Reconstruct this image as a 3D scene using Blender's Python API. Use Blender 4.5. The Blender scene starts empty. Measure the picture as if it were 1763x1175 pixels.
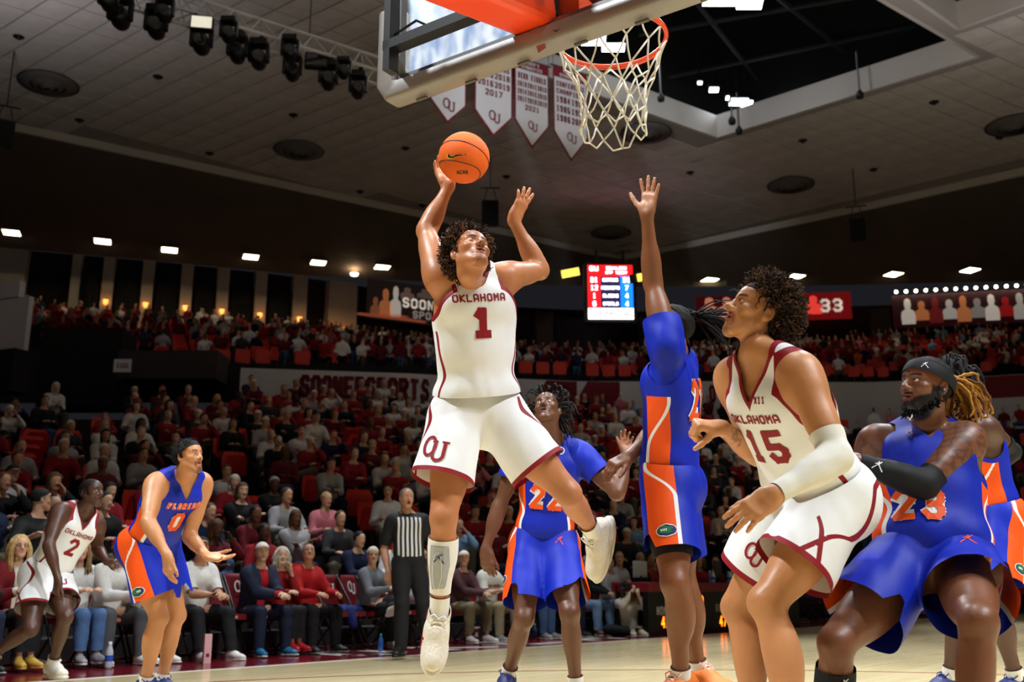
import bpy, bmesh, math, random
import numpy as np
from mathutils import Vector, Matrix, noise as mnoise
from mathutils.bvhtree import BVHTree
random.seed(7)
RNG = np.random.default_rng(7)
SC = bpy.context.scene
COL = SC.collection

# ------------------------------------------------------------------ camera
FPX, CX, CY = 1750.0, 881.5, 587.5
PITCH = math.radians(13.7)
CAM_H = 0.73
cam_d = bpy.data.cameras.new('camera')
cam = bpy.data.objects.new('camera', cam_d)
COL.objects.link(cam)
cam.location = (0, 0, CAM_H)
cam.rotation_euler = (math.radians(90) + PITCH, 0, 0)
cam_d.sensor_width = 36.0
cam_d.lens = FPX / 1763.0 * 36.0
cam_d.clip_start = 0.05
cam_d.clip_end = 300
cam_d.dof.use_dof = True
cam_d.dof.focus_distance = 4.6
cam_d.dof.aperture_fstop = 3.2
SC.camera = cam

# ------------------------------------------------------------------ world + exposure
world = bpy.data.worlds.new('arena_air')
SC.world = world
world.use_nodes = True
bgn = world.node_tree.nodes['Background']
bgn.inputs[0].default_value = (0.27, 0.275, 0.34, 1)
bgn.inputs[1].default_value = 0.04
SC.view_settings.view_transform = 'Standard'
SC.view_settings.look = 'None'
SC.view_settings.exposure = 0.0
SC.view_settings.gamma = 1.0
SC.view_settings.use_curve_mapping = False

# court axes in plan: NV runs down the court from our basket, SV runs along our end line to the far bench side
YAW = math.radians(39)
NV = np.array([math.sin(YAW), math.cos(YAW), 0.0])
SV = np.array([-math.cos(YAW), math.sin(YAW), 0.0])
ZV = np.array([0, 0, 1.0])

# ------------------------------------------------------------------ arena lamps over the court plus added fill lamps for banners and ceiling
def spot(loc, aim, watts, cone, blend=0.5, size=0.45, col=(0.90, 0.96, 1.0)):
    l = bpy.data.lights.new('court_or_fill_spotlight', 'SPOT')
    l.energy = watts; l.spot_size = math.radians(cone); l.spot_blend = blend
    l.shadow_soft_size = size; l.color = col
    o = bpy.data.objects.new('court_or_fill_spotlight', l); COL.objects.link(o)
    o.location = loc
    o.rotation_euler = (Vector(aim) - Vector(loc)).to_track_quat('-Z', 'Y').to_euler()
    return o
def cpt(n, s, z):            # point given by distance down the court, across it and height
    p = NV * n + SV * s; return (p[0], p[1], z)
SPOTS = [((7, -9, 15), (4.5, 1.0, 1.3), 9000, 42), ((-3, 7, 14), (3.8, 1.8, 1.3), 11000, 46), ((16, 3, 16), (5, 2, 1.2), 5000, 40),
         ((2, -7, 14), (3.0, 0.6, 1.3), 4200, 44), ((12, 12, 15), (8, 6, 0.9), 5000, 54), ((5, 3.5, 15.5), (6, 5.5, 0.8), 3800, 66),
         ((14, 1, 17.5), (13, 0, 0), 11000, 52), ((22, 2, 17.5), (22, 0, 0), 12000, 50), ((9, -6, 17.0), (11, -4, 0), 10000, 54)]
for a, b, w, c in SPOTS:
    spot(cpt(*a), cpt(*b), w, c)
spot((-4, 12, 13.2), (2.0, 33.0, 16.2), 4200, 26, .8)      # added fill lamp to brighten the banners
for q in ((-7, 15, 12.8), (4, 22, 12.5), (14, 24, 12.5), (-14, 24, 12.8), (15, 12, 12.5)):      # added upward fill lamps, not fixtures of the hall, to brighten the tiled ceiling
    spot(q, (q[0], q[1], 18), 420, 165, 1.0, .6, (.95, .93, 1.0))

# ------------------------------------------------------------------ pixel -> space (image taken as 1763 x 1175), used to lay joints out at real distances
_R = np.array([1.0, 0, 0]); _F = np.array([0, math.cos(PITCH), math.sin(PITCH)]); _U = np.array([0, -math.sin(PITCH), math.cos(PITCH)])
CAMP = np.array([0, 0, CAM_H])
def ray(px, py):
    return _R * ((px - CX) / FPX) + _U * ((CY - py) / FPX) + _F
def at(px, py, d):                       # d measured along the view axis
    return CAMP + ray(px, py) * d
def atz(px, py, z):                      # on the horizontal plane z
    r = ray(px, py); return CAMP + r * ((z - CAM_H) / r[2])
def proj(p):
    v = np.asarray(p, float) - CAMP; d = v @ _F
    return CX + FPX * (v @ _R) / d, CY - FPX * (v @ _U) / d, d
def J(par, px, py, L, s):                # joint seen at a pixel, at bone length L from its parent; s>0 farther, s<0 nearer
    r = ray(px, py); o = CAMP - par
    a = r @ r; b = 2 * (r @ o); c = o @ o - L * L
    disc = b * b - 4 * a * c
    if disc <= 0:
        t = -b / (2 * a)
    else:
        t = (-b + (1 if s > 0 else -1) * math.sqrt(disc)) / (2 * a)
    return CAMP + r * t
def nz(v):
    v = np.asarray(v, float); return v / (np.linalg.norm(v) + 1e-9)

# ------------------------------------------------------------------ scene helpers
def tag(o, label=None, cat=None, group=None, kind=None):
    if label: o['label'] = label
    if cat: o['category'] = cat
    if group: o['group'] = group
    if kind: o['kind'] = kind
    return o
def empty(name, loc=(0, 0, 0), rz=0.0, label=None, cat=None, group=None):
    o = bpy.data.objects.new(name, None); COL.objects.link(o)
    o.location = tuple(loc); o.rotation_euler = (0, 0, rz); o.empty_display_size = 0.2
    return tag(o, label, cat, group)
def mesh_np(name, V, Fc, mats=(), mi=None, smooth=True, col=None):
    V = np.asarray(V, np.float32); me = bpy.data.meshes.new(name)
    if isinstance(Fc, np.ndarray):
        n = Fc.shape[1]; nf = len(Fc)
        me.vertices.add(len(V)); me.vertices.foreach_set('co', V.ravel())
        me.loops.add(nf * n); me.loops.foreach_set('vertex_index', Fc.astype(np.int32).ravel())
        me.polygons.add(nf); me.polygons.foreach_set('loop_start', np.arange(0, nf * n, n, dtype=np.int32))
        me.polygons.foreach_set('loop_total', np.full(nf, n, np.int32))
        me.update(calc_edges=True)
    else:
        me.from_pydata([tuple(map(float, v)) for v in V], [], [tuple(map(int, f)) for f in Fc]); me.update()
    if len(me.polygons):
        me.polygons.foreach_set('use_smooth', np.full(len(me.polygons), smooth, dtype=bool))
    for m in mats: me.materials.append(m)
    if mi is not None: me.polygons.foreach_set('material_index', np.asarray(mi, np.int32))
    if col is not None:
        at_ = me.attributes.new('col', 'FLOAT_COLOR', 'POINT')
        c4 = np.ones((len(V), 4), np.float32); c4[:, :3] = col
        at_.data.foreach_set('color', c4.ravel())
    return me
def obj(name, me, parent=None, loc=None):
    o = bpy.data.objects.new(name, me); COL.objects.link(o)
    if parent is not None: o.parent = parent
    if loc is not None: o.location = tuple(loc)
    return o
def wobj(name, me, parent):              # mesh given in world coordinates, parent an unrotated empty
    o = obj(name, me, parent)
    p = parent; off = Vector((0, 0, 0))
    while p is not None:
        off += Vector(p.location); p = p.parent
    me.transform(Matrix.Translation(-off))
    return o
class MB:                                # mesh collector
    def __init__(s): s.v = []; s.f = []; s.m = []; s.n = 0
    def add(s, V, Fc, m=0):
        V = np.asarray(V, float).reshape(-1, 3)
        s.v.append(V)
        for f in Fc: s.f.append(tuple(int(i) + s.n for i in f)); s.m.append(m)
        s.n += len(V); return s
    def box(s, c, h, ax=None, m=0):
        c = np.asarray(c, float); h = np.asarray(h, float)
        A = np.eye(3) if ax is None else np.asarray(ax, float)
        q = np.array([[x, y, z] for z in (-1, 1) for y in (-1, 1) for x in (-1, 1)], float) * h
        Fc = [(0, 2, 3, 1), (4, 5, 7, 6), (0, 1, 5, 4), (2, 6, 7, 3), (0, 4, 6, 2), (1, 3, 7, 5)]
        if np.linalg.det(A) < 0: Fc = [f[::-1] for f in Fc]
        return s.add(c + q @ A, Fc, m)
    def tube(s, pts, r, n=8, m=0, cap=True, up=None):
        pts = np.asarray(pts, float); k = len(pts)
        rr = np.full(k, r, float) if np.isscalar(r) else np.asarray(r, float)
        T = np.gradient(pts, axis=0); T /= (np.linalg.norm(T, axis=1, keepdims=True) + 1e-9)
        u = np.array([0, 0, 1.0]) if abs(T[0][2]) < 0.9 else np.array([1.0, 0, 0])
        if up is not None: u = np.asarray(up, float)
        V = []; ang = np.arange(n) * 2 * math.pi / n
        for i in range(k):
            a = nz(u - T[i] * (u @ T[i])); b = np.cross(T[i], a); u = a
            V.append(pts[i] + rr[i] * (np.cos(ang)[:, None] * a + np.sin(ang)[:, None] * b))
        V = np.concatenate(V); Fc = []
        for i in range(k - 1):
            for j in range(n):
                j2 = (j + 1) % n
                Fc.append((i * n + j, i * n + j2, (i + 1) * n + j2, (i + 1) * n + j))
        if cap:
            Fc.append(tuple(range(n - 1, -1, -1))); Fc.append(tuple((k - 1) * n + j for j in range(n)))
        return s.add(V, Fc, m)
    def lathe(s, prof, c=(0, 0, 0), n=20, m=0, ax=None):   # prof [(r,z)]
        A = np.eye(3) if ax is None else np.asarray(ax, float)
        ang = np.arange(n) * 2 * math.pi / n; V = []; Fc = []
        for r, z in prof:
            V.append(np.stack([r * np.cos(ang), r * np.sin(ang), np.full(n, z)], 1))
        V = np.concatenate(V) @ A + np.asarray(c, float)
        for i in range(len(prof) - 1):
            for j in range(n):
                j2 = (j + 1) % n
                Fc.append((i * n + j, i * n + j2, (i + 1) * n + j2, (i + 1) * n + j))
        return s.add(V, Fc, m)
    def prism(s, poly, z0, z1, ax=None, c=(0, 0, 0), m=0):  # poly in local xy
        A = np.eye(3) if ax is None else np.asarray(ax, float); n = len(poly)
        P = np.array([[x, y, z0] for x, y in poly] + [[x, y, z1] for x, y in poly], float) @ A + np.asarray(c, float)
        Fc = [tuple(range(n - 1, -1, -1)), tuple(range(n, 2 * n))] + [(i, (i + 1) % n, n + (i + 1) % n, n + i) for i in range(n)]
        if np.linalg.det(A) < 0: Fc = [f[::-1] for f in Fc]
        return s.add(P, Fc, m)
    def mesh(s, name, mats=(), smooth=False):
        return mesh_np(name, np.concatenate(s.v), s.f, mats, s.m, smooth)
    def build(s, name, mats, parent=None, smooth=False, world=True):
        me = s.mesh(name, mats if isinstance(mats, (list, tuple)) else [mats], smooth)
        if parent is not None and world: return wobj(name, me, parent)
        return obj(name, me, parent)
def bevel(o, w=0.01, seg=2):
    b = o.modifiers.new('bevel', 'BEVEL'); b.width = w; b.segments = seg; b.limit_method = 'ANGLE'; return o

# ------------------------------------------------------------------ materials
MATS = {}
def srgb(r, g, b):
    return tuple(((c / 255) / 12.92 if c / 255 <= 0.04045 else ((c / 255 + 0.055) / 1.055) ** 2.4) for c in (r, g, b))
def mat(name, c, rough=0.6, metal=0.0, spec=0.5, emit=None, es=1.0, noise=0.0, nscale=30.0, bump=0.0, bscale=60.0, coat=0.0, sheen=0.0, attr=None, objcol=False, sss=0.0, bdist=0.01):
    if name in MATS: return MATS[name]
    m = bpy.data.materials.new(name); m.use_nodes = True
    nt = m.node_tree; N = nt.nodes; L = nt.links
    p = N['Principled BSDF']
    p.inputs['Base Color'].default_value = (*c[:3], 1)
    p.inputs['Roughness'].default_value = rough; p.inputs['Metallic'].default_value = metal
    p.inputs['Specular IOR Level'].default_value = spec
    p.inputs['Coat Weight'].default_value = coat
    if sheen: p.inputs['Sheen Weight'].default_value = sheen
    if sss:
        p.inputs['Subsurface Weight'].default_value = sss; p.inputs['Subsurface Radius'].default_value = (1.0, 0.35, 0.2); p.inputs['Subsurface Scale'].default_value = 0.008
    src = None
    if attr:
        a = N.new('ShaderNodeAttribute'); a.attribute_name = attr; src = a.outputs['Color']
    if objcol:
        a = N.new('ShaderNodeObjectInfo'); src = a.outputs['Color']
    if noise > 0:
        tc = N.new('ShaderNodeTexCoord'); nn = N.new('ShaderNodeTexNoise'); nn.inputs['Scale'].default_value = nscale; nn.inputs['Detail'].default_value = 4
        L.new(tc.outputs['Object'], nn.inputs['Vector'])
        mr = N.new('ShaderNodeMapRange'); mr.inputs['From Min'].default_value = 0.3; mr.inputs['From Max'].default_value = 0.7
        mr.inputs['To Min'].default_value = 1 - noise; mr.inputs['To Max'].default_value = 1 + noise
        L.new(nn.outputs['Fac'], mr.inputs['Value'])
        mx = N.new('ShaderNodeMix'); mx.data_type = 'RGBA'; mx.blend_type = 'MULTIPLY'; mx.inputs['Factor'].default_value = 1
        if src is not None: L.new(src, mx.inputs['A'])
        else: mx.inputs['A'].default_value = (*c[:3], 1)
        L.new(mr.outputs['Result'], mx.inputs['B']); src = mx.outputs['Result']
    if src is not None: L.new(src, p.inputs['Base Color'])
    if bump > 0:
        tc = N.new('ShaderNodeTexCoord'); nn = N.new('ShaderNodeTexNoise'); nn.inputs['Scale'].default_value = bscale; nn.inputs['Detail'].default_value = 3
        L.new(tc.outputs['Object'], nn.inputs['Vector'])
        b = N.new('ShaderNodeBump'); b.inputs['Strength'].default_value = bump; b.inputs['Distance'].default_value = bdist
        L.new(nn.outputs['Fac'], b.inputs['Height']); L.new(b.outputs['Normal'], p.inputs['Normal'])
    if emit is not None:
        p.inputs['Emission Color'].default_value = (*emit[:3], 1); p.inputs['Emission Strength'].default_value = es
    m.diffuse_color = (*c[:3], 1)
    MATS[name] = m
    return m

# ------------------------------------------------------------------ implicit-surface bodies
F4 = np.float32
def f3(v): return np.asarray(v, F4)
class Pr:
    __slots__ = ('f', 'k', 'sub')
    def __init__(s, f, k=0.03, sub=False): s.f = f; s.k = k; s.sub = sub
def RC(a, b, ra, rb, k=0.03, sub=False, flat=None):      # tapered capsule; flat=(axis, factor) squashes along an axis
    a = f3(a); b = f3(b); ba = b - a; bb = float(ba @ ba) + 1e-9; dr = rb - ra
    if flat is not None:
        ax = f3(nz(flat[0])); fac = float(flat[1]) - 1.0
    def f(P):
        pa = P - a
        t = np.clip((pa @ ba) / bb, 0, 1)
        q = pa - t[:, None] * ba
        if flat is not None: q = q + (q @ ax)[:, None] * ax * fac
        return np.sqrt((q * q).sum(1)) - (ra + t * dr)
    return Pr(f, k, sub)
def EL(c, A, r, k=0.03, sub=False):                        # ellipsoid; A rows are its axes
    c = f3(c); A = f3(A).T.copy(); r = f3(r); r1 = 1 / r; r2 = r1 * r1
    def f(P):
        q = (P - c) @ A
        k0 = np.sqrt(((q * r1) ** 2).sum(1)); k1 = np.sqrt(((q * r2) ** 2).sum(1)) + 1e-6
        return k0 * (k0 - 1) / k1
    return Pr(f, k, sub)
def SPH(c, r, k=0.03, sub=False):
    c = f3(c)
    def f(P):
        q = P - c; return np.sqrt((q * q).sum(1)) - r
    return Pr(f, k, sub)
def BX(c, A, h, rad, k=0.02, sub=False):                   # rounded box
    c = f3(c); A = f3(A).T.copy(); h = f3(h) - rad
    def f(P):
        q = np.abs((P - c) @ A) - h
        return np.sqrt((np.maximum(q, 0) ** 2).sum(1)) + np.minimum(q.max(1), 0) - rad
    return Pr(f, k, sub)
def smin(a, b, k):
    h = np.maximum(k - np.abs(a - b), 0) / k
    return np.minimum(a, b) - h * h * k * 0.25
class Grp:
    def __init__(s, prims, joint=None, k=0.04, rad=0.2, off=0.0):
        s.p = prims; s.j = None if joint is None else f3(joint); s.k = k; s.rad = rad; s.off = off
def _comb(d, v, pr):
    if pr.sub: return -smin(-d, v, pr.k)
    return smin(d, v, pr.k)
def ev(groups, P):
    tot = None
    for g in groups:
        d = np.full(len(P), 10.0, F4)
        for pr in g.p: d = _comb(d, pr.f(P), pr)
        d = d - g.off
        tot = d if tot is None else _join(tot, d, P, g)
    return tot
def _join(tot, d, P, g):
    if g.j is None: return smin(tot, d, g.k)
    q = P - g.j; w = np.clip(1.35 - np.sqrt((q * q).sum(1)) / g.rad, 0, 1)
    return smin(tot, d, g.k * w + 0.0015)
_CO = np.array([[x, y, z] for x in (0, 1) for y in (0, 1) for z in (0, 1)])
_ED = [(0, 1), (2, 3), (4, 5), (6, 7), (0, 2), (1, 3), (4, 6), (5, 7), (0, 4), (1, 5), (2, 6), (3, 7)]
def sdf_mesh(groups, lo, hi, h, margin=0.06):
    n = 8; bs = n * h
    lo = f3(lo); dims = np.maximum(np.ceil((f3(hi) - lo) / bs).astype(int), 1)
    gi = np.stack(np.meshgrid(*[np.arange(d) for d in dims], indexing='ij'), -1).reshape(-1, 3)
    cen = (lo + (gi + 0.5) * bs).astype(F4)
    dc = ev(groups, cen); br = bs * 0.87
    keep = np.abs(dc) < br * 1.25 + 0.012
    gi = gi[keep]; cen = cen[keep]; nb = len(gi)
    loc = np.stack(np.meshgrid(*[np.arange(n + 1)] * 3, indexing='ij'), -1).reshape(-1, 3)
    m = len(loc)
    P = (lo + gi[:, None, :] * bs + loc[None] * h).astype(F4)
    tot = None
    for g in groups:
        d = np.full((nb, m), 10.0, F4)
        for pr in g.p:
            idx = np.nonzero(pr.f(cen) < br + margin + pr.k + g.off)[0]
            if len(idx) == 0: continue
            v = pr.f(P[idx].reshape(-1, 3)).reshape(len(idx), m)
            d[idx] = _comb(d[idx], v, pr)
        d -= g.off
        if tot is None: tot = d
        else:
            idx = np.nonzero(d.min(1) < br * 2)[0]
            if len(idx):
                tot[idx] = _join(tot[idx].ravel(), d[idx].ravel(), P[idx].reshape(-1, 3), g).reshape(len(idx), m)
    val = tot.reshape(nb, n + 1, n + 1, n + 1)
    neg = val < 0
    c8 = np.stack([neg[:, x:x + n, y:y + n, z:z + n] for x, y, z in _CO], -1)
    s = c8.sum(-1); act = np.argwhere((s > 0) & (s < 8))
    if len(act) == 0: return np.zeros((0, 3)), np.zeros((0, 3), int)
    b, i, j, k = act.T
    vv = np.stack([val[b, i + x, j + y, k + z] for x, y, z in _CO], -1)
    acc = np.zeros((len(act), 3), F4); cnt = np.zeros(len(act), F4)
    for e0, e1 in _ED:
        a0 = vv[:, e0]; a1 = vv[:, e1]; mk = (a0 < 0) != (a1 < 0)
        t = np.where(mk, a0 / np.where(mk, a0 - a1, 1), 0)
        acc += np.where(mk[:, None], _CO[e0] + t[:, None] * (_CO[e1] - _CO[e0]), 0); cnt += mk
    cell = gi[b] * n + act[:, 1:]
    V = lo + (cell + acc / cnt[:, None]) * h
    D = dims * n + 2
    key = ((cell[:, 0] + 1).astype(np.int64) * D[1] + cell[:, 1] + 1) * D[2] + cell[:, 2] + 1
    order = np.argsort(key); sk = key[order]
    def look(kk):
        p = np.clip(np.searchsorted(sk, kk), 0, len(sk) - 1); ok = sk[p] == kk
        return np.where(ok, order[p], -1)
    Q = []
    sx, sy, sz = int(D[1] * D[2]), int(D[2]), 1
    for e1, (d1, d2) in ((4, (sy, sz)), (2, (sz, sx)), (1, (sx, sy))):
        n0 = vv[:, 0] < 0; n1 = vv[:, e1] < 0
        for sel, flip in ((n0 & ~n1, False), (~n0 & n1, True)):
            kk = key[sel]
            if len(kk) == 0: continue
            q = np.stack([look(kk), look(kk - d1), look(kk - d1 - d2), look(kk - d2)], 1)
            q = q[(q >= 0).all(1)]
            Q.append(q[:, ::-1] if flip else q)
    Q = np.concatenate(Q)
    T = np.concatenate([Q[:, [0, 1, 2]], Q[:, [0, 2, 3]]])
    return V.astype(np.float64), T
def split(V, T, g):
    """cut triangles along g=0; returns V, T, side (True where g<0)"""
    s = g < 0; st = s[T]; c = st.sum(1)
    whole = (c == 0) | (c == 3)
    Tk = T[whole]; side = [c[whole] == 3]; out = [Tk]
    X = T[~whole]; cx = c[~whole]; sx = st[~whole]
    if len(X) == 0: return V, T, c == 3
    odd = np.where(cx == 1, sx.argmax(1), (~sx).argmax(1))
    r = np.arange(len(X))
    A = X[r, odd]; B = X[r, (odd + 1) % 3]; C = X[r, (odd + 2) % 3]
    E = np.concatenate([np.stack([A, B], 1), np.stack([A, C], 1)]); Es = np.sort(E, 1)
    U, inv = np.unique(Es, axis=0, return_inverse=True); inv = inv.ravel()
    g0 = g[U[:, 0]]; g1 = g[U[:, 1]]; t = (g0 / (g0 - g1))[:, None]
    NVt = V[U[:, 0]] * (1 - t) + V[U[:, 1]] * t
    base = len(V); ab = base + inv[:len(X)]; ac = base + inv[len(X):]
    out += [np.stack([A, ab, ac], 1), np.stack([ab, B, C], 1), np.stack([ab, C, ac], 1)]
    sa = cx == 1
    side += [sa, ~sa, ~sa]
    return np.concatenate([V, NVt]), np.concatenate(out), np.concatenate(side)
def compact(V, T):
    u, inv = np.unique(T, return_inverse=True)
    return V[u], inv.reshape(T.shape)
def keep_neg(V, T, fn):
    if len(T) == 0: return V, T
    V, T, s = split(V, T, fn(V)); return compact(V, T[s])
def vnormals(V, T):
    fn = np.cross(V[T[:, 1]] - V[T[:, 0]], V[T[:, 2]] - V[T[:, 0]])
    N = np.zeros_like(V)
    for i in range(3): np.add.at(N, T[:, i], fn)
    return N / (np.linalg.norm(N, axis=1, keepdims=True) + 1e-12)
def bounds(pts, pad):
    pts = np.array(pts); return pts.min(0) - pad, pts.max(0) + pad
def fold(V, freq, amp, seed=0, stretch=(1, 1, 1)):        # cloth folds: summed ridged waves
    r = np.random.default_rng(seed); out = np.zeros(len(V))
    Q = V * np.array(stretch)
    for i in range(7):
        d = nz(r.normal(size=3)); d2 = nz(r.normal(size=3))
        out += np.sin((Q @ d) * freq * (0.6 + 0.9 * r.random()) + 2.2 * np.sin((Q @ d2) * freq * 0.5 + r.random() * 6) + r.random() * 6) / 7
    return out * amp
# ------------------------------------------------------------------ people
class Pose: pass
def ortho(fwd, up):
    """rows X (person's right), Y (forward), Z (up)"""
    Z = nz(up); Y = np.asarray(fwd, float); Y = nz(Y - Z * (Y @ Z)); X = np.cross(Y, Z)
    return np.stack([X, Y, Z])
def bendfwd(a, b, c, ref, sign=1):
    """direction a joint b points when a-b-c is bent"""
    ax = nz(c - a); m = b - a; o = m - ax * (m @ ax)
    L = np.linalg.norm(o); r = nz(ref - ax * (ref @ ax)); od = o * sign / max(L, 1e-6)
    w = min(1, L / 0.10) * float(np.clip(od @ r * 1.5 + .3, 0, 1))
    return nz(od * w + r * (1 - w))
def pose_px(h, pel, neck, fc, fp, arms, legs, head, q_sh=(0, 0), girth=1.0, shw=0.185, sho=None, hs=1.0):
    """joints from picture positions and true bone lengths. arms: {'R':((elx,ely,s),(wrx,wry,s)),..}; head: (px,py,dl, fwd, up)"""
    p = Pose(); q = h / 1.93; p.q = q; p.g = girth
    p.P = at(*pel)
    p.N = J(p.P, neck[0], neck[1], 0.52 * q, neck[2])
    if len(neck) > 3: p.N = at(neck[0], neck[1], neck[3])
    fc = np.array([fc[0], fc[1], fc[2] if len(fc) > 2 else 0.0]); fp = np.array([fp[0], fp[1], 0.0])
    spine = nz(p.N - p.P)
    p.C = ortho(fc, spine); p.B = ortho(fp, nz(spine * 0.6 + ZV * 0.4))
    p.sh = {}; p.el = {}; p.wr = {}; p.hip = {}; p.kn = {}; p.an = {}
    for sd, sg, up in (('R', 1, q_sh[0]), ('L', -1, q_sh[1])):
        p.sh[sd] = p.N + (p.C[0] * sg * (shw - 0.35 * up) - p.C[2] * (0.065 - up)) * q
        if sho and sd in sho: p.sh[sd] = p.sh[sd] + np.array(sho[sd]) @ p.C
        e, w = arms[sd]
        p.el[sd] = J(p.sh[sd], e[0], e[1], 0.325 * q, e[2])
        p.wr[sd] = J(p.el[sd], w[0], w[1], 0.275 * q, w[2])
        p.hip[sd] = p.P + (p.B[0] * sg * 0.095 - p.B[2] * 0.07) * q
        k, a = legs[sd]
        p.kn[sd] = J(p.hip[sd], k[0], k[1], 0.465 * q, k[2])
        p.an[sd] = J(p.kn[sd], a[0], a[1], 0.445 * q, a[2])
    p.H = J(p.N, head[0], head[1], head[2] * q, head[5] if len(head) > 5 else -1)
    p.HA = ortho(head[3], head[4]); p.hs = hs
    return finish(p)
def finish(p):
    q = p.q
    p.kf = {}; p.ef = {}
    for sd in 'RL':
        p.kf[sd] = bendfwd(p.hip[sd], p.kn[sd], p.an[sd], p.B[1])
        p.ef[sd] = bendfwd(p.sh[sd], p.el[sd], p.wr[sd], -p.C[1])
    p.hs = getattr(p, 'hs', 1.0) * (0.35 + 0.65 * q)
    p.hand = {}
    p.hb = p.H - p.HA[2] * 0.075 * p.hs - p.HA[1] * 0.03 * p.hs
    return p
def hand_set(p, sd, d, pn, curl=(0.2, 0.25, 0.3, 0.35), spread=0.08, thumb=(0.6, 0.3), bend=1.0, crv=(1, 1, 0.7)):
    """d: wrist -> knuckles, pn: where the palm looks; curl per finger (rad per joint)"""
    d = nz(d); pn = np.asarray(pn, float); pn = nz(pn - d * (pn @ d))
    p.hand[sd] = dict(d=d, pn=pn, curl=curl, spread=spread, thumb=thumb, crv=crv)
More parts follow.
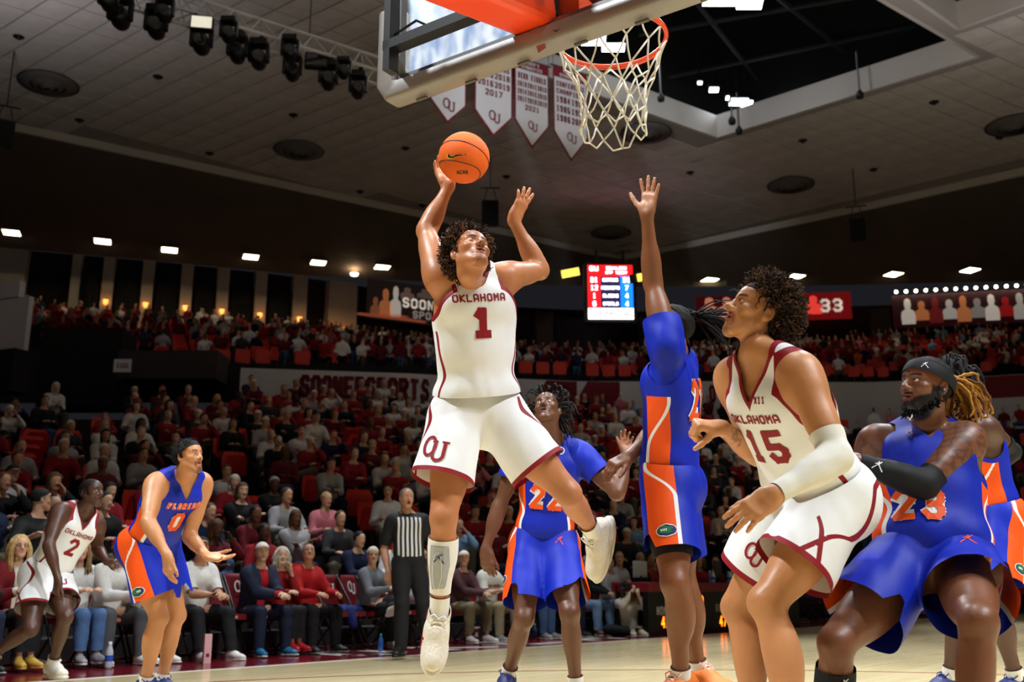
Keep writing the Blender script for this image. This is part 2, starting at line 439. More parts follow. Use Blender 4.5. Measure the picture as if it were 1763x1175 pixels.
def groups(p, hands=True, head=True):
    q = p.q; g = p.g; N, P, C, B = p.N, p.P, p.C, p.B
    S = np.linalg.norm(N - P); up = nz(N - P); X, Y, Z = C
    def c(x, y, z): return N + (X * x + Y * y + Z * z) * q
    def b(x, y, z): return P + (B[0] * x + B[1] * y + B[2] * z) * q
    M = 0.5 * (C + B); M = np.stack([nz(M[0]), nz(M[1] - M[0] * (M[1] @ nz(M[0]))), np.cross(nz(M[0]), nz(M[1] - M[0] * (M[1] @ nz(M[0]))))])
    def r(*v): return np.array(v) * q * np.array([g, g, 1])
    T = [EL(b(0, 0, 0), B, r(.155, .108, .115), .05), EL(P + up * S * 0.32, M, r(.138, .098, .15), .06), EL(c(0, 0, -.21), C, r(.158, .112, .19), .06),
         RC(c(-.115, -.005, -.075), c(.115, -.005, -.075), .062 * q, .062 * q, .05)]
    for s in (1, -1):
        T += [EL(c(.072 * s, .072, -.145), C, r(.08, .042, .065), .05), EL(c(.115 * s, -.02, -.2), C, r(.06, .078, .14), .05),
              RC(c(.02 * s, -.012, .035), c(.14 * s, -.015, -.035), .044 * q, .04 * q, .045),
              EL(b(.07 * s, -.055, -.06), B, r(.085, .085, .09), .05)]
    T += [RC(c(0, -.005, -.03), p.hb, .06 * q, .057 * q, .035)]
    G = {'torso': Grp(T)}
    for sd in 'RL':
        sh, el, wr = p.sh[sd], p.el[sd], p.wr[sd]; ef = p.ef[sd]
        u = nz(el - sh); f = nz(wr - el); ga = 0.5 + 0.5 * g
        A1 = ortho(ef, u); fl = nz(wr - el)
        A2 = ortho(ef + u * 0.01, fl)
        L1 = np.linalg.norm(el - sh); L2 = np.linalg.norm(wr - el)
        pr = [RC(sh, el, .056 * q * ga, .041 * q * ga, .03),
              EL(sh + u * L1 * .12, A1, np.array([.064, .066, .095]) * q * ga, .04),
              EL(sh + u * L1 * .52 - ef * .012 * q, A1, np.array([.045, .042, .105]) * q * ga, .03),
              EL(sh + u * L1 * .5 + ef * .014 * q, A1, np.array([.044, .04, .115]) * q * ga, .03),
              RC(el, wr, .041 * q * ga, .0285 * q, .03),
              EL(el + f * L2 * .27, A2, np.array([.047, .043, .1]) * q * ga, .03)]
        G['arm' + sd] = Grp(pr, sh, .07, .2)
        hp, kn, an = p.hip[sd], p.kn[sd], p.an[sd]; kf = p.kf[sd]
        u = nz(kn - hp); f = nz(an - kn); L1 = np.linalg.norm(kn - hp); L2 = np.linalg.norm(an - kn)
        A1 = ortho(kf, u); A2 = ortho(kf, f)
        gl = 0.4 + 0.6 * g
        pr = [RC(hp, kn, .09 * q * g, .056 * q * gl, .04),
              EL(hp + u * L1 * .42 + kf * .022 * q, A1, np.array([.08, .075, .2]) * q * gl, .04),
              EL(hp + u * L1 * .45 - kf * .02 * q, A1, np.array([.075, .07, .19]) * q * gl, .04),
              EL(hp + u * L1 * .86 + kf * .03 * q, A1, np.array([.052, .03, .06]) * q * gl, .03),
              SPH(kn + kf * .02 * q, .047 * q * gl, .03), EL(kn + kf * .037 * q + u * .004, A1, np.array([.028, .02, .034]) * q, .02),
              RC(kn, an, .05 * q * gl, .035 * q, .03),
              EL(kn + f * L2 * .3 - kf * .026 * q, A2, np.array([.055, .052, .125]) * q * gl, .035),
              EL(kn + f * L2 * .36 + kf * .012 * q, A2, np.array([.03, .036, .15]) * q, .03)]
        G['leg' + sd] = Grp(pr, hp, .06, .22)
        if hands and sd in p.hand:
            hd = p.hand[sd]; d, pn = hd['d'], hd['pn']
            xt = np.cross(d, pn) if sd == 'R' else np.cross(pn, d)
            qs = q
            def hp_(x, y, z): return wr + (xt * x + pn * y + d * z) * qs
            A = np.stack([xt, pn, d])
            G['hand' + sd] = Grp([RC(wr, hp_(0, 0, .03), .026 * qs, .027 * qs, .02, flat=(pn, 1.25)), BX(hp_(0, .0, .058), A, np.array([.041, .0145, .046]) * qs, .013 * qs, .02),
                                  EL(hp_(.022, .012, .032), A, np.array([.02, .014, .032]) * qs, .015), EL(hp_(-.024, .01, .035), A, np.array([.015, .012, .035]) * qs, .012)], wr, .03, .06)
            for i, (xb, zb, Lf, ra) in enumerate(((.03, .1, .078, .0095), (.0105, .103, .087, .0097), (-.0095, .1, .081, .0093), (-.029, .092, .063, .0083))):
                a0 = hd['spread'] * (1.5 - i); base = hp_(xb, 0, zb - .008)
                fd = nz(d * math.cos(a0) + xt * math.sin(a0)); pts = [base]; a = 0
                for jn, fr in enumerate((.48, .3, .24)):
                    a += hd['curl'][i] * hd['crv'][jn]
                    pts.append(pts[-1] + (fd * math.cos(a) + pn * math.sin(a)) * Lf * fr * qs)
                rr = [ra * 1.08, ra, ra * .93, ra * .82]
                G['f%d%s' % (i, sd)] = Grp([RC(pts[j], pts[j + 1], rr[j] * qs, rr[j + 1] * qs, .006) for j in range(3)], base, .014, .03)
            t0 = hp_(.024, .006, .03); out, cv = hd['thumb']
            td = nz(xt * math.sin(out) + d * math.cos(out) + pn * cv)
            t1 = t0 + td * .042 * qs; td2 = nz(td + d * .35 + pn * cv * .3); t2 = t1 + td2 * .036 * qs; t3 = t2 + nz(td2 + d * .15) * .028 * qs
            G['f4%s' % sd] = Grp([RC(t0, t1, .0155 * qs, .0125 * qs, .01), RC(t1, t2, .012 * qs, .011 * qs, .006), RC(t2, t3, .011 * qs, .0085 * qs, .006)], t0, .02, .04)
    if head: G['head'] = head_group(p)
    return G
def head_group(p):
    s = p.hs; A = p.HA; H = p.H; mo = getattr(p, 'mouth', 0.35); fw = getattr(p, 'facew', 1.0); jw = getattr(p, 'jaw', 1.0)
    def c(x, y, z): return H + (A[0] * x * fw + A[1] * y + A[2] * z) * s
    def r(*v): return np.array(v) * s
    dz = -.012 * mo
    pr = [EL(c(0, -.014, .034), A, r(.077 * fw, .099, .088), .02), EL(c(0, .03, -.016), A, r(.061 * fw, .064, .085), .03),
          EL(c(0, .052, .045), A, r(.054 * fw, .042, .045), .03)]
    for g in (1, -1):
        pr += [RC(c(.05 * g, .0, -.05), c(.02 * g * jw, .066, -.098 + dz), .022 * s, .02 * s, .03),
               EL(c(.043 * g, .058, -.02), A, r(.022, .022, .018), .02),
               RC(c(.01 * g, .088, .024), c(.045 * g, .07, .024), .0095 * s, .009 * s, .014)]
    pr += [SPH(c(0, .072, -.1 + dz), .021 * s, .025), EL(c(0, .078, -.062), A, r(.03, .02, .03), .02)]
    for g in (1, -1):
        pr += [SPH(c(.031 * g, .1, .003), .0165 * s, .012, True)]
    for g in (1, -1):
        pr += [SPH(c(.031 * g, .0745, .003), .0148 * s, .004),
               RC(c(.018 * g, .0865, .0085), c(.044 * g, .08, .0075), .0036 * s, .0032 * s, .004),
               RC(c(.019 * g, .086, -.006), c(.043 * g, .08, -.005), .003 * s, .003 * s, .004)]
    pr += [RC(c(0, .09, .016), c(0, .111, -.026), .0075 * s, .0115 * s, .012), SPH(c(0, .1125, -.029), .0125 * s, .008)]
    for g in (1, -1):
        pr += [EL(c(.0135 * g, .1, -.033), A, r(.0105, .012, .0095), .007), EL(c(.0075 * g, .108, -.0415), A, r(.004, .006, .004), .003, True)]
    pr += [RC(c(-.017, .089, -.056), c(.017, .089, -.056), .0068 * s, .0068 * s, .006), SPH(c(0, .0965, -.0575), .0072 * s, .006),
           RC(c(-.016, .086, -.07 + dz), c(.016, .086, -.07 + dz), .0075 * s, .0075 * s, .006), SPH(c(0, .0945, -.07 + dz), .008 * s, .006),
           EL(c(0, .1, -.0632 + dz * .5), A, r(.019, .016, .0022 + .006 * mo), .004, True)]
    for g in (1, -1):
        pr += [EL(c(.076 * g, -.012, -.004), np.stack([A[0], nz(A[1] + A[2] * .25), nz(A[2] - A[1] * .25)]), r(.011, .021, .033), .008),
               EL(c(.086 * g, -.008, -.0), A, r(.008, .011, .018), .005, True)]
    return Grp(pr, None, .025)
def hcoord(p, V):
    return ((V - p.H) @ p.HA.T) / p.hs
def hairline(q, lift=0.0, nape=-.075):
    """>0 where scalp hair grows, q in head units"""
    f1 = -.42 * q[:, 1] + .9 * q[:, 2] - .022 - lift
    f2 = np.minimum(-q[:, 1] - .03, q[:, 2] - nape)
    f3_ = np.minimum(np.minimum(np.abs(q[:, 0]) - .058, .028 - np.abs(q[:, 1] - .012)), q[:, 2] + .03)
    return np.maximum(np.maximum(f1, f2), f3_ - lift * 4)
def skin_cols(p, V, base, hair=(0.02, 0.015, 0.012), beard=0.0, lips=None, palm=None, goatee=0.0, scalp=0.0, brow=1.0, tattoo=0, eyespot=0.0):
    C = np.tile(np.asarray(base, float), (len(V), 1))
    C *= (1 + 0.10 * fold(V, 30, 1.0, 3) + 0.05 * fold(V, 120, 1.0, 5))[:, None]
    palm = palm if palm is not None else np.minimum(np.asarray(base) * 1.35 + 0.05, 0.8)
    for sd, hd in p.hand.items():
        w = V - p.wr[sd]; near = np.linalg.norm(w, axis=1) < 0.26 * p.q
        m = near & ((w @ hd['d']) > 0.005)
        xt = np.cross(hd['d'], hd['pn'])
        k = np.clip((vn_cache[0] @ hd['pn']) * 1.4 - .1, 0, 1) * m * np.clip((w @ hd['d']) / .06, 0, 1)
        C = C * (1 - k[:, None]) + np.asarray(palm) * k[:, None]
    for sd in 'RL':
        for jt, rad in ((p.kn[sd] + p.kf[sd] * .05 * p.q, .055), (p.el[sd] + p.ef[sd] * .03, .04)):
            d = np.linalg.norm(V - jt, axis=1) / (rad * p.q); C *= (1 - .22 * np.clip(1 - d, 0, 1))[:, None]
    q = hcoord(p, V); near = (np.abs(q[:, 0]) < .1) & (np.abs(q[:, 1]) < .14) & (q[:, 2] > -.16) & (q[:, 2] < .14)
    hair = np.asarray(hair, float); lips = np.asarray(lips if lips is not None else np.asarray(base) * np.array([.85, .5, .5]))
    ax = np.abs(q[:, 0]); dz = -.012 * getattr(p, 'mouth', .35)
    def mixin(mask, col):
        nonlocal C
        w = np.clip(mask, 0, 1) * near
        C = C * (1 - w[:, None]) + np.asarray(col) * w[:, None]
    front = q[:, 1] > .055
    lip = np.minimum(1.6 - ((q[:, 0] / .026) ** 2 + ((q[:, 2] + .0635 - dz * .5) / (.0165 - dz * .5)) ** 2), 1) * front * (q[:, 1] > .083)
    mixin(lip * 2, lips)
    gap = (1.5 - ((q[:, 0] / .018) ** 2 + ((q[:, 2] + .0632 - dz * .5) / (.003 + .006 * getattr(p, 'mouth', .35))) ** 2)) * (q[:, 1] > .07) * (q[:, 1] < .0975)
    mixin(gap * 2, (.03, .008, .008))
    zb = .028 - .1 * np.abs(ax - .033)
    br = np.minimum((.0052 - np.abs(q[:, 2] - zb)) / .002, np.minimum((ax - .011) / .003, (.052 - ax) / .004)) * front
    mixin(np.clip(br, 0, 1) * .88 * brow, hair)
    lash = np.minimum((.0028 - np.abs(q[:, 2] - .0095 + (ax - .031) ** 2 * 12)) / .0015, np.minimum((ax - .016) / .003, (.047 - ax) / .003)) * front
    mixin(np.clip(lash, 0, 1) * .7, hair * .6)
    nos = 1.4 - ((ax - .0075) / .0045) ** 2 - ((q[:, 2] + .041) / .004) ** 2
    mixin(nos * (q[:, 1] > .09), np.asarray(base) * .2)
    if eyespot > 0:
        mixin((1.6 - ((ax - .031) / .0125) ** 2 - ((q[:, 2] - .003) / .006) ** 2) * front * eyespot, np.asarray(base) * .12)
    if beard > 0:
        jawl = np.minimum(-.036 - q[:, 2] - .55 * np.maximum(q[:, 1] - .045, 0), q[:, 1] + .012) / .01
        side = np.minimum(np.minimum(.028 - np.abs(q[:, 1] - .012), ax - .055), .0 - q[:, 2]) / .006
        m = np.maximum(jawl, side); m = np.where(lip > .3, 0, m); m = np.where((ax < .012) & (q[:, 2] > -.052) & (q[:, 2] < -.044), 0, m)
        m = np.where(q[:, 2] < -.135, 0, m)
        mixin(np.clip(m, 0, 1) * beard, hair)
        mus = np.minimum((.005 - np.abs(q[:, 2] + .0478 + ax * .12)) / .003, (.028 - ax) / .004) * (q[:, 1] > .075)
        mixin(np.clip(mus, 0, 1) * beard, hair)
    if goatee > 0:
        mus = np.minimum((.0052 - np.abs(q[:, 2] + .0478 + ax * .15)) / .003, (.028 - ax) / .004) * (q[:, 1] > .075)
        ch = np.minimum((.026 - ax) / .005, (-.083 + dz - q[:, 2]) / .004) * (q[:, 1] > .04)
        sd_ = np.minimum((.006 - np.abs(ax - .029)) / .003, np.minimum((-.048 - q[:, 2]) / .004, (q[:, 2] + .1) / .004)) * front
        mixin(np.clip(np.maximum(np.maximum(mus, ch), sd_), 0, 1) * goatee, hair)
    if scalp > 0:
        mixin(np.clip(hairline(q) / .006, 0, 1) * scalp, hair)
    if tattoo:
        for sd, a, b in tattoo_spans(p, tattoo):
            u = nz(b - a); t = (V - a) @ u; L = np.linalg.norm(b - a); d = np.linalg.norm(V - a - t[:, None] * u, axis=1)
            m = (t > 0) & (t < L) & (d < .1)
            pat = np.sin(V @ np.array([75, 30, 58])) + np.sin(V @ np.array([-40, 80, 66]) + 1.3 * np.sin(V @ np.array([60, 20, -90])))
            w = np.clip((np.abs(pat) < .55) * m * .5, 0, 1)
            C = C * (1 - w[:, None]) + np.array([.012, .014, .016]) * w[:, None]
    return np.clip(C, 0.002, 1)
def tattoo_spans(p, which):
    for w in which:
        sd = w[1]
        if w[0] == 'u': yield sd, p.sh[sd] - nz(p.el[sd] - p.sh[sd]) * .05, p.sh[sd] + (p.el[sd] - p.sh[sd]) * .95
        if w[0] == 'f': yield sd, p.el[sd] + (p.wr[sd] - p.el[sd]) * .62, p.el[sd] + (p.wr[sd] - p.el[sd]) * .92
        if w[0] == 's': yield sd, p.kn[sd] + (p.an[sd] - p.kn[sd]) * .45, p.kn[sd] + (p.an[sd] - p.kn[sd]) * .9
        if w[0] == 'c': yield sd, p.N - p.C[2] * .05, p.N + p.C[2] * .06
vn_cache = [None]
def body_mesh(p, hb=0.008, hh=0.0032, hn=0.0042, legs=True):
    G = groups(p); p.G = G
    pts = [p.P, p.N, p.H] + [getattr(p, a)[s] for a in ('sh', 'el', 'wr', 'hip', 'kn', 'an') for s in 'RL']
    lo, hi = bounds(pts, .16)
    core = [G[k] for k in ('torso', 'armR', 'armL', 'legR', 'legL')] + [G['hand' + sd] for sd in p.hand]
    V, T = sdf_mesh(core, lo, hi, hb)
    for sd in p.hand:
        W = p.wr[sd]; d = p.hand[sd]['d']
        V, T = keep_neg(V, T, lambda V: np.minimum((V - W) @ d - .026 * p.q, .14 - np.linalg.norm(V - W, axis=1)))
    nd = nz(p.hb - p.N); nk = p.N + (p.hb - p.N) * .62
    Vs = [V]; Ts = [T]; n = len(V)
    lo, hi = bounds([p.H], .16 * p.hs); lo2, hi2 = bounds([nk], .075)
    V, T = sdf_mesh([G['torso'], G['head']], np.minimum(lo, lo2), np.maximum(hi, hi2), hh)
    V, T = keep_neg(V, T, lambda V: np.maximum(-((V - nk) @ nd), np.linalg.norm(V - p.H, axis=1) - .21))
    Vs.append(V); Ts.append(T + n); n += len(V)
    for sd in p.hand:
        W = p.wr[sd]; d = p.hand[sd]['d']; f = nz(p.wr[sd] - p.el[sd])
        k0 = Vs[0]; t0 = Ts[0]
        hg = [G['arm' + sd], G['hand' + sd]] + [G['f%d%s' % (i, sd)] for i in range(5)]
        lo, hi = bounds([W, W + d * .15 * p.q], .1)
        V, T = sdf_mesh(hg, lo, hi, hn, .03)
        V, T = keep_neg(V, T, lambda V: np.minimum(.018 * p.q - (V - W) @ d, .055 - np.linalg.norm((V - W) - ((V - W) @ f)[:, None] * f, axis=1)))
        V, T = keep_neg(V, T, lambda V: -((V - W) @ d) - .03)
        u, _ = V, T
        Vs.append(V); Ts.append(T + n); n += len(V)
    V = np.concatenate(Vs); T = np.concatenate(Ts)
    vn_cache[0] = vnormals(V, T)
    return V, T
def legf(p, sd):                          # leg frame: origin hip, axes (outward, forward, down)
    u = nz(p.kn[sd] - p.hip[sd]); f = p.kf[sd]; f = nz(f - u * (f @ u)); return u, f
def torso_coord(p, V):
    """x right, y forward, z up from the waist, following the spine"""
    S = np.linalg.norm(p.N - p.P); up = nz(p.N - p.P)
    t = np.clip(((V - p.P) @ up) / S, -0.3, 1.2)
    w = np.clip((t - .25) / .5, 0, 1)[:, None]; w = w * w * (3 - 2 * w)
    cen = p.P + up * (t * S)[:, None]
    r = V - cen
    a = r @ p.B.T; b = r @ p.C.T
    L = a * (1 - w) + b * w
    return np.stack([L[:, 0], L[:, 1], t * S / p.q], 1) / np.array([p.q, p.q, 1])
# ------------------------------------------------------------------ lettering (strokes on a 4 x 6 grid)
FONT = {k: v for k, v in (e.split(':') for e in (
 "A:00 05 16 36 45 40|02 42;B:00 06 36 45 44 33 03|33 42 41 30 00;C:45 36 16 05 01 10 30 41;D:00 06 36 45 41 30 00;E:46 06 00 40|03 33;F:46 06 00|03 33;"
 "G:45 36 16 05 01 10 30 41 43 23;H:00 06|40 46|03 43;I:10 30|20 26|16 36;J:46 41 30 10 01;K:00 06|46 03 40;L:06 00 40;M:00 06 23 46 40;N:00 06 40 46;"
 "O:01 05 16 36 45 41 30 10 01;P:00 06 36 45 44 33 03;Q:01 05 16 36 45 41 30 10 01|22 40;R:00 06 36 45 44 33 03|23 40;S:45 36 16 05 04 13 33 42 41 30 10 01;"
 "T:20 26|06 46;U:06 01 10 30 41 46;V:06 20 46;W:06 10 24 30 46;X:00 46|06 40;Y:06 23 46|23 20;Z:06 46 00 40;0:01 05 16 36 45 41 30 10 01;1:15 26 20|10 30;"
 "2:05 16 36 45 44 00 40;3:05 16 36 45 44 33 13|33 42 41 30 10 01;4:30 36 02 42;5:46 06 03 33 42 41 30 10 01;6:45 36 16 05 01 10 30 41 42 33 03;7:06 46 10;"
 "8:13 04 05 16 36 45 44 33 13 02 01 10 30 41 42 33;9:01 10 30 41 45 36 16 05 04 13 43;':26 24;.:20 21;-:13 33;!:26 22|20 21;#:05 16 26 20|00 40;$:01 05 16 36 45 41 30 10 01|00 00").split(';'))}
def strokes(ch):
    return [[(int(a[0]), int(a[1])) for a in pl.split()] for pl in FONT.get(ch, '').split('|') if pl]
def text2d(txt, h, wd=0.62, th=0.17, gap=0.28, cell=0.02, only=None):
    """flat strokes of a word, centred: list of quads (as 4x2 arrays)"""
    w = h * wd; t = h * th; sx = (w - t) / 4; sy = (h - t) / 6; adv = w + h * gap * .55
    tot = adv * len(txt) - h * gap * .55; Q = []
    for i, ch in enumerate(txt):
        if only is not None and i != only: continue
        x0 = -tot / 2 + i * adv + t / 2
        for pl in strokes(ch):
            pts = [np.array([x0 + a * sx, -h / 2 + t / 2 + b * sy]) for a, b in pl]
            for a, b in zip(pts[:-1], pts[1:]):
                d = b - a; L = np.linalg.norm(d)
                if L < 1e-6: continue
                d /= L; n = np.array([-d[1], d[0]]) * t / 2; k = max(1, int(L / cell))
                a2 = a - d * t * .38; b2 = b + d * t * .38
                for j in range(k):
                    p = a2 + (b2 - a2) * j / k; r = a2 + (b2 - a2) * (j + 1) / k
                    Q.append(np.array([p - n, r - n, r + n, p + n]))
    return Q
def quads_flat(Q, o, ex, ey, name, m, parent, world=True, off=0.0):
    o = np.asarray(o, float); ex = np.asarray(ex, float); ey = np.asarray(ey, float); n = np.cross(ex, ey)
    V = np.concatenate(Q); V = o + V[:, :1] * ex + V[:, 1:] * ey + n * off
    Fc = np.arange(len(V)).reshape(-1, 4)
    me = mesh_np(name, V, Fc, [m], smooth=False)
    return wobj(name, me, parent) if world else obj(name, me, parent)
def bvh_of(V, T): return BVHTree.FromPolygons([tuple(v) for v in V], [tuple(int(i) for i in t) for t in T])
def decal(Q, o, ex, ey, bvh, name, m, parent, off=0.003, reach=0.25):
    """lay flat print onto cloth by projecting it along its own normal"""
    ex = np.asarray(ex, float); ey = np.asarray(ey, float); n = np.cross(ex, ey); o = np.asarray(o, float)
    V2 = np.concatenate(Q); W = o + V2[:, :1] * ex + V2[:, 1:] * ey + n * reach
    out = np.zeros_like(W); ok = np.zeros(len(W), bool); dn = Vector(-n)
    for i, w in enumerate(W):
        hit, nn, _, _ = bvh.ray_cast(Vector(w), dn, reach * 2)
        if hit is not None and nn.dot(dn) < -0.12:
            ok[i] = True; out[i] = np.array(hit) + n * off
    Fc = np.arange(len(W)).reshape(-1, 4); Fc = Fc[ok[Fc].all(1)]
    if len(Fc) == 0: return None
    V, Fc = compact(out, Fc)
    return wobj(name, mesh_np(name, V, Fc, [m], smooth=False), parent)
def blob2d(poly, cell=0.01):
    """fill a polygon (list of xy) with small quads clipped roughly to it by scanlines"""
    P = np.array(poly, float); y0, y1 = P[:, 1].min(), P[:, 1].max(); Q = []; n = max(2, int((y1 - y0) / cell))
    def xs(y):
        r = []
        for a, b in zip(P, np.roll(P, -1, 0)):
            if (a[1] <= y) != (b[1] <= y): r.append(a[0] + (y - a[1]) / (b[1] - a[1]) * (b[0] - a[0]))
        return sorted(r)
    for i in range(n):
        ya = y0 + (y1 - y0) * (i + 1e-4) / n; yb = y0 + (y1 - y0) * (i + 1 - 1e-4) / n
        A = xs(ya); B = xs(yb); Mx = xs((ya + yb) / 2)
        if len(A) != len(B): A = B = Mx
        for j in range(0, len(A) - 1, 2):
            k = max(1, int((max(A[j + 1], B[j + 1]) - min(A[j], B[j])) / (cell * 2)))
            for c in range(k):
                f0, f1 = c / k, (c + 1) / k
                Q.append(np.array([[A[j] + (A[j + 1] - A[j]) * f0, ya], [A[j] + (A[j + 1] - A[j]) * f1, ya], [B[j] + (B[j + 1] - B[j]) * f1, yb], [B[j] + (B[j + 1] - B[j]) * f0, yb]]))
    return Q
def ell2d(rx, ry, cx=0, cy=0, n=24): return [(cx + rx * math.cos(2 * math.pi * i / n), cy + ry * math.sin(2 * math.pi * i / n)) for i in range(n)]
def ring2d(rx, ry, t, cx=0, cy=0, n=28, a0=0, a1=2 * math.pi):
    Q = []
    for i in range(n):
        a, b = a0 + (a1 - a0) * i / n, a0 + (a1 - a0) * (i + 1) / n
        Q.append(np.array([[cx + rx * math.cos(a), cy + ry * math.sin(a)], [cx + (rx + t) * math.cos(a), cy + (ry + t) * math.sin(a)],
                           [cx + (rx + t) * math.cos(b), cy + (ry + t) * math.sin(b)], [cx + rx * math.cos(b), cy + ry * math.sin(b)]]))
    return Q
def ou2d(h):                              # interlocked letters O and U
    t = h * .13; Q = ring2d(h * .2, h * .33, t, -h * .14, h * .12)
    for x in (h * .02, h * .44):
        Q.append(np.array([[x, -h * .25], [x + t, -h * .25], [x + t, h * .28], [x, h * .28]]))
        Q.append(np.array([[x - t * .5, h * .28], [x + t * 1.5, h * .28], [x + t * 1.5, h * .36], [x - t * .5, h * .36]]))
    Q += ring2d(h * .08 + t * .5, h * .16, t, h * .295, -h * .25, 14, math.pi, 2 * math.pi)
    return Q
# small leaping emblem on sleeves and shorts: a figure with spread legs and a raised arm
def jump2d(h): return [np.array(a) * h for a in ([[-.08, .1], [.06, .05], [.1, .3], [0, .34]], [[-.05, .12], [-.45, -.35], [-.5, -.25], [-.02, .2]], [[0, .1], [.4, -.4], [.5, -.36], [.08, .14]], [[.04, .28], [.3, .52], [.34, .48], [.1, .2]], [[-.02, .33], [-.3, .18], [-.28, .12], [0, .24]], [[.0, .36], [.1, .36], [.1, .46], [.0, .46]])]

# ------------------------------------------------------------------ clothing
def comps(T, least=14):
    u, t = np.unique(T, return_inverse=True); t = t.reshape(T.shape); lab = np.arange(len(u))
    for _ in range(400):
        m = lab[t].min(1); new = lab.copy()
        for i in range(3): np.minimum.at(new, t[:, i], m)
        new = new[new]
        if (new == lab).all(): break
        lab = new
    L = lab[t[:, 0]]; out = []
    for k in np.unique(L):
        sel = L == k
        if sel.sum() >= least: out.append(T[sel])
    return out
def emit(parent, V, T, rid, regions, nest=True):
    """one object per region; later regions hang under the first"""
    first = None; outs = []
    for i, (name, m) in enumerate(regions):
        t = T[rid == i]
        if len(t) == 0: outs.append(None); continue
        pieces = [t] if first is None else comps(t)
        o = None
        for t in pieces:
            v, t = compact(V, t)
            q = wobj(name, mesh_np(name, v, t, [m]), parent if first is None else (first if nest else parent)); o = o or q
        if first is None: first = o
        outs.append(o)
    return outs
def mults(V, T, fields):
    for f in fields: V, T, _ = split(V, T, f(V))
    return V, T, V[T].mean(1)
def jersey(p, parent, h=.008, design='ou', hem=.0, off=.014, loose=.012, vneck=True, seed=1, mats=None, amp=.006, nd=-.07):
    G = p.G; q = p.q; X, Y, Z = p.C
    T0 = Grp(G['torso'].p[:-1], off=off)
    up = nz(p.N - p.P); S = np.linalg.norm(p.N - p.P)
    ex = [EL(p.P + up * .06 * q, p.B, np.array([.165 + loose, .122 + loose, .13]) * q * np.array([p.g, p.g, 1]), .06), EL(p.P + up * S * .42, p.C, np.array([.15 + loose, .108 + loose, .2]) * q * np.array([p.g, p.g, 1]), .06)]
    lo, hi = bounds([p.P, p.N, p.sh['R'], p.sh['L']], .24)
    V, T = sdf_mesh([T0, Grp(ex, None, .04)], lo, hi, h)
    # folds
    N = vnormals(V, T); tq = ((V - p.N) @ p.C.T) / q
    stiff = 1 - .65 * np.clip((.17 - np.abs(tq[:, 0])) / .04, 0, 1) * np.clip((tq[:, 2] + .48) / .06, 0, 1)
    V = V + N * ((fold(V, 26, amp, seed, (1, 1, .55)) + fold(V, 60, amp * .35, seed + 9, (1, 1, .6))) * stiff)[:, None]
    def loc(V): return ((V - p.N) @ p.C.T) / q
    zsh = {s: float(loc(p.sh[s][None])[0, 2]) for s in 'RL'}; ysh = {s: float(np.clip(loc(p.sh[s][None])[0, 1], -.01, .03)) for s in 'RL'}
    def garm(V):
        c = loc(V); ax = np.abs(c[:, 0]); zs = np.where(c[:, 0] > 0, zsh['R'], zsh['L']); ys = np.where(c[:, 0] > 0, ysh['R'], ysh['L'])
        e = np.sqrt(((c[:, 1] - ys) / .092) ** 2 + ((c[:, 2] - zs + .05) / .128) ** 2) - 1
        return np.minimum(-e * .1, ax - .122)
    def gneck(V):
        c = loc(V); ax = np.abs(c[:, 0]); r = ax / .072
        zf = (-.105 + .115 * r) if vneck else (nd + .08 * r * r)
        zn = np.where(c[:, 1] > .0, zf, -.015 + .03 * r * r)
        return np.minimum((c[:, 2] - zn) * .75, (.084 - ax))
    V, T = keep_neg(V, T, garm); V, T = keep_neg(V, T, gneck)
    V, T = keep_neg(V, T, lambda V: hem - torso_coord(p, V)[:, 2])
    tr = lambda V: np.maximum(garm(V), gneck(V)) + .019
    def sidey(V):
        c = torso_coord(p, V); return c[:, 1], c[:, 2], np.abs(c[:, 0])
    if design == 'ou':
        def st(V):
            y, z, ax = sidey(V); return np.where(ax > .06, np.maximum(np.abs(y - .035 - .03 * np.sin(z * 9)) - .008, z - .36), .1)
        V, T, c = mults(V, T, [tr, st])
        rid = np.where(tr(c) > 0, 1, np.where(st(c) < 0, 2, 0))
        outs = emit(parent, V, T, rid, [('jersey', mats[0]), ('jersey_trim', mats[1]), ('side_stripe', mats[1])])
    else:
        def pan(V):
            y, z, ax = sidey(V); return np.where(ax > .05, np.maximum(np.abs(y - .028) - .056, z - .355), .1)
        def wl(V):
            y, z, ax = sidey(V); s = np.clip((z - .12) / .22, 0, 1); s = s * s * (3 - 2 * s)
            return np.where(ax > .05, np.maximum(np.abs(y - (.078 - .105 * s)) - .008, z - .355), .1)
        V, T, c = mults(V, T, [tr, pan, wl])
        rid = np.where(tr(c) > 0, 3, np.where(wl(c) < 0, 2, np.where(pan(c) < 0, 1, 0)))
        outs = emit(parent, V, T, rid, [('jersey', mats[0]), ('side_panel', mats[1]), ('piping', mats[2]), ('jersey_trim', mats[0])])
    p.jv = (V, T); p.jb = bvh_of(V, T)
    return outs
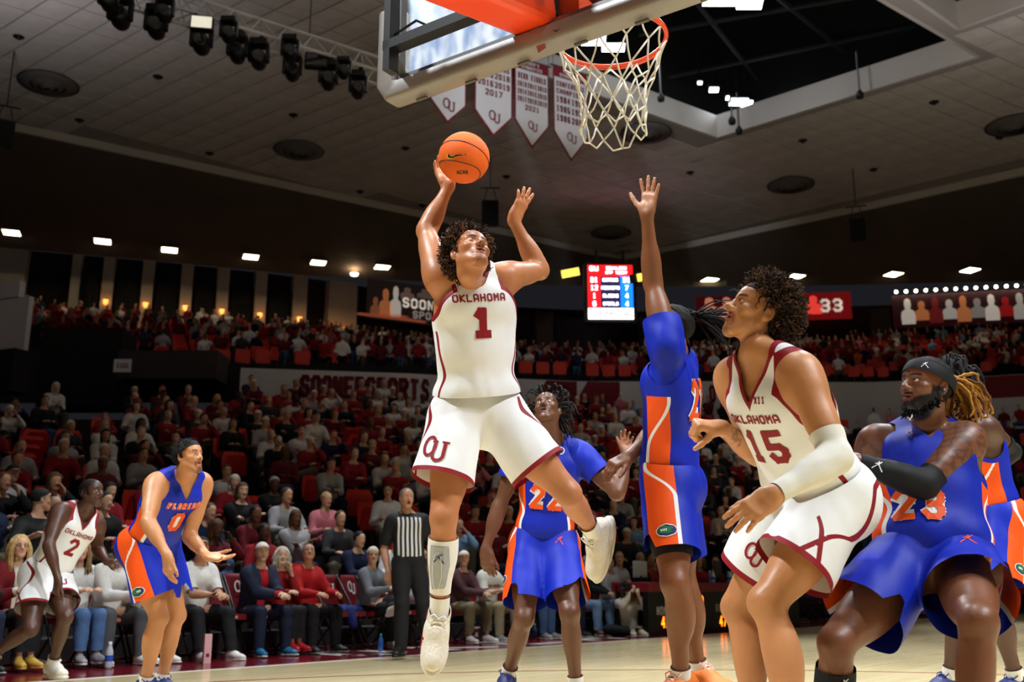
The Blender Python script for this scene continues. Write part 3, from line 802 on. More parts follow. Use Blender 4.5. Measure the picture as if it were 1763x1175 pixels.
def shorts(p, parent, h=.008, design='ou', hem=(.34, .34), top=.05, flare=.14, seed=2, mats=None, amp=.007, off=.013, dirs=None):
    G = p.G; q = p.q; g = p.g
    gr = [Grp([G['torso'].p[i] for i in (0, 1, 7, 11)], off=off)]; lo, hi = bounds([p.P, p.kn['R'], p.kn['L']], .22)
    ax = {}
    for i, sd in enumerate('RL'):
        u = nz(p.kn[sd] - p.hip[sd]); 
        if dirs and dirs.get(sd) is not None: u = nz(u + np.asarray(dirs[sd]))
        ax[sd] = u; Lh = hem[i] * q + .12
        b = p.hip[sd] + u * Lh
        gr.append(Grp([RC(p.hip[sd] + p.B[2] * .03, b, .115 * q * g, flare * q * g, .05), EL(p.hip[sd] - p.B[1] * .03 * q, p.B, np.array([.115, .12, .13]) * q * g, .05)], p.hip[sd], .07, .3))
    V, T = sdf_mesh(gr, lo, hi, h)
    N = vnormals(V, T); V = V + N * (fold(V, 24, amp, seed, (1, 1, .45)) + fold(V, 55, amp * .35, seed + 4, (1, 1, .5)))[:, None]
    def lt(V):
        res = []
        for sd in 'RL':
            w = V - p.hip[sd]; t = w @ ax[sd]; res.append((t / q, np.linalg.norm(w - t[:, None] * ax[sd], axis=1)))
        rR = res[0][1] < res[1][1]
        return rR, np.where(rR, res[0][0], res[1][0])
    def ghem(V):
        r, t = lt(V); return t - np.where(r, hem[0], hem[1])
    V, T = keep_neg(V, T, lambda V: torso_coord(p, V)[:, 2] - top)
    def gslit(V):                      # notch cut into the outer hem
        r, t = lt(V); out = np.where(r, (V - p.hip['R']) @ p.B[0], -((V - p.hip['L']) @ p.B[0]))
        y = np.where(r, (V - p.hip['R']) @ legf(p, 'R')[1], (V - p.hip['L']) @ legf(p, 'L')[1]) / q
        hh = np.where(r, hem[0], hem[1]); lim = .012 + .35 * np.clip(t - (hh - .075), 0, 1)
        return np.where((out > .03) & (t > hh - .075), np.minimum(lim - np.abs(y - .095), 1) , -1)
    V, T = keep_neg(V, T, ghem)
    if design == 'uf': V, T = keep_neg(V, T, gslit)
    def sidey(V):
        r, t = lt(V); fr = legf(p, 'R')[1]; fl = legf(p, 'L')[1]
        y = np.where(r, (V - p.hip['R']) @ fr, (V - p.hip['L']) @ fl) / q
        oR = np.cross(fr, ax['R']); oR = oR * np.sign(oR @ p.B[0]); oL = np.cross(fl, ax['L']); oL = -oL * np.sign(oL @ p.B[0])
        out = np.where(r, (V - p.hip['R']) @ oR, (V - p.hip['L']) @ oL)
        return y, t, out, np.where(r, hem[0], hem[1])
    band = lambda V: torso_coord(p, V)[:, 2] - (top - .035)
    if design == 'ou':
        def st(V):
            y, t, o, hh = sidey(V); f = np.clip((t + .08) / (hh + .08), 0, 1)
            w = .045 + .055 * np.sin(np.clip(f / .72, 0, 1) * math.pi) ** 1.2; w = np.where(f > .55, w * np.clip((.78 - f) / .23, -1.1, 1), w)
            return np.where(o > .04, np.minimum(np.abs(y - w), np.abs(y + w)) - .010, .1)
        hb = lambda V: -(ghem(V) + .022)
        V, T, c = mults(V, T, [st, hb, band])
        rid = np.where(band(c) > 0, 3, np.where(hb(c) < 0, 2, np.where(st(c) < 0, 1, 0)))
        outs = emit(parent, V, T, rid, [('shorts', mats[0]), ('side_stripe', mats[1]), ('hem_band', mats[1]), ('waistband', mats[0])])
    else:
        def pan(V):
            y, t, o, hh = sidey(V); return np.where(o > .02, np.abs(y - .012) - .072, .1)
        def wl(V):
            y, t, o, hh = sidey(V); s = np.clip((t + .06) / .17, 0, 1); s = s * s * (3 - 2 * s)
            return np.where(o > .02, np.abs(y - (.072 - .125 * s)) - .0085, .1)
        V, T, c = mults(V, T, [pan, wl, band])
        rid = np.where(wl(c) < 0, 2, np.where(pan(c) < 0, 1, np.where(band(c) > 0, 3, 0)))
        outs = emit(parent, V, T, rid, [('shorts', mats[0]), ('side_panel', mats[1]), ('piping', mats[2]), ('waistband', mats[0])])
    p.sv = (V, T); p.sb = bvh_of(V, T); p.sax = ax
    return outs
def sheath(p, parent, name, grp, a, b, t0, t1, off, m, h=.007, amp=0.0, seed=3, extra=None):
    """tight cloth on a limb between two points (sleeve, sock)"""
    u = nz(b - a); L = np.linalg.norm(b - a)
    lo, hi = bounds([a + u * L * t0, a + u * L * t1], .15)
    V, T = sdf_mesh([Grp(p.G[grp].p, off=off)], lo, hi, h)
    V, T = keep_neg(V, T, lambda V: np.linalg.norm((V - a) - ((V - a) @ u)[:, None] * u, axis=1) - .16)
    V, T = keep_neg(V, T, lambda V: np.maximum(t0 * L - (V - a) @ u, (V - a) @ u - t1 * L))
    if amp:
        N = vnormals(V, T); V = V + N * fold(V, 60, amp, seed, (.4, .4, 1.6))[:, None]
    if len(T) == 0: return None
    return wobj(name, mesh_np(name, V, T, [m]), parent)
def armsleeve(p, parent, name, sd, f0, f1, off, m, h=.006, amp=.002):
    """f along shoulder(0)-elbow(1)-wrist(2)"""
    s, e, w = p.sh[sd], p.el[sd], p.wr[sd]; u1 = nz(e - s); u2 = nz(w - e); L1 = np.linalg.norm(e - s); L2 = np.linalg.norm(w - e)
    lo, hi = bounds([s, e, w], .1)
    V, T = sdf_mesh([Grp(p.G['arm' + sd].p, off=off)], lo, hi, h)
    def par(V):
        t1 = ((V - s) @ u1) / L1; t2 = ((V - e) @ u2) / L2
        d1 = np.linalg.norm(V - s - np.clip(t1, 0, 1)[:, None] * L1 * u1, axis=1); d2 = np.linalg.norm(V - e - np.clip(t2, 0, 1)[:, None] * L2 * u2, axis=1)
        return np.where(d1 < d2, t1, 1 + np.maximum(t2, 0))
    V, T = keep_neg(V, T, lambda V: f0 - par(V)); V, T = keep_neg(V, T, lambda V: par(V) - f1)
    if amp:
        N = vnormals(V, T); V = V + N * fold(V, 70, amp, 5, (1, 1, 1))[:, None]
    p.sleeve = (V, T)
    return wobj(name, mesh_np(name, V, T, [m]), parent)
def tsleeves(p, parent, f1=.5, m=None, off=.016, h=.008):
    """short sleeves of a shirt worn under the jersey"""
    for sd, sg in (('R', 1), ('L', -1)):
        s, e = p.sh[sd], p.el[sd]; u = nz(e - s); L = np.linalg.norm(e - s)
        lo, hi = bounds([s, s + u * L * f1, p.N, p.N - p.C[2] * .25], .16)
        V, T = sdf_mesh([Grp(p.G['torso'].p[:-1], off=off * .5), Grp(p.G['arm' + sd].p[:4] + [RC(s, s + u * L * .7, .062 * p.q, .064 * p.q, .03)], s, .07, .2, off=off)], lo, hi, h)
        N = vnormals(V, T); V = V + N * fold(V, 48, .009, 7)[:, None]
        V, T = keep_neg(V, T, lambda V: (V - s) @ u - L * f1)
        V, T = keep_neg(V, T, lambda V: .075 - sg * ((V - p.N) @ p.C[0]) / p.q)
        V, T = keep_neg(V, T, lambda V: np.linalg.norm(V - s, axis=1) - .24)
        V, T = keep_neg(V, T, lambda V: -.26 - ((V - p.N) @ p.C[2]) / p.q)
        wobj('undershirt_sleeve', mesh_np('undershirt_sleeve', V, T, [m]), parent)
def shoe(p, parent, sd, toe, up, mats, h=.006, L=.30, laces=True, name='shoe'):
    """toe: direction the foot points; up: away from the sole"""
    A = ortho(toe, up); X, Y, Z = A; q = p.q * L / .30; an = p.an[sd]
    o = an - Z * .085 * q
    def c(x, y, z): return o + (X * x + Y * y + Z * z) * q
    s = -1 if sd == 'R' else 1
    upper = [RC(c(0, -.035, .055), c(0, .06, .06), .042 * q, .045 * q, .03), RC(c(0, .05, .05), c(.012 * s, .165, .036), .045 * q, .034 * q, .04, flat=(Z, 1.12)),
             EL(c(.006 * s, .125, .035), A, np.array([.05, .09, .034]) * q, .03), RC(c(0, -.02, .07), c(0, -.005, .125), .043 * q, .043 * q, .025)]
    lo, hi = bounds([c(0, -.1, -.02), c(0, .26, .02), c(0, 0, .16), c(.08, .1, 0), c(-.08, .1, 0)], .03)
    V, T = sdf_mesh([Grp(upper)], lo, hi, h)
    V, T = keep_neg(V, T, lambda V: np.maximum(((V - o) @ Z - .013 * q), 0) * 0 + (.012 * q - (V - o) @ Z))
    V, T = keep_neg(V, T, lambda V: ((V - o) @ Z - ((V - o) @ Y) * .25) - .118 * q)
    u = wobj(name, mesh_np(name, V, T, [mats[0]]), parent)
    sole = [EL(c(0, -.02, .012), A, np.array([.044, .068, .026]) * q, .03), EL(c(.008 * s, .13, .012), A, np.array([.056, .1, .024]) * q, .03), RC(c(0, 0, .01), c(.004 * s, .1, .01), .034 * q, .042 * q, .03, flat=(Z, 1.9))]
    V, T = sdf_mesh([Grp(sole)], lo, hi, h)
    V, T = keep_neg(V, T, lambda V: -(V - o) @ Z + 0.0)
    cap, tc = V, T
    wobj('sole', mesh_np('sole', V, T, [mats[1]]), u)
    pts = [c(.056 * math.cos(a) * (1 if abs(math.sin(a)) < .9 else .9), .06 + .15 * math.sin(a), .001) for a in np.linspace(0, 2 * math.pi, 20, endpoint=False)]
    mb = MB()
    mb.add(pts, [tuple(range(20))]); wobj('outsole', mb.mesh('outsole', [mats[2]]), u)
    if laces:
        mb = MB()
        for i in range(6):
            y = .035 + i * .018; z = .110 - i * .0105
            mb.tube([c(-.03, y, z - .018), c(-.015, y + .003, z + .004), c(0, y + .008, z + .006), c(.015, y + .012, z + .004), c(.03, y + .016, z - .02)], .0046 * q, 5)
            mb.tube([c(.03, y, z - .018), c(.015, y + .003, z + .005), c(0, y + .008, z + .007), c(-.015, y + .012, z + .005), c(-.03, y + .016, z - .02)], .0046 * q, 5)
        for g in (1, -1):
            mb.tube([c(0, .03, .117), c(.02 * g, .02, .13), c(.045 * g, .035, .12), c(.03 * g, .05, .105), c(0, .032, .116)], .003 * q, 5)
        mb.build('laces', mats[3] if len(mats) > 3 else mats[0], u, True)
    return u, c
# ------------------------------------------------------------------ hair
def scalp_pts(p, n, seed, lift=0.0, lo=-.06, grow=1.0):
    r = np.random.default_rng(seed); d = r.normal(size=(n * 4, 3)); d /= np.linalg.norm(d, axis=1, keepdims=True)
    q = np.array([0, -.014, .034]) + d * np.array([.077, .099, .088]) * grow
    k = (hairline(q, lift) > 0) & (q[:, 2] > lo)
    k &= ~((q[:, 1] > .055) & (q[:, 2] < .105))
    q = q[k][:n]; d = d[k][:n]
    return q, d
def to_w(p, q): return p.H + (q * p.hs) @ p.HA
def hair_cap(p, parent, m, thick=.008, lift=0.0, bump=.004, freq=90, h=.005, shape=None, seed=1, name='hair', nape=-.075):
    A = p.HA; s = p.hs
    pr = [EL(p.H + (A[1] * -.014 + A[2] * .034) * s, A, np.array([.077, .099, .088]) * s + thick, .03)]
    if shape:
        for c, r in shape: pr.append(EL(to_w(p, np.array(c)), A, np.array(r) * s, .03))
    lo, hi = bounds([p.H], .2 * s)
    V, T = sdf_mesh([Grp(pr)], lo, hi, h)
    N = vnormals(V, T); V = V + N * (fold(V, freq, bump, seed) + fold(V, freq * 2.3, bump * .6, seed + 3))[:, None]
    V, T = keep_neg(V, T, lambda V: -hairline(hcoord(p, V), lift, nape) - .3 * np.maximum(np.linalg.norm((V - p.H), axis=1) / s - .13, 0))
    return wobj(name, mesh_np(name, V, T, [m]), parent)
def curls(p, parent, mats, n=700, length=.06, rad=.007, turns=3.0, th=.0022, lift=0, seed=1, droop=0.0, shape=1.0, back=0.0, name='curls', top=1.0, lo=-.06):
    q, d = scalp_pts(p, n, seed, lift, lo); r = np.random.default_rng(seed + 1); mb = MB(); K = 9
    for i in range(len(q)):
        L = length * (0.7 + .6 * r.random()) * (1 + (top - 1) * max(0, d[i][2]))
        dr = nz(d[i] + r.normal(size=3) * .28 + np.array([0, -back, 0])); a = nz(np.cross(dr, r.normal(size=3))); b = np.cross(dr, a)
        t = np.linspace(0, 1, K); ph = r.random() * 6; tn = turns * (0.7 + .6 * r.random())
        pt = q[i] + dr * (t * L)[:, None] + rad * (.35 + .65 * t)[:, None] * (np.cos(ph + t * tn * 6.28)[:, None] * a + np.sin(ph + t * tn * 6.28)[:, None] * b)
        pt[:, 2] -= droop * t * t * L
        mb.tube(to_w(p, pt), np.linspace(th, th * .6, K), 3, m=int(r.random() < .35), cap=False)
    return mb.build(name, mats, parent, True)
def dread(mb, pts, r0, r1, seed, n=6, K=14, m=0, kink=.004):
    """one lock through control points (smoothed)"""
    P = np.array(pts, float); t = np.linspace(0, len(P) - 1, K); i = np.clip(t.astype(int), 0, len(P) - 2); f = (t - i)[:, None]
    p0 = P[np.maximum(i - 1, 0)]; p1 = P[i]; p2 = P[i + 1]; p3 = P[np.minimum(i + 2, len(P) - 1)]
    C = .5 * (2 * p1 + (p2 - p0) * f + (2 * p0 - 5 * p1 + 4 * p2 - p3) * f * f + (3 * p1 - p0 - 3 * p2 + p3) * f ** 3)
    r = np.random.default_rng(seed); C = C + r.normal(size=C.shape) * kink * np.linspace(0, 1, K)[:, None]
    mb.tube(C, np.linspace(r0, r1, K) * (1 + .18 * r.normal(size=K)), n, m)
def eyes(p, parent, look, iris, white):
    """eyeballs showing between the lids"""
    look = nz(look)
    for g in (1, -1):
        c = to_w(p, np.array([.031 * getattr(p, 'facew', 1) * g, .0765, .0025])); s = p.hs; mb = MB()
        n, k = 14, 8; V = []; Fc = []
        # eye opening: an almond-shaped patch of a ball just proud of the lid
        for i in range(k + 1):
            for j in range(n):
                th = i / k; a = 2 * math.pi * j / n
                x = .0125 * th * math.cos(a); z = .0058 * th * math.sin(a) * (1 - .35 * abs(math.cos(a)) ** 3)
                y = math.sqrt(max(.0152 ** 2 - x * x - z * z, 0))
                V.append(c + ((p.HA[0] * x) + p.HA[1] * y + p.HA[2] * (z + .0005)) * s)
        for i in range(k):
            for j in range(n):
                j2 = (j + 1) % n; Fc.append((i * n + j, i * n + j2, (i + 1) * n + j2, (i + 1) * n + j))
        mb.add(V, Fc, 0); V2 = []
        lx = float(np.clip(look @ p.HA[0], -.45, .45)) * .011; lz = float(np.clip(look @ p.HA[2], -.35, .35)) * .008
        for rr, dy in ((.0052, .0008), (.0022, .0011)):
            ring = []
            for j in range(14):
                a = 2 * math.pi * j / 14; x = lx + rr * math.cos(a); z = lz + min(rr * math.sin(a), .0048 - lz)
                y = math.sqrt(max(.0152 ** 2 - x * x - z * z, 0)) + dy
                ring.append(c + (p.HA[0] * x + p.HA[1] * y + p.HA[2] * (z + .0005)) * s)
            mb.add(ring, [tuple(range(14))], 1 if rr > .004 else 2)
        mb.build('eye', [white, iris, mat('pupil', (.003, .003, .003), .15)], parent, True)
# ------------------------------------------------------------------ everyday clothes
def arm_par(p, sd, V):
    s, e, w = p.sh[sd], p.el[sd], p.wr[sd]; u1 = nz(e - s); u2 = nz(w - e); L1 = np.linalg.norm(e - s); L2 = np.linalg.norm(w - e)
    t1 = ((V - s) @ u1) / L1; t2 = ((V - e) @ u2) / L2
    d1 = np.linalg.norm(V - s - np.clip(t1, 0, 1)[:, None] * L1 * u1, axis=1); d2 = np.linalg.norm(V - e - np.clip(t2, 0, 1)[:, None] * L2 * u2, axis=1)
    return np.where(d1 < d2, t1, 1 + np.maximum(t2, 0)), np.minimum(d1, d2)
def shirt_geo(p, h=.014, off=.014, sleeve=2.0, hem=-.06, amp=.006, seed=1, collar=.02, loose=.01):
    G = p.G; q = p.q; up = nz(p.N - p.P); g = p.g
    ex = [EL(p.P + up * .08 * q, p.B, np.array([.165 + loose, .125 + loose, .16]) * q * np.array([g, g, 1]), .06)]
    gs = [Grp(G['torso'].p[:-1], off=off), Grp(ex, None, .05)] + [Grp(G['arm' + s].p, p.sh[s], .07, .2, off=off) for s in 'RL']
    lo, hi = bounds([p.P, p.N] + [x[s] for x in (p.sh, p.el, p.wr) for s in 'RL'], .2)
    V, T = sdf_mesh(gs, lo, hi, h)
    N = vnormals(V, T); V = V + N * fold(V, 30, amp, seed, (1, 1, .8))[:, None]
    for sd in 'RL':
        def gs_(V):
            a, d = arm_par(p, sd, V); lim = .13 if sleeve < 1.2 else .1
            return np.where(d < lim, a - sleeve, -1)
        if sleeve < 2: V, T = keep_neg(V, T, gs_)
    V, T = keep_neg(V, T, lambda V: np.minimum(((V - p.N) @ p.C[2]) / q - collar + .25 * np.maximum(((V - p.N) @ p.C[1]) / q, 0), .1 - np.abs((V - p.N) @ p.C[0]) / q))
    V, T = keep_neg(V, T, lambda V: np.where(np.minimum(arm_par(p, 'R', V)[1], arm_par(p, 'L', V)[1]) < .075, -1, hem - torso_coord(p, V)[:, 2]))
    return V, T
def pants_geo(p, h=.014, off=.012, hem=.97, top=.03, amp=.006, seed=2, short=False):
    G = p.G; q = p.q
    gs = [Grp([G['torso'].p[i] for i in (0, 1, 7, 11)], off=off)]
    for s in 'RL':
        f = nz(p.an[s] - p.kn[s])
        gs.append(Grp(G['leg' + s].p + [RC(p.kn[s], p.an[s], .058 * q, .052 * q, .04)], p.hip[s], .06, .22, off=off))
    lo, hi = bounds([p.P] + [x[s] for x in (p.hip, p.kn, p.an) for s in 'RL'], .2)
    V, T = sdf_mesh(gs, lo, hi, h)
    N = vnormals(V, T); V = V + N * fold(V, 32, amp, seed)[:, None]
    V, T = keep_neg(V, T, lambda V: np.where(np.linalg.norm(V - p.P, axis=1) < .3 * q, torso_coord(p, V)[:, 2] - top, -1))
    for s in 'RL':
        f = nz(p.an[s] - p.kn[s]); L = np.linalg.norm(p.an[s] - p.kn[s])
        V, T = keep_neg(V, T, lambda V: np.where(np.linalg.norm(V - p.an[s], axis=1) < .2, (V - p.kn[s]) @ f - hem * L, -1))
    return V, T
# ------------------------------------------------------------------ the arena shell
def lerp_tab(x, tab):
    xs, ys = zip(*tab); return float(np.interp(x, xs, ys))
def struct(name, mb, m, smooth=False, bv=0):
    o = mb.build(name, m, None, smooth); o['kind'] = 'structure'
    if bv: bevel(o, bv)
    return o
# --- floor: maple boards with a crimson apron along the far sideline
def wood_mat():
    m = bpy.data.materials.new('maple_court_boards'); m.use_nodes = True; MATS['maple_court_boards'] = m
    N = m.node_tree.nodes; L = m.node_tree.links; p = N['Principled BSDF']
    tc = N.new('ShaderNodeTexCoord'); mp = N.new('ShaderNodeMapping'); mp.inputs['Rotation'].default_value = (0, 0, YAW - math.pi / 2)
    L.new(tc.outputs['Object'], mp.inputs['Vector'])
    br = N.new('ShaderNodeTexBrick'); br.inputs['Scale'].default_value = 1.0; br.inputs['Mortar Size'].default_value = .0012
    br.inputs['Brick Width'].default_value = 1.4; br.inputs['Row Height'].default_value = .057
    br.inputs['Color1'].default_value = (*srgb(234, 216, 170), 1); br.inputs['Color2'].default_value = (*srgb(222, 200, 150), 1); br.inputs['Mortar'].default_value = (*srgb(170, 140, 104), 1)
    L.new(mp.outputs['Vector'], br.inputs['Vector'])
    nz_ = N.new('ShaderNodeTexNoise'); nz_.inputs['Scale'].default_value = 1.2; L.new(mp.outputs['Vector'], nz_.inputs['Vector'])
    mx = N.new('ShaderNodeMix'); mx.data_type = 'RGBA'; mx.blend_type = 'MULTIPLY'; mx.inputs['Factor'].default_value = .25
    L.new(br.outputs['Color'], mx.inputs['A']); L.new(nz_.outputs['Fac'], mx.inputs['B']); L.new(mx.outputs['Result'], p.inputs['Base Color'])
    p.inputs['Roughness'].default_value = .22; p.inputs['Coat Weight'].default_value = .35; p.inputs['Coat Roughness'].default_value = .12
    return m
M_WOOD = wood_mat()
M_APRON = mat('crimson_apron_paint', srgb(112, 18, 30), .2, coat=.3)
M_LINE = mat('white_floor_paint', srgb(226, 222, 214), .25, coat=.3)
SIDE = float(np.mean([atz(*q, 0) @ SV for q in ((380, 1150), (1230, 1095), (1756, 1056))]))      # far sideline
BASE = 1.7                                                               # our end line, measured down the court
AX = np.stack([NV, SV, ZV])
fl = struct('floor', MB().box((NV * 18 + SV * 0)[:3] - ZV * .05, (46, 46, .05), AX), mat('dark_concrete', srgb(40, 36, 36), .6))
def slab(name, n0, n1, s0, s1, z, m, parent=None):
    mb = MB().box(NV * (n0 + n1) / 2 + SV * (s0 + s1) / 2 + ZV * z, (abs(n1 - n0) / 2, abs(s1 - s0) / 2, .004), AX)
    o = mb.build(name, m, parent); 
    if parent is None: o['kind'] = 'structure'
    return o
slab('court_floor', BASE - 3.2, BASE + 28.65 + 3, SIDE - 15.24 - 4, SIDE, .004, M_WOOD)
slab('trim_1', BASE - 3.2, BASE + 31.6, SIDE, SIDE + 3.4, .004, M_APRON)
slab('trim_2', BASE + .05, BASE + 28.6, SIDE - .05, SIDE + .0, .0075, M_LINE)
# three-point arc and lane lines on the boards
mb = MB(); M_RLINE = mat('crimson_floor_line', srgb(150, 60, 50), .25, coat=.3)
bc = NV * (BASE + 1.6) + SV * (SIDE - 7.62); arc = [bc + NV * 6.75 * math.cos(a) + SV * 6.75 * math.sin(a) + ZV * .0095 for a in np.linspace(-1.35, 1.35, 60)]
V = []; Fc = []
for i, a in enumerate(arc):
    d = nz(a - bc); V += [a - d * .025, a + d * .025]
for i in range(59): Fc.append((2 * i, 2 * i + 1, 2 * i + 3, 2 * i + 2))
mb.add(V, Fc); o = mb.build('trim_3', M_RLINE); o['kind'] = 'structure'
# big white letters painted on the apron, read from the court
txt = empty('apron_lettering', NV * 14 + SV * (SIDE + 1.0), 0, 'white block letters painted on the crimson apron by the sideline', 'floor lettering')
for i, ch in enumerate('OKLAHOMA'):
    quads_flat(text2d(ch, 1.2, .8, .2, .3, .5), NV * (8.4 + 1.5 * i) + SV * (SIDE + .85) + ZV * .0105, NV, SV, 'letter', M_LINE, txt)

# --- ceiling
ZC, ZO = 17.8, 15.9
M_CEIL = mat('ceiling_tile_off_white', srgb(150, 142, 138), .9, noise=.06, nscale=3.0)
M_CGAP = mat('ceiling_gap_sheet', srgb(176, 168, 165), .95)  # plain backing sheet seen between the tiles, somewhat darker than they are
M_FASC = mat('ceiling_fascia', srgb(214, 206, 200), .85)
M_DARK = mat('roof_void_black', srgb(10, 10, 13), .9)
M_PLAST = mat('outer_ceiling_plaster', srgb(112, 101, 92), .9, noise=.08, nscale=.4)  # base colour darkened to stand in for the lack of light out there
edge = [atz(x, y, ZC) for x, y in ((-2400, -313), (-700, 54), (20, 210), (480, 310), (900, 401), (1062, 440), (1160, 422), (1500, 348), (1763, 288), (2500, 150), (4000, -132))]
openA = [atz(x, y, ZC) for x, y in ((1235, 236), (1680, 98), (1480, -18), (1250, -160), (960, -30), (880, 108))]
openB = [atz(x, y, ZC) for x, y in ((1652, 48), (1800, -8), (1700, -90), (1575, -6))]
# the tiled ceiling is a slab with two openings: built as a sheet with holes
def holed(name, outer, holes, z, m):
    bm = bmesh.new(); es = []
    for lp in [outer] + holes:
        vs = [bm.verts.new((q[0], q[1], z)) for q in lp]
        es += [bm.edges.new((vs[i], vs[(i + 1) % len(vs)])) for i in range(len(vs))]
    bmesh.ops.triangle_fill(bm, use_beauty=True, edges=es)
    me = bpy.data.meshes.new(name); bm.to_mesh(me); bm.free(); me.materials.append(m)
    o = obj(name, me); o['kind'] = 'structure'; return o
near = [np.array([60, -25, 0.]), np.array([-60, -25, 0.])]
ceil = holed('ceiling', edge + near, [openA, openB], ZC, M_CGAP)
# recess walls of the openings and the black roof space above them
def inside(poly, q):
    c = False; n = len(poly)
    for i in range(n):
        a, b = poly[i], poly[(i + 1) % n]
        if (a[1] > q[1]) != (b[1] > q[1]) and q[0] < (b[0] - a[0]) * (q[1] - a[1]) / (b[1] - a[1]) + a[0]: c = not c
    return c
k = 1
for poly in (openA, openB):
    cen = np.mean(poly, axis=0)
    for i in range(len(poly)):
        a, b = poly[i], poly[(i + 1) % len(poly)]
        d = nz(b - a); n = np.array([-d[1], d[0], 0]); n = n if n @ (a - cen) > 0 else -n
        mb = MB().box((a + b) / 2 + n * .06 + ZV * .45, (np.linalg.norm(b - a) / 2 + .06, .06, .47), np.stack([d, n, ZV]))
        struct('trim_%d' % (3 + k), mb, M_FASC); k += 1
mb = MB()
for poly in (openA, openB):
    cen = np.mean(poly, axis=0); big = [cen + (q - cen) * 1.25 for q in poly]; n = len(big)
    V = [q + ZV * .93 for q in big] + [q + ZV * 7 for q in big]
    mb.add(V, [tuple(range(n, 2 * n))] + [(i, (i + 1) % n, n + (i + 1) % n, n + i) for i in range(n)])
struct('roof_void', mb, M_DARK)
# fascia step and the lower outer ceiling
mb = MB()
for i in range(len(edge) - 1):
    a, b = edge[i], edge[i + 1]; d = nz(b - a); n = np.array([-d[1], d[0], 0.]); n = n if n[1] > 0 else -n
    mb.add([a - ZV * .32, b - ZV * .32, b + ZV * .02, a + ZV * .02, a - ZV * .32 + n * .3, b - ZV * .32 + n * .3], [(0, 1, 2, 3), (0, 4, 5, 1)])
struct('trim_30', mb, M_FASC)
outerpts = [atz(x, y, ZO) for x, y in ((-2600, 200), (-900, 330), (20, 428), (300, 452), (520, 474), (760, 486), (960, 492), (1180, 494), (1400, 492), (1763, 484), (2600, 470), (4300, 430))]
mb = MB(); n = len(edge); E2 = [q - ZV * .3 for q in edge]
xs = np.linspace(0, 1, 40)
def alongp(pl, t):
    pl = np.array(pl); d = np.r_[0, np.cumsum(np.linalg.norm(np.diff(pl, axis=0), axis=1))]; d /= d[-1]
    return np.array([np.interp(t, d, pl[:, i]) for i in range(3)])
# parametrise both by view bearing so that the sheet stays untwisted
def by_bearing(pl, b):
    pl = np.array(pl); az = np.arctan2(pl[:, 0], pl[:, 1]); return np.array([np.interp(b, az, pl[:, i]) for i in range(3)])
bs = np.linspace(-1.05, 1.05, 64); V = []; Fc = []
for b in bs: V += [by_bearing(E2, b), by_bearing(outerpts, b)]
for i in range(63): Fc.append((2 * i, 2 * i + 1, 2 * i + 3, 2 * i + 2))
mb.add(V, Fc); struct('ceiling_outer', mb, M_PLAST)

# --- ceiling tiles: long boards laid square to the two roof edges
ta = nz(edge[4] - edge[2]); tb0 = nz(atz(0, 272, ZC) - atz(470, 0, ZC)); 
tc_ = nz(edge[8] - edge[6]); td0 = nz(atz(1763, 250, ZC) - atz(1560, 140, ZC))
ridge0, ridge1 = edge[5], atz(1235, 236, ZC)
def rightside(q):
    a = ridge0; d = nz(ridge1 - ridge0); return -(d[0] * (q[1] - a[1]) - d[1] * (q[0] - a[0]))
tiles = []
for fam, (o, u, v) in enumerate(((edge[2], ta, tb0), (edge[8], tc_, td0))):
    if v[1] > 0: v = -v
    for i in range(-40, 80):
        for j in range(0, 46):
            c = o + u * (i + .5) * 1.22 + v * (j + .5) * .92
            if (fam == 1 and rightside(c) < -.2) or (fam == 0 and rightside(c) > .4): continue
            c = c - ZV * .012 * fam
            q = [c + u * a * .585 + v * b * .43 for a, b in ((-1, -1), (1, -1), (1, 1), (-1, 1))]
            if any(not inside(edge + near, w) or inside(openA, w) or inside(openB, w) for w in q): continue
            x, y, d = proj(c)
            if d < 5 or x < -500 or x > 2260 or y < -420 or y > 460: continue
            pq = [proj(w) for w in q]; ar = abs(sum(pq[k][0] * pq[(k + 1) % 4][1] - pq[(k + 1) % 4][0] * pq[k][1] for k in range(4))) / 2
            tiles.append((ar if -40 < x < 1803 and -30 < y else ar * 1e-3, fam, q))
tiles.sort(key=lambda t: -t[0])
M_TILE = mat('acoustic_ceiling_tile', srgb(222, 214, 210), .92, noise=.10, nscale=1.2)
shared = {}
for ar, fam, q in tiles[:300]:
    c = np.mean(q, axis=0)
    if fam not in shared:
        L = [w - c for w in q]; mb = MB().add([w - ZV * .03 for w in L] + [w * .99 for w in L], [(0, 1, 2, 3), (0, 4, 5, 1), (1, 5, 6, 2), (2, 6, 7, 3), (3, 7, 4, 0)])
        shared[fam] = mb.mesh('ceiling_tile', [M_TILE])
    t = obj('ceiling_tile', shared[fam], ceil, c - ZV * .005)
mb = MB()
for ar, fam, q in tiles[300:]:
    mb.add([w - ZV * .035 for w in q] + [w - ZV * .001 for w in q], [(0, 1, 2, 3), (0, 4, 5, 1), (1, 5, 6, 2), (2, 6, 7, 3), (3, 7, 4, 0)])
if mb.n:
    o = mb.build('ceiling_tiles_beyond', M_TILE, ceil); o['kind'] = 'stuff'

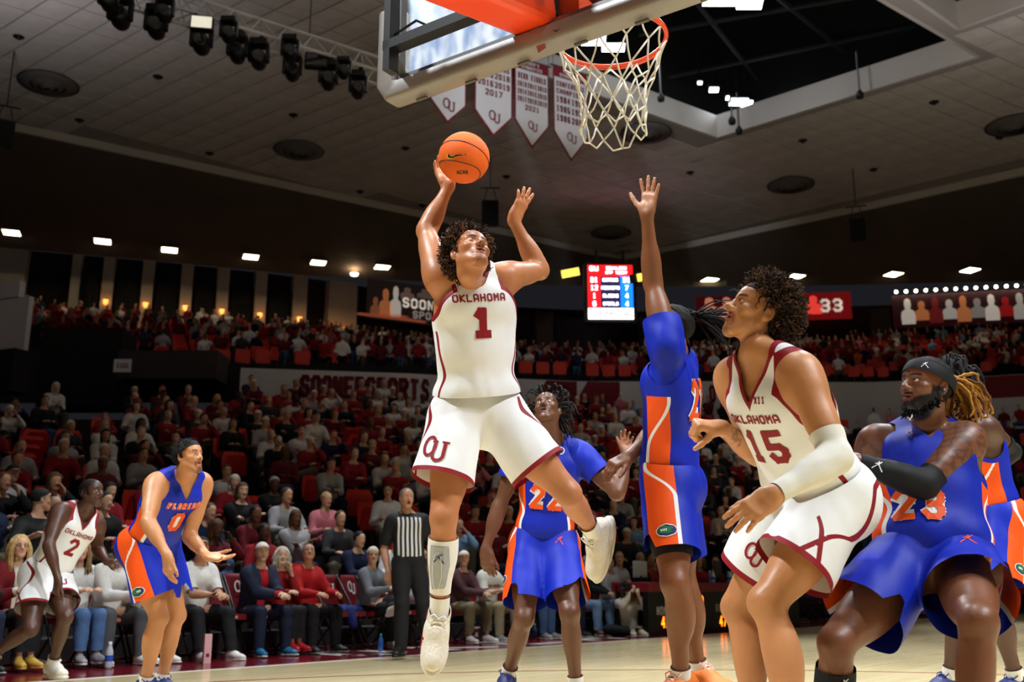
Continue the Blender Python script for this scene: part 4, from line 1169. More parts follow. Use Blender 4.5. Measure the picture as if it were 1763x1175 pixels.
# --- seating bowl: rows between three rings (front of the lower tier, parapet, top of the upper tier)
S0 = SIDE + 2.3; N0 = BASE + 28.65 + 4.0
def r_front(b):
    d = np.array([math.sin(b), math.cos(b), 0]); a = S0 / max(d @ SV, .02); c = N0 / max(d @ NV, .02)
    return (a ** -14 + c ** -14) ** (-1 / 14)
def px_of(b, y=640): return CX + FPX * math.tan(b) * (math.cos(PITCH) - (CY - y) / FPX * math.sin(PITCH))
def ring_pt(b, ytab, z):
    x = px_of(b); y = lerp_tab(x, ytab); x = px_of(b, y); return np.linalg.norm(atz(x, y, z)[:2])
Y1 = [(-400, 700), (100, 690), (420, 690), (760, 700), (1000, 704), (1240, 700), (1500, 698), (1763, 684), (2200, 670)]
Y2 = [(-400, 530), (0, 546), (300, 566), (520, 586), (700, 608), (900, 622), (1100, 622), (1300, 612), (1500, 600), (1763, 586), (2200, 575)]
def z1(b): return 6.2 + 2.4 * np.clip((b + .1) / .5, 0, 1)
def z2(b): return 13.2 + 1.0 * np.clip((b + .1) / .5, 0, 1)
def ring(b):
    r0 = r_front(b); r1 = max(ring_pt(b, Y1, z1(b)), r0 + 5); r2 = ring_pt(b, Y2, z2(b))
    return r0, r1, max(r2, r1 + 7)
BR = np.linspace(-1.02, 1.02, 146); RG = np.array([ring(b) for b in BR])
def ringi(b): return [np.interp(b, BR, RG[:, i]) for i in range(3)]
NR1, NR2 = 18, 15
WALLH = 1.0
def row_pos(tier, k, b):
    """front edge radius and floor height of row k"""
    r0, r1, r2 = ringi(b)
    if tier == 0: return r0 + (r1 - r0) * k / (NR1 + 3.2), .22 + (z1(b) - .22) * k / (NR1 + 3.2)
    return r1 + .4 + (r2 - r1 - .4) * k / NR2, z1(b) + WALLH + (z2(b) - z1(b) - WALLH) * k / NR2
def bp(b, r, z): return np.array([r * math.sin(b), r * math.cos(b), z])
M_STEP = mat('stand_concrete', srgb(48, 42, 42), .9, noise=.1, nscale=2)
for tier, nr in ((0, NR1), (1, NR2)):
    mb = MB(); V = []; Fc = []; bb = BR[::2]; nb = len(bb)
    for b in bb:
        col = []
        for k in range(nr):
            r, z = row_pos(tier, k, b); r2_, _ = row_pos(tier, k + 1, b); zp = (row_pos(tier, k - 1, b)[1] if k else (0 if tier == 0 else z1(b)))
            col += [bp(b, r, zp), bp(b, r, z), bp(b, r2_, z)]
        V += col
    m3 = nr * 3
    for i in range(nb - 1):
        for k in range(nr):
            for e in ((0, 1), (1, 2)):
                Fc.append((i * m3 + k * 3 + e[0], (i + 1) * m3 + k * 3 + e[0], (i + 1) * m3 + k * 3 + e[1], i * m3 + k * 3 + e[1]))
    mb.add(V, Fc); struct('seating_tier_lower' if tier == 0 else 'seating_tier_upper', mb, M_STEP)
# parapet between the tiers: white band with crimson letters
M_BAND = mat('parapet_white_band', srgb(228, 224, 226), .7); M_BANDR = mat('parapet_crimson', srgb(132, 20, 36), .7)
def bearing(x, y=675): return math.atan((x - CX) / FPX / (math.cos(PITCH) - (CY - y) / FPX * math.sin(PITCH)))
mb = MB(); xs = np.linspace(412, 3000, 100); V = []; Fc = []
for x in xs:
    b = bearing(x); r1 = ringi(b)[1]; z = z1(b)
    V += [bp(b, r1, z - 2.2), bp(b, r1, z + WALLH), bp(b, r1 + .3, z + WALLH)]
for i in range(len(xs) - 1):
    for e in (0, 1): Fc.append((3 * i + e, 3 * i + 3 + e, 3 * i + 4 + e, 3 * i + 1 + e))
mb.add(V, Fc); band = struct('wall_parapet', mb, M_BAND)
def on_band(x, w):                      # frame on the parapet at a bearing
    b = bearing(x); b2 = bearing(x + 3); r = ringi(b)[1] - w; p0 = bp(b, r, z1(b)); p1 = bp(b2, ringi(b2)[1] - w, z1(b2)); return p0, nz(np.array([*(p1 - p0)[:2], 0]))
def band_word(word, x0, x1):
    for i, ch in enumerate(word):
        p0, ex = on_band(x0 + (x1 - x0) * (i + .5) / len(word), .03)
        o = quads_flat(text2d(ch, .70, .46, .2, .3, .6), p0 + ZV * WALLH * .5, ex, ZV, 'letter', M_BANDR, band)
def band_panel(xa, xb, slant, m=M_BANDR):
    p0, ex = on_band(xa, .02); p1, _ = on_band(xb, .02); s = np.array([slant, 0]); 
    V = [p0 + ZV * .02, p1 + ZV * .02, p1 + ZV * (WALLH - .02) + nz(p1 - p0) * slant, p0 + ZV * (WALLH - .02) + nz(p1 - p0) * slant]
    o = MB().add(V, [(0, 1, 2, 3)]).build('crimson_panel', m, band)
band_word('SOONERSPORTS', 515, 742)
band_panel(915, 985, .7); band_panel(985, 1055, .7); band_panel(1185, 1200, 0)
band_word('O', 962, 984)
band_word('BOOMER', 1192, 1330)
for xa, xb in ((1330, 1400), (1655, 1690), (1690, 1763)): band_panel(xa, xb, .6)
# ------------------------------------------------------------------ back wall of the concourse: pilasters, curtains, lit murals
M_PIL = mat('pilaster_cream_plaster', srgb(226, 212, 190), .85, noise=.05, nscale=2)
M_CURT = mat('black_curtain', srgb(16, 14, 15), .75)
M_WALLD = mat('dark_brown_concourse_wall', srgb(52, 40, 36), .9)
def wallp(x, z, back=0.0):
    b = bearing(x, 500); r2 = ringi(b)[2] + 1.2 + back; return bp(b, r2, z)
mb = MB(); xs = np.linspace(-1700, 3400, 60); V = []; Fc = []
for x in xs: V += [wallp(x, 11.0, .6), wallp(x, ZO + 1.2, .6)]
for i in range(59): Fc.append((2 * i, 2 * i + 2, 2 * i + 3, 2 * i + 1))
mb.add(V, Fc); struct('wall_far', mb, M_WALLD)
M_SCON = mat('sconce_glow_glass', srgb(255, 190, 110), .4, emit=srgb(255, 170, 80), es=2.2)
pil = [(18, 26), (130, 8), (186, 10), (254, 10), (320, 10), (382, 10), (447, 10), (514, 12), (586, 24)]
for i, (x, w) in enumerate(pil):
    a, b = wallp(x - w, 0), wallp(x + w, 0); d = nz(b - a); n = np.array([d[1], -d[0], 0])
    o = MB().box((a + b) / 2 * np.array([1, 1, 0]) + ZV * 14.0 + n * .15, (np.linalg.norm(b - a) / 2, .35, 2.9), np.stack([d, n, ZV])).build('wall_pilaster', M_PIL); o['kind'] = 'structure'
    if 1 < i < 8:
        c = (a + b) / 2 * np.array([1, 1, 0]) + ZV * 14.5 + n * .62
        r = empty('wall_sconce', c, 0, 'small warm sconce lamp glowing low on a cream pilaster', 'lamp', 'sconces along the concourse pilasters')
        MB().lathe([(.02, -.2), (.09, -.14), (.13, .05)], c, 12).build('shade', M_SCON, r, True)
        MB().box(c - n * .14, (.06, .1, .12), np.stack([d, n, ZV])).build('bracket', M_CURT, r)
for i in range(1, len(pil) - 2):
    xa = pil[i][0] + pil[i][1] + 1; xb = pil[i + 1][0] - pil[i + 1][1] - 1
    a, b = wallp(xa, 0), wallp(xb, 0); d = nz(b - a); n = np.array([d[1], -d[0], 0]); K = 22; V = []; Fc = []
    for j in range(K + 1):
        q = a + (b - a) * j / K + n * (.25 + .55 * math.sin(math.pi * j / K) + .05 * math.cos(j * 2.4)); V += [[q[0], q[1], 11.6], [q[0], q[1], 16.0]]
    for j in range(K): Fc.append((2 * j, 2 * j + 2, 2 * j + 3, 2 * j + 1))
    o = MB().add(V, Fc).build('curtain', M_CURT, None, True)
    tag(o, 'black curtain between cream pilasters, %s from the team mural' % ('first', 'second', 'third', 'fourth', 'fifth', 'sixth', 'seventh')[len(pil) - 3 - i], 'curtain', 'curtains along the concourse wall')
for x, w in ((935, 14), (1508, 17), (1104, 8)):
    a, b = wallp(x - w, 0), wallp(x + w, 0); d = nz(b - a); n = np.array([d[1], -d[0], 0])
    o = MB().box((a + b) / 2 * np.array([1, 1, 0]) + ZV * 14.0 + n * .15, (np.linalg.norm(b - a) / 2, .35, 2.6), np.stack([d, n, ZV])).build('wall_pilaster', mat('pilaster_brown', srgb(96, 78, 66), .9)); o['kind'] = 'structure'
# murals: back-lit picture panels
def mural(x0, x1, y0, y1, base, glow, label, items, words=()):
    za = lambda x, y: CAMP[2] + ray(x, y)[2] * (np.linalg.norm(wallp(x, 0)[:2]) / np.linalg.norm(ray(x, y)[:2]))
    xm = (x0 + x1) / 2; a, b = wallp(x0, 0), wallp(x1, 0); d = nz(b - a); n = np.array([d[1], -d[0], 0]); zb, zt = za(xm, y1), za(xm, y0)
    c = (a + b) / 2 * np.array([1, 1, 0]) + ZV * (zb + zt) / 2 + n * .2; W = np.linalg.norm(b - a); Hh = zt - zb
    r = empty('mural', c, 0, label, 'mural'); A = np.stack([d, n, ZV])
    MB().box(c, (W / 2, .05, Hh / 2), A).build('panel', mat('mural_base_%d' % int(x0), base, .6, emit=base, es=glow), r)
    for i, (fx, fy, w, h, col) in enumerate(items):
        m = mat('mural_ink_%02x%02x%02x' % tuple(int(255 * min(1, k)) for k in col), col, .6, emit=col, es=glow * 1.4)
        cc = c + d * (fx - .5) * W + ZV * (fy - .5) * Hh
        poly = [(a * w * W, b * h * Hh) for a, b in ((-.8, -.5), (.8, -.5), (.86, -.2), (.75, -.02), (.3, .08), (.42, .25), (.34, .43), (0, .5), (-.34, .43), (-.42, .25), (-.3, .08), (-.75, -.02), (-.86, -.2))]
        MB().prism(poly, .05, .08, np.stack([d, ZV, n]), cc).build('printed_figure', m, r)
    for t, fx, fy, h, col in words:
        m = mat('mural_word_%02x%02x%02x' % tuple(int(255 * min(1, k)) for k in col), col, .6, emit=col, es=glow * 2)
        quads_flat(text2d(t, h * Hh, .7, .2, .3, 1), c + d * (fx - .5) * W + ZV * (fy - .5) * Hh + n * .1, d, ZV, 'lettering', m, r)
    return r, c, d, n, W, Hh
ora, wht, red, drk = srgb(200, 120, 70), srgb(226, 214, 200), srgb(170, 24, 26), srgb(30, 22, 20)
mural(630, 770, 492, 558, srgb(46, 34, 30), .25, 'back-lit team mural with a pale word beside the cream column', [(.22, .45, .09, .7, ora), (.34, .5, .08, .8, wht), (.1, .3, .07, .5, srgb(150, 90, 60)), (.48, .75, .1, .3, srgb(120, 96, 84)), (.7, .8, .12, .25, srgb(110, 90, 80)), (.3, .1, .5, .14, srgb(180, 90, 60))], (('SOONER', .72, .5, .26, wht), ('SPORTS', .78, .22, .2, srgb(150, 140, 130))))
mural(1196, 1262, 512, 556, srgb(84, 14, 18), .35, 'dark red mural with two glowing white figures', [(.35, .55, .28, .8, srgb(230, 140, 110)), (.8, .55, .26, .8, srgb(230, 150, 120))])
mural(1372, 1462, 506, 552, srgb(110, 12, 14), .7, 'bright red mural with a large white number and a round head', [(.28, .55, .2, .7, srgb(220, 60, 50))], (('33', .62, .5, .5, wht),))
mr = mural(1532, 1800, 505, 562, srgb(56, 16, 20), .22, 'long dark red mural of framed team portraits under a string of bulbs', [(.1 + .09 * i, .5, .055, .6 if i % 2 else .8, c_) for i, c_ in enumerate((wht, ora, srgb(120, 30, 30), srgb(200, 190, 180), ora, srgb(150, 140, 136), wht, red, srgb(190, 180, 170), srgb(150, 30, 34)))])
r, c, d, n, W, Hh = mr
lamp = empty('bulb_string', c + ZV * (Hh / 2 + .15) + n * .3, 0, 'string of small round white bulbs above the portrait mural', 'string lights')
MB().tube([c + d * (t - .5) * W + ZV * (Hh / 2 + .25) + n * .3 for t in np.linspace(0, 1, 8)], .02, 5).build('cable', M_CURT, lamp)
for i in range(15):
    q = c + d * (.03 + i / 15.5 - .5) * W + ZV * (Hh / 2 + .15) + n * .3
    MB().lathe([(.0, -.1), (.08, -.06), (.1, 0), (.07, .07), (0, .1)], q, 10).build('bulb', mat('warm_bulb', srgb(255, 240, 220), .4, emit=srgb(255, 235, 210), es=12), lamp, True)
# lit doorway with an orange glow beside the mural
x = 586; a = wallp(x, 13.2) + np.array([0, -1.0, 0]); 
o = MB().box(a + ZV * .2, (.5, .05, .75)).build('doorway_light', mat('orange_doorway_glow', srgb(240, 160, 50), .5, emit=srgb(255, 150, 40), es=1.4)); tag(o, 'orange glowing doorway panel on the cream column', 'light panel')

# ------------------------------------------------------------------ ceiling fixtures
M_LAMP = mat('square_lamp_diffuser', srgb(255, 240, 214), .5, emit=srgb(255, 232, 190), es=14.0)
M_METAL = mat('dull_metal', srgb(120, 118, 116), .45, metal=.8); M_BLK = mat('black_metal', srgb(14, 14, 15), .5)
def flush_lamp(x, y, label, half=.34):
    z = ZO + .3
    for _ in range(40):
        c = atz(x, y, z); b = math.atan2(c[0], c[1])
        e, o_ = by_bearing(E2, b), by_bearing(outerpts, b); re, ro, rr = np.linalg.norm(e[:2]), np.linalg.norm(o_[:2]), np.linalg.norm(c[:2])
        t = np.clip((rr - re) / (ro - re), 0, 1.2); z = .5 * z + .5 * (e[2] + (o_[2] - e[2]) * t)
    c = atz(x, y, z); A = np.stack([nz(np.array([1, .35, 0])), nz(np.array([-.35, 1, 0])), ZV])
    r = empty('square_ceiling_lamp', c, 0, label, 'ceiling lamp', 'square lamps in the outer ceiling')
    MB().box(c - ZV * .03, (half + .08, half + .08, .05), A).build('lamp_frame', M_PLAST, r)
    MB().box(c - ZV * .075, (half, half, .02), A).build('diffuser', M_LAMP, r)
    l = bpy.data.lights.new('lamp_glow', 'AREA'); l.energy = 1.6; l.size = 1.2; l.color = (1, .82, .6); lo = bpy.data.objects.new('lamp_glow', l); COL.objects.link(lo); lo.parent = r; lo.location = (0, 0, -.12)
ORD = ('first', 'second', 'third', 'fourth', 'fifth', 'sixth', 'seventh', 'eighth', 'ninth', 'tenth', 'eleventh', 'twelfth', 'thirteenth', 'fourteenth')
for i, (x, y) in enumerate(((886, 473), (658, 458), (548, 450), (432, 440), (292, 428), (177, 413), (20, 398))): flush_lamp(x, y, 'square ceiling lamp above the curtains, %s from the video board' % ORD[i])
for i, (x, y) in enumerate(((1222, 480), (1370, 474), (1538, 470), (1670, 463))): flush_lamp(x, y, 'square ceiling lamp above the red murals, %s from the video board' % ORD[i])
o = atz(610, 473, ZO - .1); mb = MB().lathe([(0, -.05), (.16, -.04), (.2, .05)], o, 14).build('round_ceiling_lamp', mat('round_lamp_glow', srgb(255, 235, 200), .4, emit=srgb(255, 225, 180), es=14), None, True); tag(mb, 'small round ceiling lamp beside the square lamps', 'ceiling lamp')
def diffuser(x, y, ro=.95):
    z = ZC if y < 300 else ZC
    c = atz(x, y, ZC - .12); r = empty('air_diffuser', c, 0, 'round louvred air diffuser set into the tiled ceiling', 'air vent', 'round air diffusers in the ceiling')
    for i, (a, b, zz) in enumerate(((.62, 1.0, 0), (.36, .58, -.06), (.12, .32, -.1))):
        MB().lathe([(a * ro, zz - .12), (b * ro, zz - .02), (b * ro, zz + .02), (a * ro, zz - .08)], c, 28).build('louvre_ring', mat('diffuser_grey', srgb(112, 106, 104), .6), r, True)
    MB().lathe([(0, -.1), (.1 * ro, -.12), (.12 * ro, -.05)], c, 12).build('hub', mat('diffuser_grey', srgb(112, 106, 104), .6), r, True)
    MB().lathe([(0, -.012), (1.05 * ro, -.012)], c, 28).build('back_plate', mat('diffuser_dark', srgb(40, 38, 38), .8), r)
for x, y in ((83, 144), (515, 259), (1112, 229), (1362, 319), (1745, 216), (1052, 401), (380, 377 - 130)):
    if (x, y) not in ((380, 247),): diffuser(x, y)
for x, y in ((32, 63), (272, 132), (137, 207), (505, 198), (361, 264), (698, 255), (727, 354), (1382, 242), (1608, 176), (1722, 236), (1504, 292), (1188, 297), (872, 304), (620, 330)):
    c = atz(x, y, ZC - .04); o = MB().lathe([(0, -.12), (.05, -.1), (.05, -.03), (.17, -.02), (.18, .0)], c, 12).build('ceiling_sprinkler', M_BLK, None, True)
    tag(o, 'small dark sprinkler head dotting the tiled ceiling', 'sprinkler', 'sprinkler heads in the tiled ceiling')
def speaker(x, y, z, sc, label):
    c = atz(x, y, z); r = empty('hanging_speaker', c, 0, label, 'speaker'); A = ortho(nz(-c * np.array([1, 1, 0])), nz(ZV + nz(-c * np.array([1, 1, 0])) * .25))
    o = MB().box(c, (.34 * sc, .3 * sc, .52 * sc), A).build('cabinet', M_BLK, r); bevel(o, .06)
    MB().box(c + A[1] * .31 * sc, (.29 * sc, .012, .46 * sc), A).build('grille', mat('speaker_grille', srgb(8, 8, 9), .9), r)
    for g in (-1, 1): MB().tube([c + A[0] * g * .25 * sc + A[2] * .5 * sc, c + A[0] * g * .12 * sc + ZV * 1.1 * sc], .018, 5).build('hanger', M_BLK, r)
    MB().tube([c + ZV * 1.1 * sc - A[0] * .4, c + ZV * 1.1 * sc + A[0] * .4], .03, 6).build('bar', M_BLK, r)
    MB().tube([c + ZV * 1.1 * sc, np.array([c[0], c[1], ZC - .06])], .02, 5).build('rod', M_BLK, r)
speaker(844, 368, 15.3, 1.0, 'black loudspeaker hanging behind the shooter')
speaker(1477, 397, 15.0, .95, 'black loudspeaker hanging above the red murals')
speaker(6, 232, 14.8, .9, 'black loudspeaker hanging at the end of the light strip ceiling edge')
# lamps and rods in the roof opening
M_FLOOD = mat('floodlight_face', srgb(245, 250, 255), .4, emit=srgb(235, 245, 255), es=40.0)
def flood(x, y, z, w, h, label, tilt=(0, -.4, -1), grp=None):
    c = atz(x, y, z); A = ortho(nz(np.array(tilt)), nz(np.array([0, 1, -.4]))); r = empty('floodlight', c, 0, label, 'floodlight', grp)
    MB().box(c, (w, .02, h), A).build('lens', M_FLOOD, r); o = MB().box(c - A[1] * .16, (w + .05, .14, h + .05), A).build('housing', M_BLK, r)
    MB().tube([c - A[1] * .3, c - A[1] * .3 + ZV * 1.2], .03, 5).build('hanger', M_BLK, r)
g_ = 'floodlights in the dark roof opening'
for x, y, z, w, h in ((1240, -4, 20.5, .55, .32), (1291, 6, 20.5, .42, .22), (1022, 66, 20.0, .42, .3), (1056, 82, 20.0, .4, .16), (1272, 176, 19.2, .34, .16), (1286, 179, 19.2, .2, .14), (1229, 155, 19.6, .16, .1), (1256, 169, 19.4, .12, .08), (1205, 143, 19.8, .07, .05)):
    flood(x, y, z, w, h, 'white floodlight shining in the dark roof opening', grp=g_)
for x, y, dz in ((1272, 222, 1.5), (1480, 160, 1.6), (1260, 205, .9), (1138, 165, 1.4)):
    c = atz(x, y, ZC - .2); o = empty('hanging_camera', c, 0, 'slim rod with a small pod hanging at the edge of the roof opening', 'camera', 'small pods hanging at the roof opening')
    MB().tube([c, c + ZV * dz], .035, 6).build('rod', M_METAL, o); MB().lathe([(0, -.25), (.12, -.2), (.14, -.05), (.05, .1)], c, 12).build('pod', M_BLK, o, True)
# catwalk pipes inside the dark opening
cw = empty('catwalk', atz(1300, 90, 19.5), 0, 'dark catwalk pipes crossing the black roof opening', 'catwalk')
for (xa, ya), (xb, yb) in (((1100, 60), (1560, -20)), ((1120, 140), (1600, 40)), ((1180, -20), (1330, 170)), ((1320, -20), (1480, 110))):
    MB().tube([atz(xa, ya, 20.6), atz(xb, yb, 20.6)], .09, 6).build('pipe', mat('catwalk_grey', srgb(34, 36, 40), .6), cw)

# ------------------------------------------------------------------ lighting truss
def make_truss():
    A, B = atz(120, -45, 12.9), atz(690, 134, 12.9); d = nz(B - A); L = np.linalg.norm(B - A); n = np.array([-d[1], d[0], 0])
    mT = mat('aluminium_truss', srgb(214, 212, 218), .45, metal=.15); r = empty('lighting_truss', A, 0, 'aluminium triangular truss hung under the tiled ceiling carrying stage lights', 'truss')
    ch = [(0, 0, 0), (.55, 0, .12), (.0, 0, .52)]
    offs = [n * 0, n * .62, n * .31 + ZV * .55]
    for o in offs: MB().tube([A + o, B + o], .042, 6).build('chord', mT, r)
    k = int(L / .6)
    for i in range(k):
        a = i * L / k; b = (i + .5) * L / k; c = (i + 1) * L / k
        for o1, o2 in ((0, 2), (1, 2), (0, 1)):
            mb = MB(); mb.tube([A + d * a + offs[o1], A + d * b + offs[o2], A + d * c + offs[o1]], .021, 4); mb.build('brace', mT, r)
    for t in (.25, .7): MB().tube([A + d * L * t + offs[2], A + d * L * t + offs[2] + ZV * (ZC - A[2] - .63)], .012, 5).build('cable', M_BLK, r)
    mH = mat('moving_head_black', srgb(12, 12, 13), .45); mL = mat('moving_head_lens', srgb(30, 34, 40), .1, coat=1.0)
    def chord_near(c):
        return min((A + o + d * float(np.clip((c - A - o) @ d, 0, L)) for o in offs[:2]), key=lambda w: np.linalg.norm(w - c))
    def head(x, y, sc, lit=False, flat=False, nth=''):
        c = atz(x, y, 12.35 if not flat else 12.8); f = nz(np.array([.12, -.75, -.65])); U = ortho(f, ZV)
        q = empty('stage_light', c, 0, ('stage light with a lit white face on the truss' if lit else 'flat stage light panel tucked under the truss' if flat else 'black moving-head stage light, %s along the truss from the backboard end' % nth), 'stage light', 'stage lights on the truss')
        s = sc * .84
        if flat or lit:
            o = MB().box(c, (.3 * s, .12 * s, .2 * s), U).build('housing', mH, q); bevel(o, .03)
            MB().box(c + U[1] * .125 * s, (.26 * s, .008, .16 * s), U).build('lens', M_FLOOD if False else (mat('warm_panel_face', srgb(240, 236, 215), .5, emit=srgb(240, 236, 215), es=.8) if lit else mL), q)
            MB().tube([c, chord_near(c)], .03, 5).build('clamp', mH, q); return
        # base, yoke arms, head with lens
        o = MB().box(c + ZV * .42 * s, (.2 * s, .17 * s, .08 * s)).build('base', mH, q); bevel(o, .02)
        for g in (-1, 1): MB().box(c + U[0] * g * .2 * s + ZV * .17 * s, (.035 * s, .07 * s, .22 * s)).build('yoke_arm', mH, q)
        ax = np.stack([U[0], U[2], U[1]]); prof = [(0, -.28), (.15, -.27), (.185, -.15), (.19, .1), (.16, .24), (.13, .26)]
        MB().lathe([(a * s, b * s) for a, b in prof], c, 16, ax=ax).build('lamp_head', mH, q, True)
        MB().lathe([(0, .262 * s), (.135 * s, .255 * s)], c, 16, ax=ax).build('lens', mL, q)
        MB().tube([c + ZV * .5 * s, chord_near(c)], .05 * s, 6).build('clamp', mH, q)
    for x, y, s in ((206, 30, 1.25), (268, 48, 1.2), (283, 24, .95), (346, 76, 1.2), (393, 60, .95), (408, 92, 1.15), (445, 103, 1.15), (499, 92, 1.0), (503, 124, 1.1), (565, 139, 1.15), (592, 124, .85), (616, 155, 1.1), (186, 4, 1.0)): head(x, y, s, nth=ORD[[616, 592, 565, 503, 499, 445, 408, 393, 346, 283, 268, 206, 186].index(x)])
    head(348, 42, .95, lit=True); head(545, 106, 1.1, flat=True)
make_truss()

# ------------------------------------------------------------------ championship banners
M_BANW = mat('banner_white_cloth', srgb(236, 234, 242), .8, bump=.1, bscale=4); M_BANR = mat('banner_crimson', srgb(136, 20, 40), .8)
def banner(x0, x1, ytop, yside, ytip, d0, head, rows, label):
    xc = (x0 + x1) / 2; hx = nz(np.array([.86, .5, 0])); c = at(xc, ytop, d0); n = np.array([hx[1], -hx[0], 0]); n = n if n[1] < 0 else -n
    r_ = np.linalg.norm(c - CAMP); 
    def ext(x):
        rr = ray(x, ytop); o = CAMP - c; M = np.array([[rr[0], -hx[0]], [rr[1], -hx[1]]]); t = np.linalg.solve(M, -o[:2]); return t[1]
    a, b = ext(x0), ext(x1)
    def zz(y): rr = ray(xc, y); return CAMP[2] + rr[2] * np.linalg.norm(c[:2]) / np.linalg.norm(rr[:2]) - c[2]
    zs, zt = zz(yside), zz(ytip)
    r = empty('championship_banner', c, 0, label, 'banner')
    A = np.stack([hx, ZV, n])
    def wav(poly, z0, z1, name, m):
        MB().prism(poly, z0, z1, A, c).build(name, m, r)
    P = [(a, 0), (a, zs), ((a + b) / 2, zt), (b, zs), (b, 0)]; w = b - a; e = .045
    wav(P, -.012, .0, 'border', M_BANR)
    wav([(a + e, -.0), (a + e, zs + e * .4), ((a + b) / 2, zt + e * 2.2), (b - e, zs + e * .4), (b - e, 0)], .002, .008, 'cloth', M_BANW)
    H = -zs; hh = .17 * H if head else 0
    if head:
        wav([(a, 0), (a, -hh), (b, -hh), (b, 0)], .010, .014, 'header', M_BANR)
        for i, t in enumerate(head): quads_flat(text2d(t, hh * .34, min(.8, 1.25 * w / (len(t) * hh * .5)) * .62, .2, .25, 1), c + hx * (a + b) / 2 - ZV * hh * (.28 + .46 * i) + n * .02, hx, ZV, 'header_lettering', M_BANW, r)
    z = -hh - .06 * H
    for t, h in rows:
        for j, wd in enumerate(t):
            fx = (j + .5) / len(t); quads_flat(text2d(wd, h * H, float(np.clip(.86 * w / (len(t) * len(wd) * h * H) - .15, .16, .62)), .2, .25, 1), c + hx * (a + w * (.06 + .88 * fx)) + ZV * (z - h * H / 2) + n * .02, hx, ZV, 'lettering', M_BANR, r)
        z -= h * H * 1.42
    quads_flat(ou2d(.15 * H), c + hx * (a + b) / 2 + ZV * (zs * .86 + zt * .14) + n * .02, hx, ZV, 'emblem', M_BANR, r)
    MB().tube([c - ZV * .0 + hx * (a - .1), c + hx * (b + .1)], .03, 6).build('pole', M_METAL, r)
    for q in (a, b): MB().tube([c + hx * q, np.array([*(c + hx * q)[:2], ZC - .065])], .008, 4).build('cable', M_BLK, r)
banner(742, 804, 45, 176, 213, 30.7, (), [(('CONFERENCE',), .07), (('CHAMPIONS',), .07), (('2008', '2012'), .08), (('2011', '2014'), .08)], 'white pennant banner showing only years and a crimson emblem at its tip')
banner(818, 882, 70, 196, 236, 31.4, ("WOMEN'S", 'GYMNASTICS'), [(('CONFERENCE',), .075), (('CHAMPIONS',), .075), (('2015', '2018'), .085), (('2016', '2019'), .085), (('2017',), .085)], 'white pennant banner listing champion years 2015 to 2019')
banner(886, 944, 106, 212, 256, 32.2, ("WOMEN'S", 'GYMNASTICS'), [(('NCAA FINALS',), .1), (('2010', '2011', '2013'), .085), (('2014', '2015', '2016'), .085), (('2017', '2018', '2019'), .085), (('2021',), .085)], 'white pennant banner with a crimson header and finals years in three columns')
banner(952, 1010, 120, 232, 278, 32.9, ("WOMEN'S", 'GYMNASTICS'), [(('CONFERENCE',), .08), (('CHAMPIONS',), .08), (('1984', '1998'), .1), (('1985', '1999'), .1), (('1986', '2003'), .1)], 'white pennant banner of 1980s champion years partly behind the net')

# ------------------------------------------------------------------ video board at the far corner
def video_board():
    hx = nz(np.array([1, .02, 0])); c = at(1051, 503, 46.0); n = np.array([hx[1], -hx[0], 0]); s = 46.0 / FPX
    W, Hh = 78 * s, 97 * s; r = empty('video_board', c, 0, 'tall lit video board showing red and blue game statistics', 'scoreboard'); A = np.stack([hx, ZV, n])
    o = MB().box(c - n * .3, (W / 2 + .15, Hh / 2 + .15, .25), A).build('cabinet', M_BLK, r)
    def em(nm, col, e=2.2): return mat('led_' + nm, col, .5, emit=col, es=e)
    def rect(fx0, fx1, fy0, fy1, m, z=.0): MB().box(c + hx * ((fx0 + fx1) / 2 - .5) * W + ZV * ((fy0 + fy1) / 2 - .5) * Hh + n * z, ((fx1 - fx0) * W / 2, (fy1 - fy0) * Hh / 2, .01), A).build('screen_panel', m, r)
    R_, B_, N_, W_ = em('red', srgb(225, 20, 24)), em('blue', srgb(20, 110, 230)), em('navy', srgb(40, 36, 70), 1.2), em('white', srgb(250, 246, 255), 3.2)
    rect(0, 1, .79, 1, R_); rect(0, .28, .2, .79, R_); rect(.28, .72, .2, .79, N_); rect(.72, 1, .2, .79, B_); rect(0, 1, 0, .2, W_)
    def w(t, fx, fy, h, m=W_, wd=.62): quads_flat(text2d(t, h * Hh, wd, .2, .25, 9), c + hx * (fx - .5) * W + ZV * (fy - .5) * Hh + n * .04, hx, ZV, 'lettering', m, r)
    w('OU', .14, .93, .09, W_, .8); w('DOWNLOAD', .64, .94, .055, W_, .7); w('APP TODAY', .64, .855, .055, W_, .66)
    for i, (a, t, b) in enumerate((('31', 'BOARDS', '31'), ('12', 'ASSISTS', '7'), ('1', 'BLOCKS', '4'), ('6', 'STEALS', '4'))):
        fy = .72 - i * .147; w(a, .14, fy, .095); w(t, .5, fy, .062); w(b, .86, fy, .095)
    w('PYROCAL', .62, .1, .11, em('grey', srgb(90, 86, 96), .6), .66); w('OU', .13, .1, .1, R_)
    for x in (-.3, .3): MB().tube([c + hx * W * x + ZV * Hh / 2, c + hx * W * x + ZV * (Hh / 2 + .7)], .06, 6).build('hanger', M_BLK, r)
video_board()
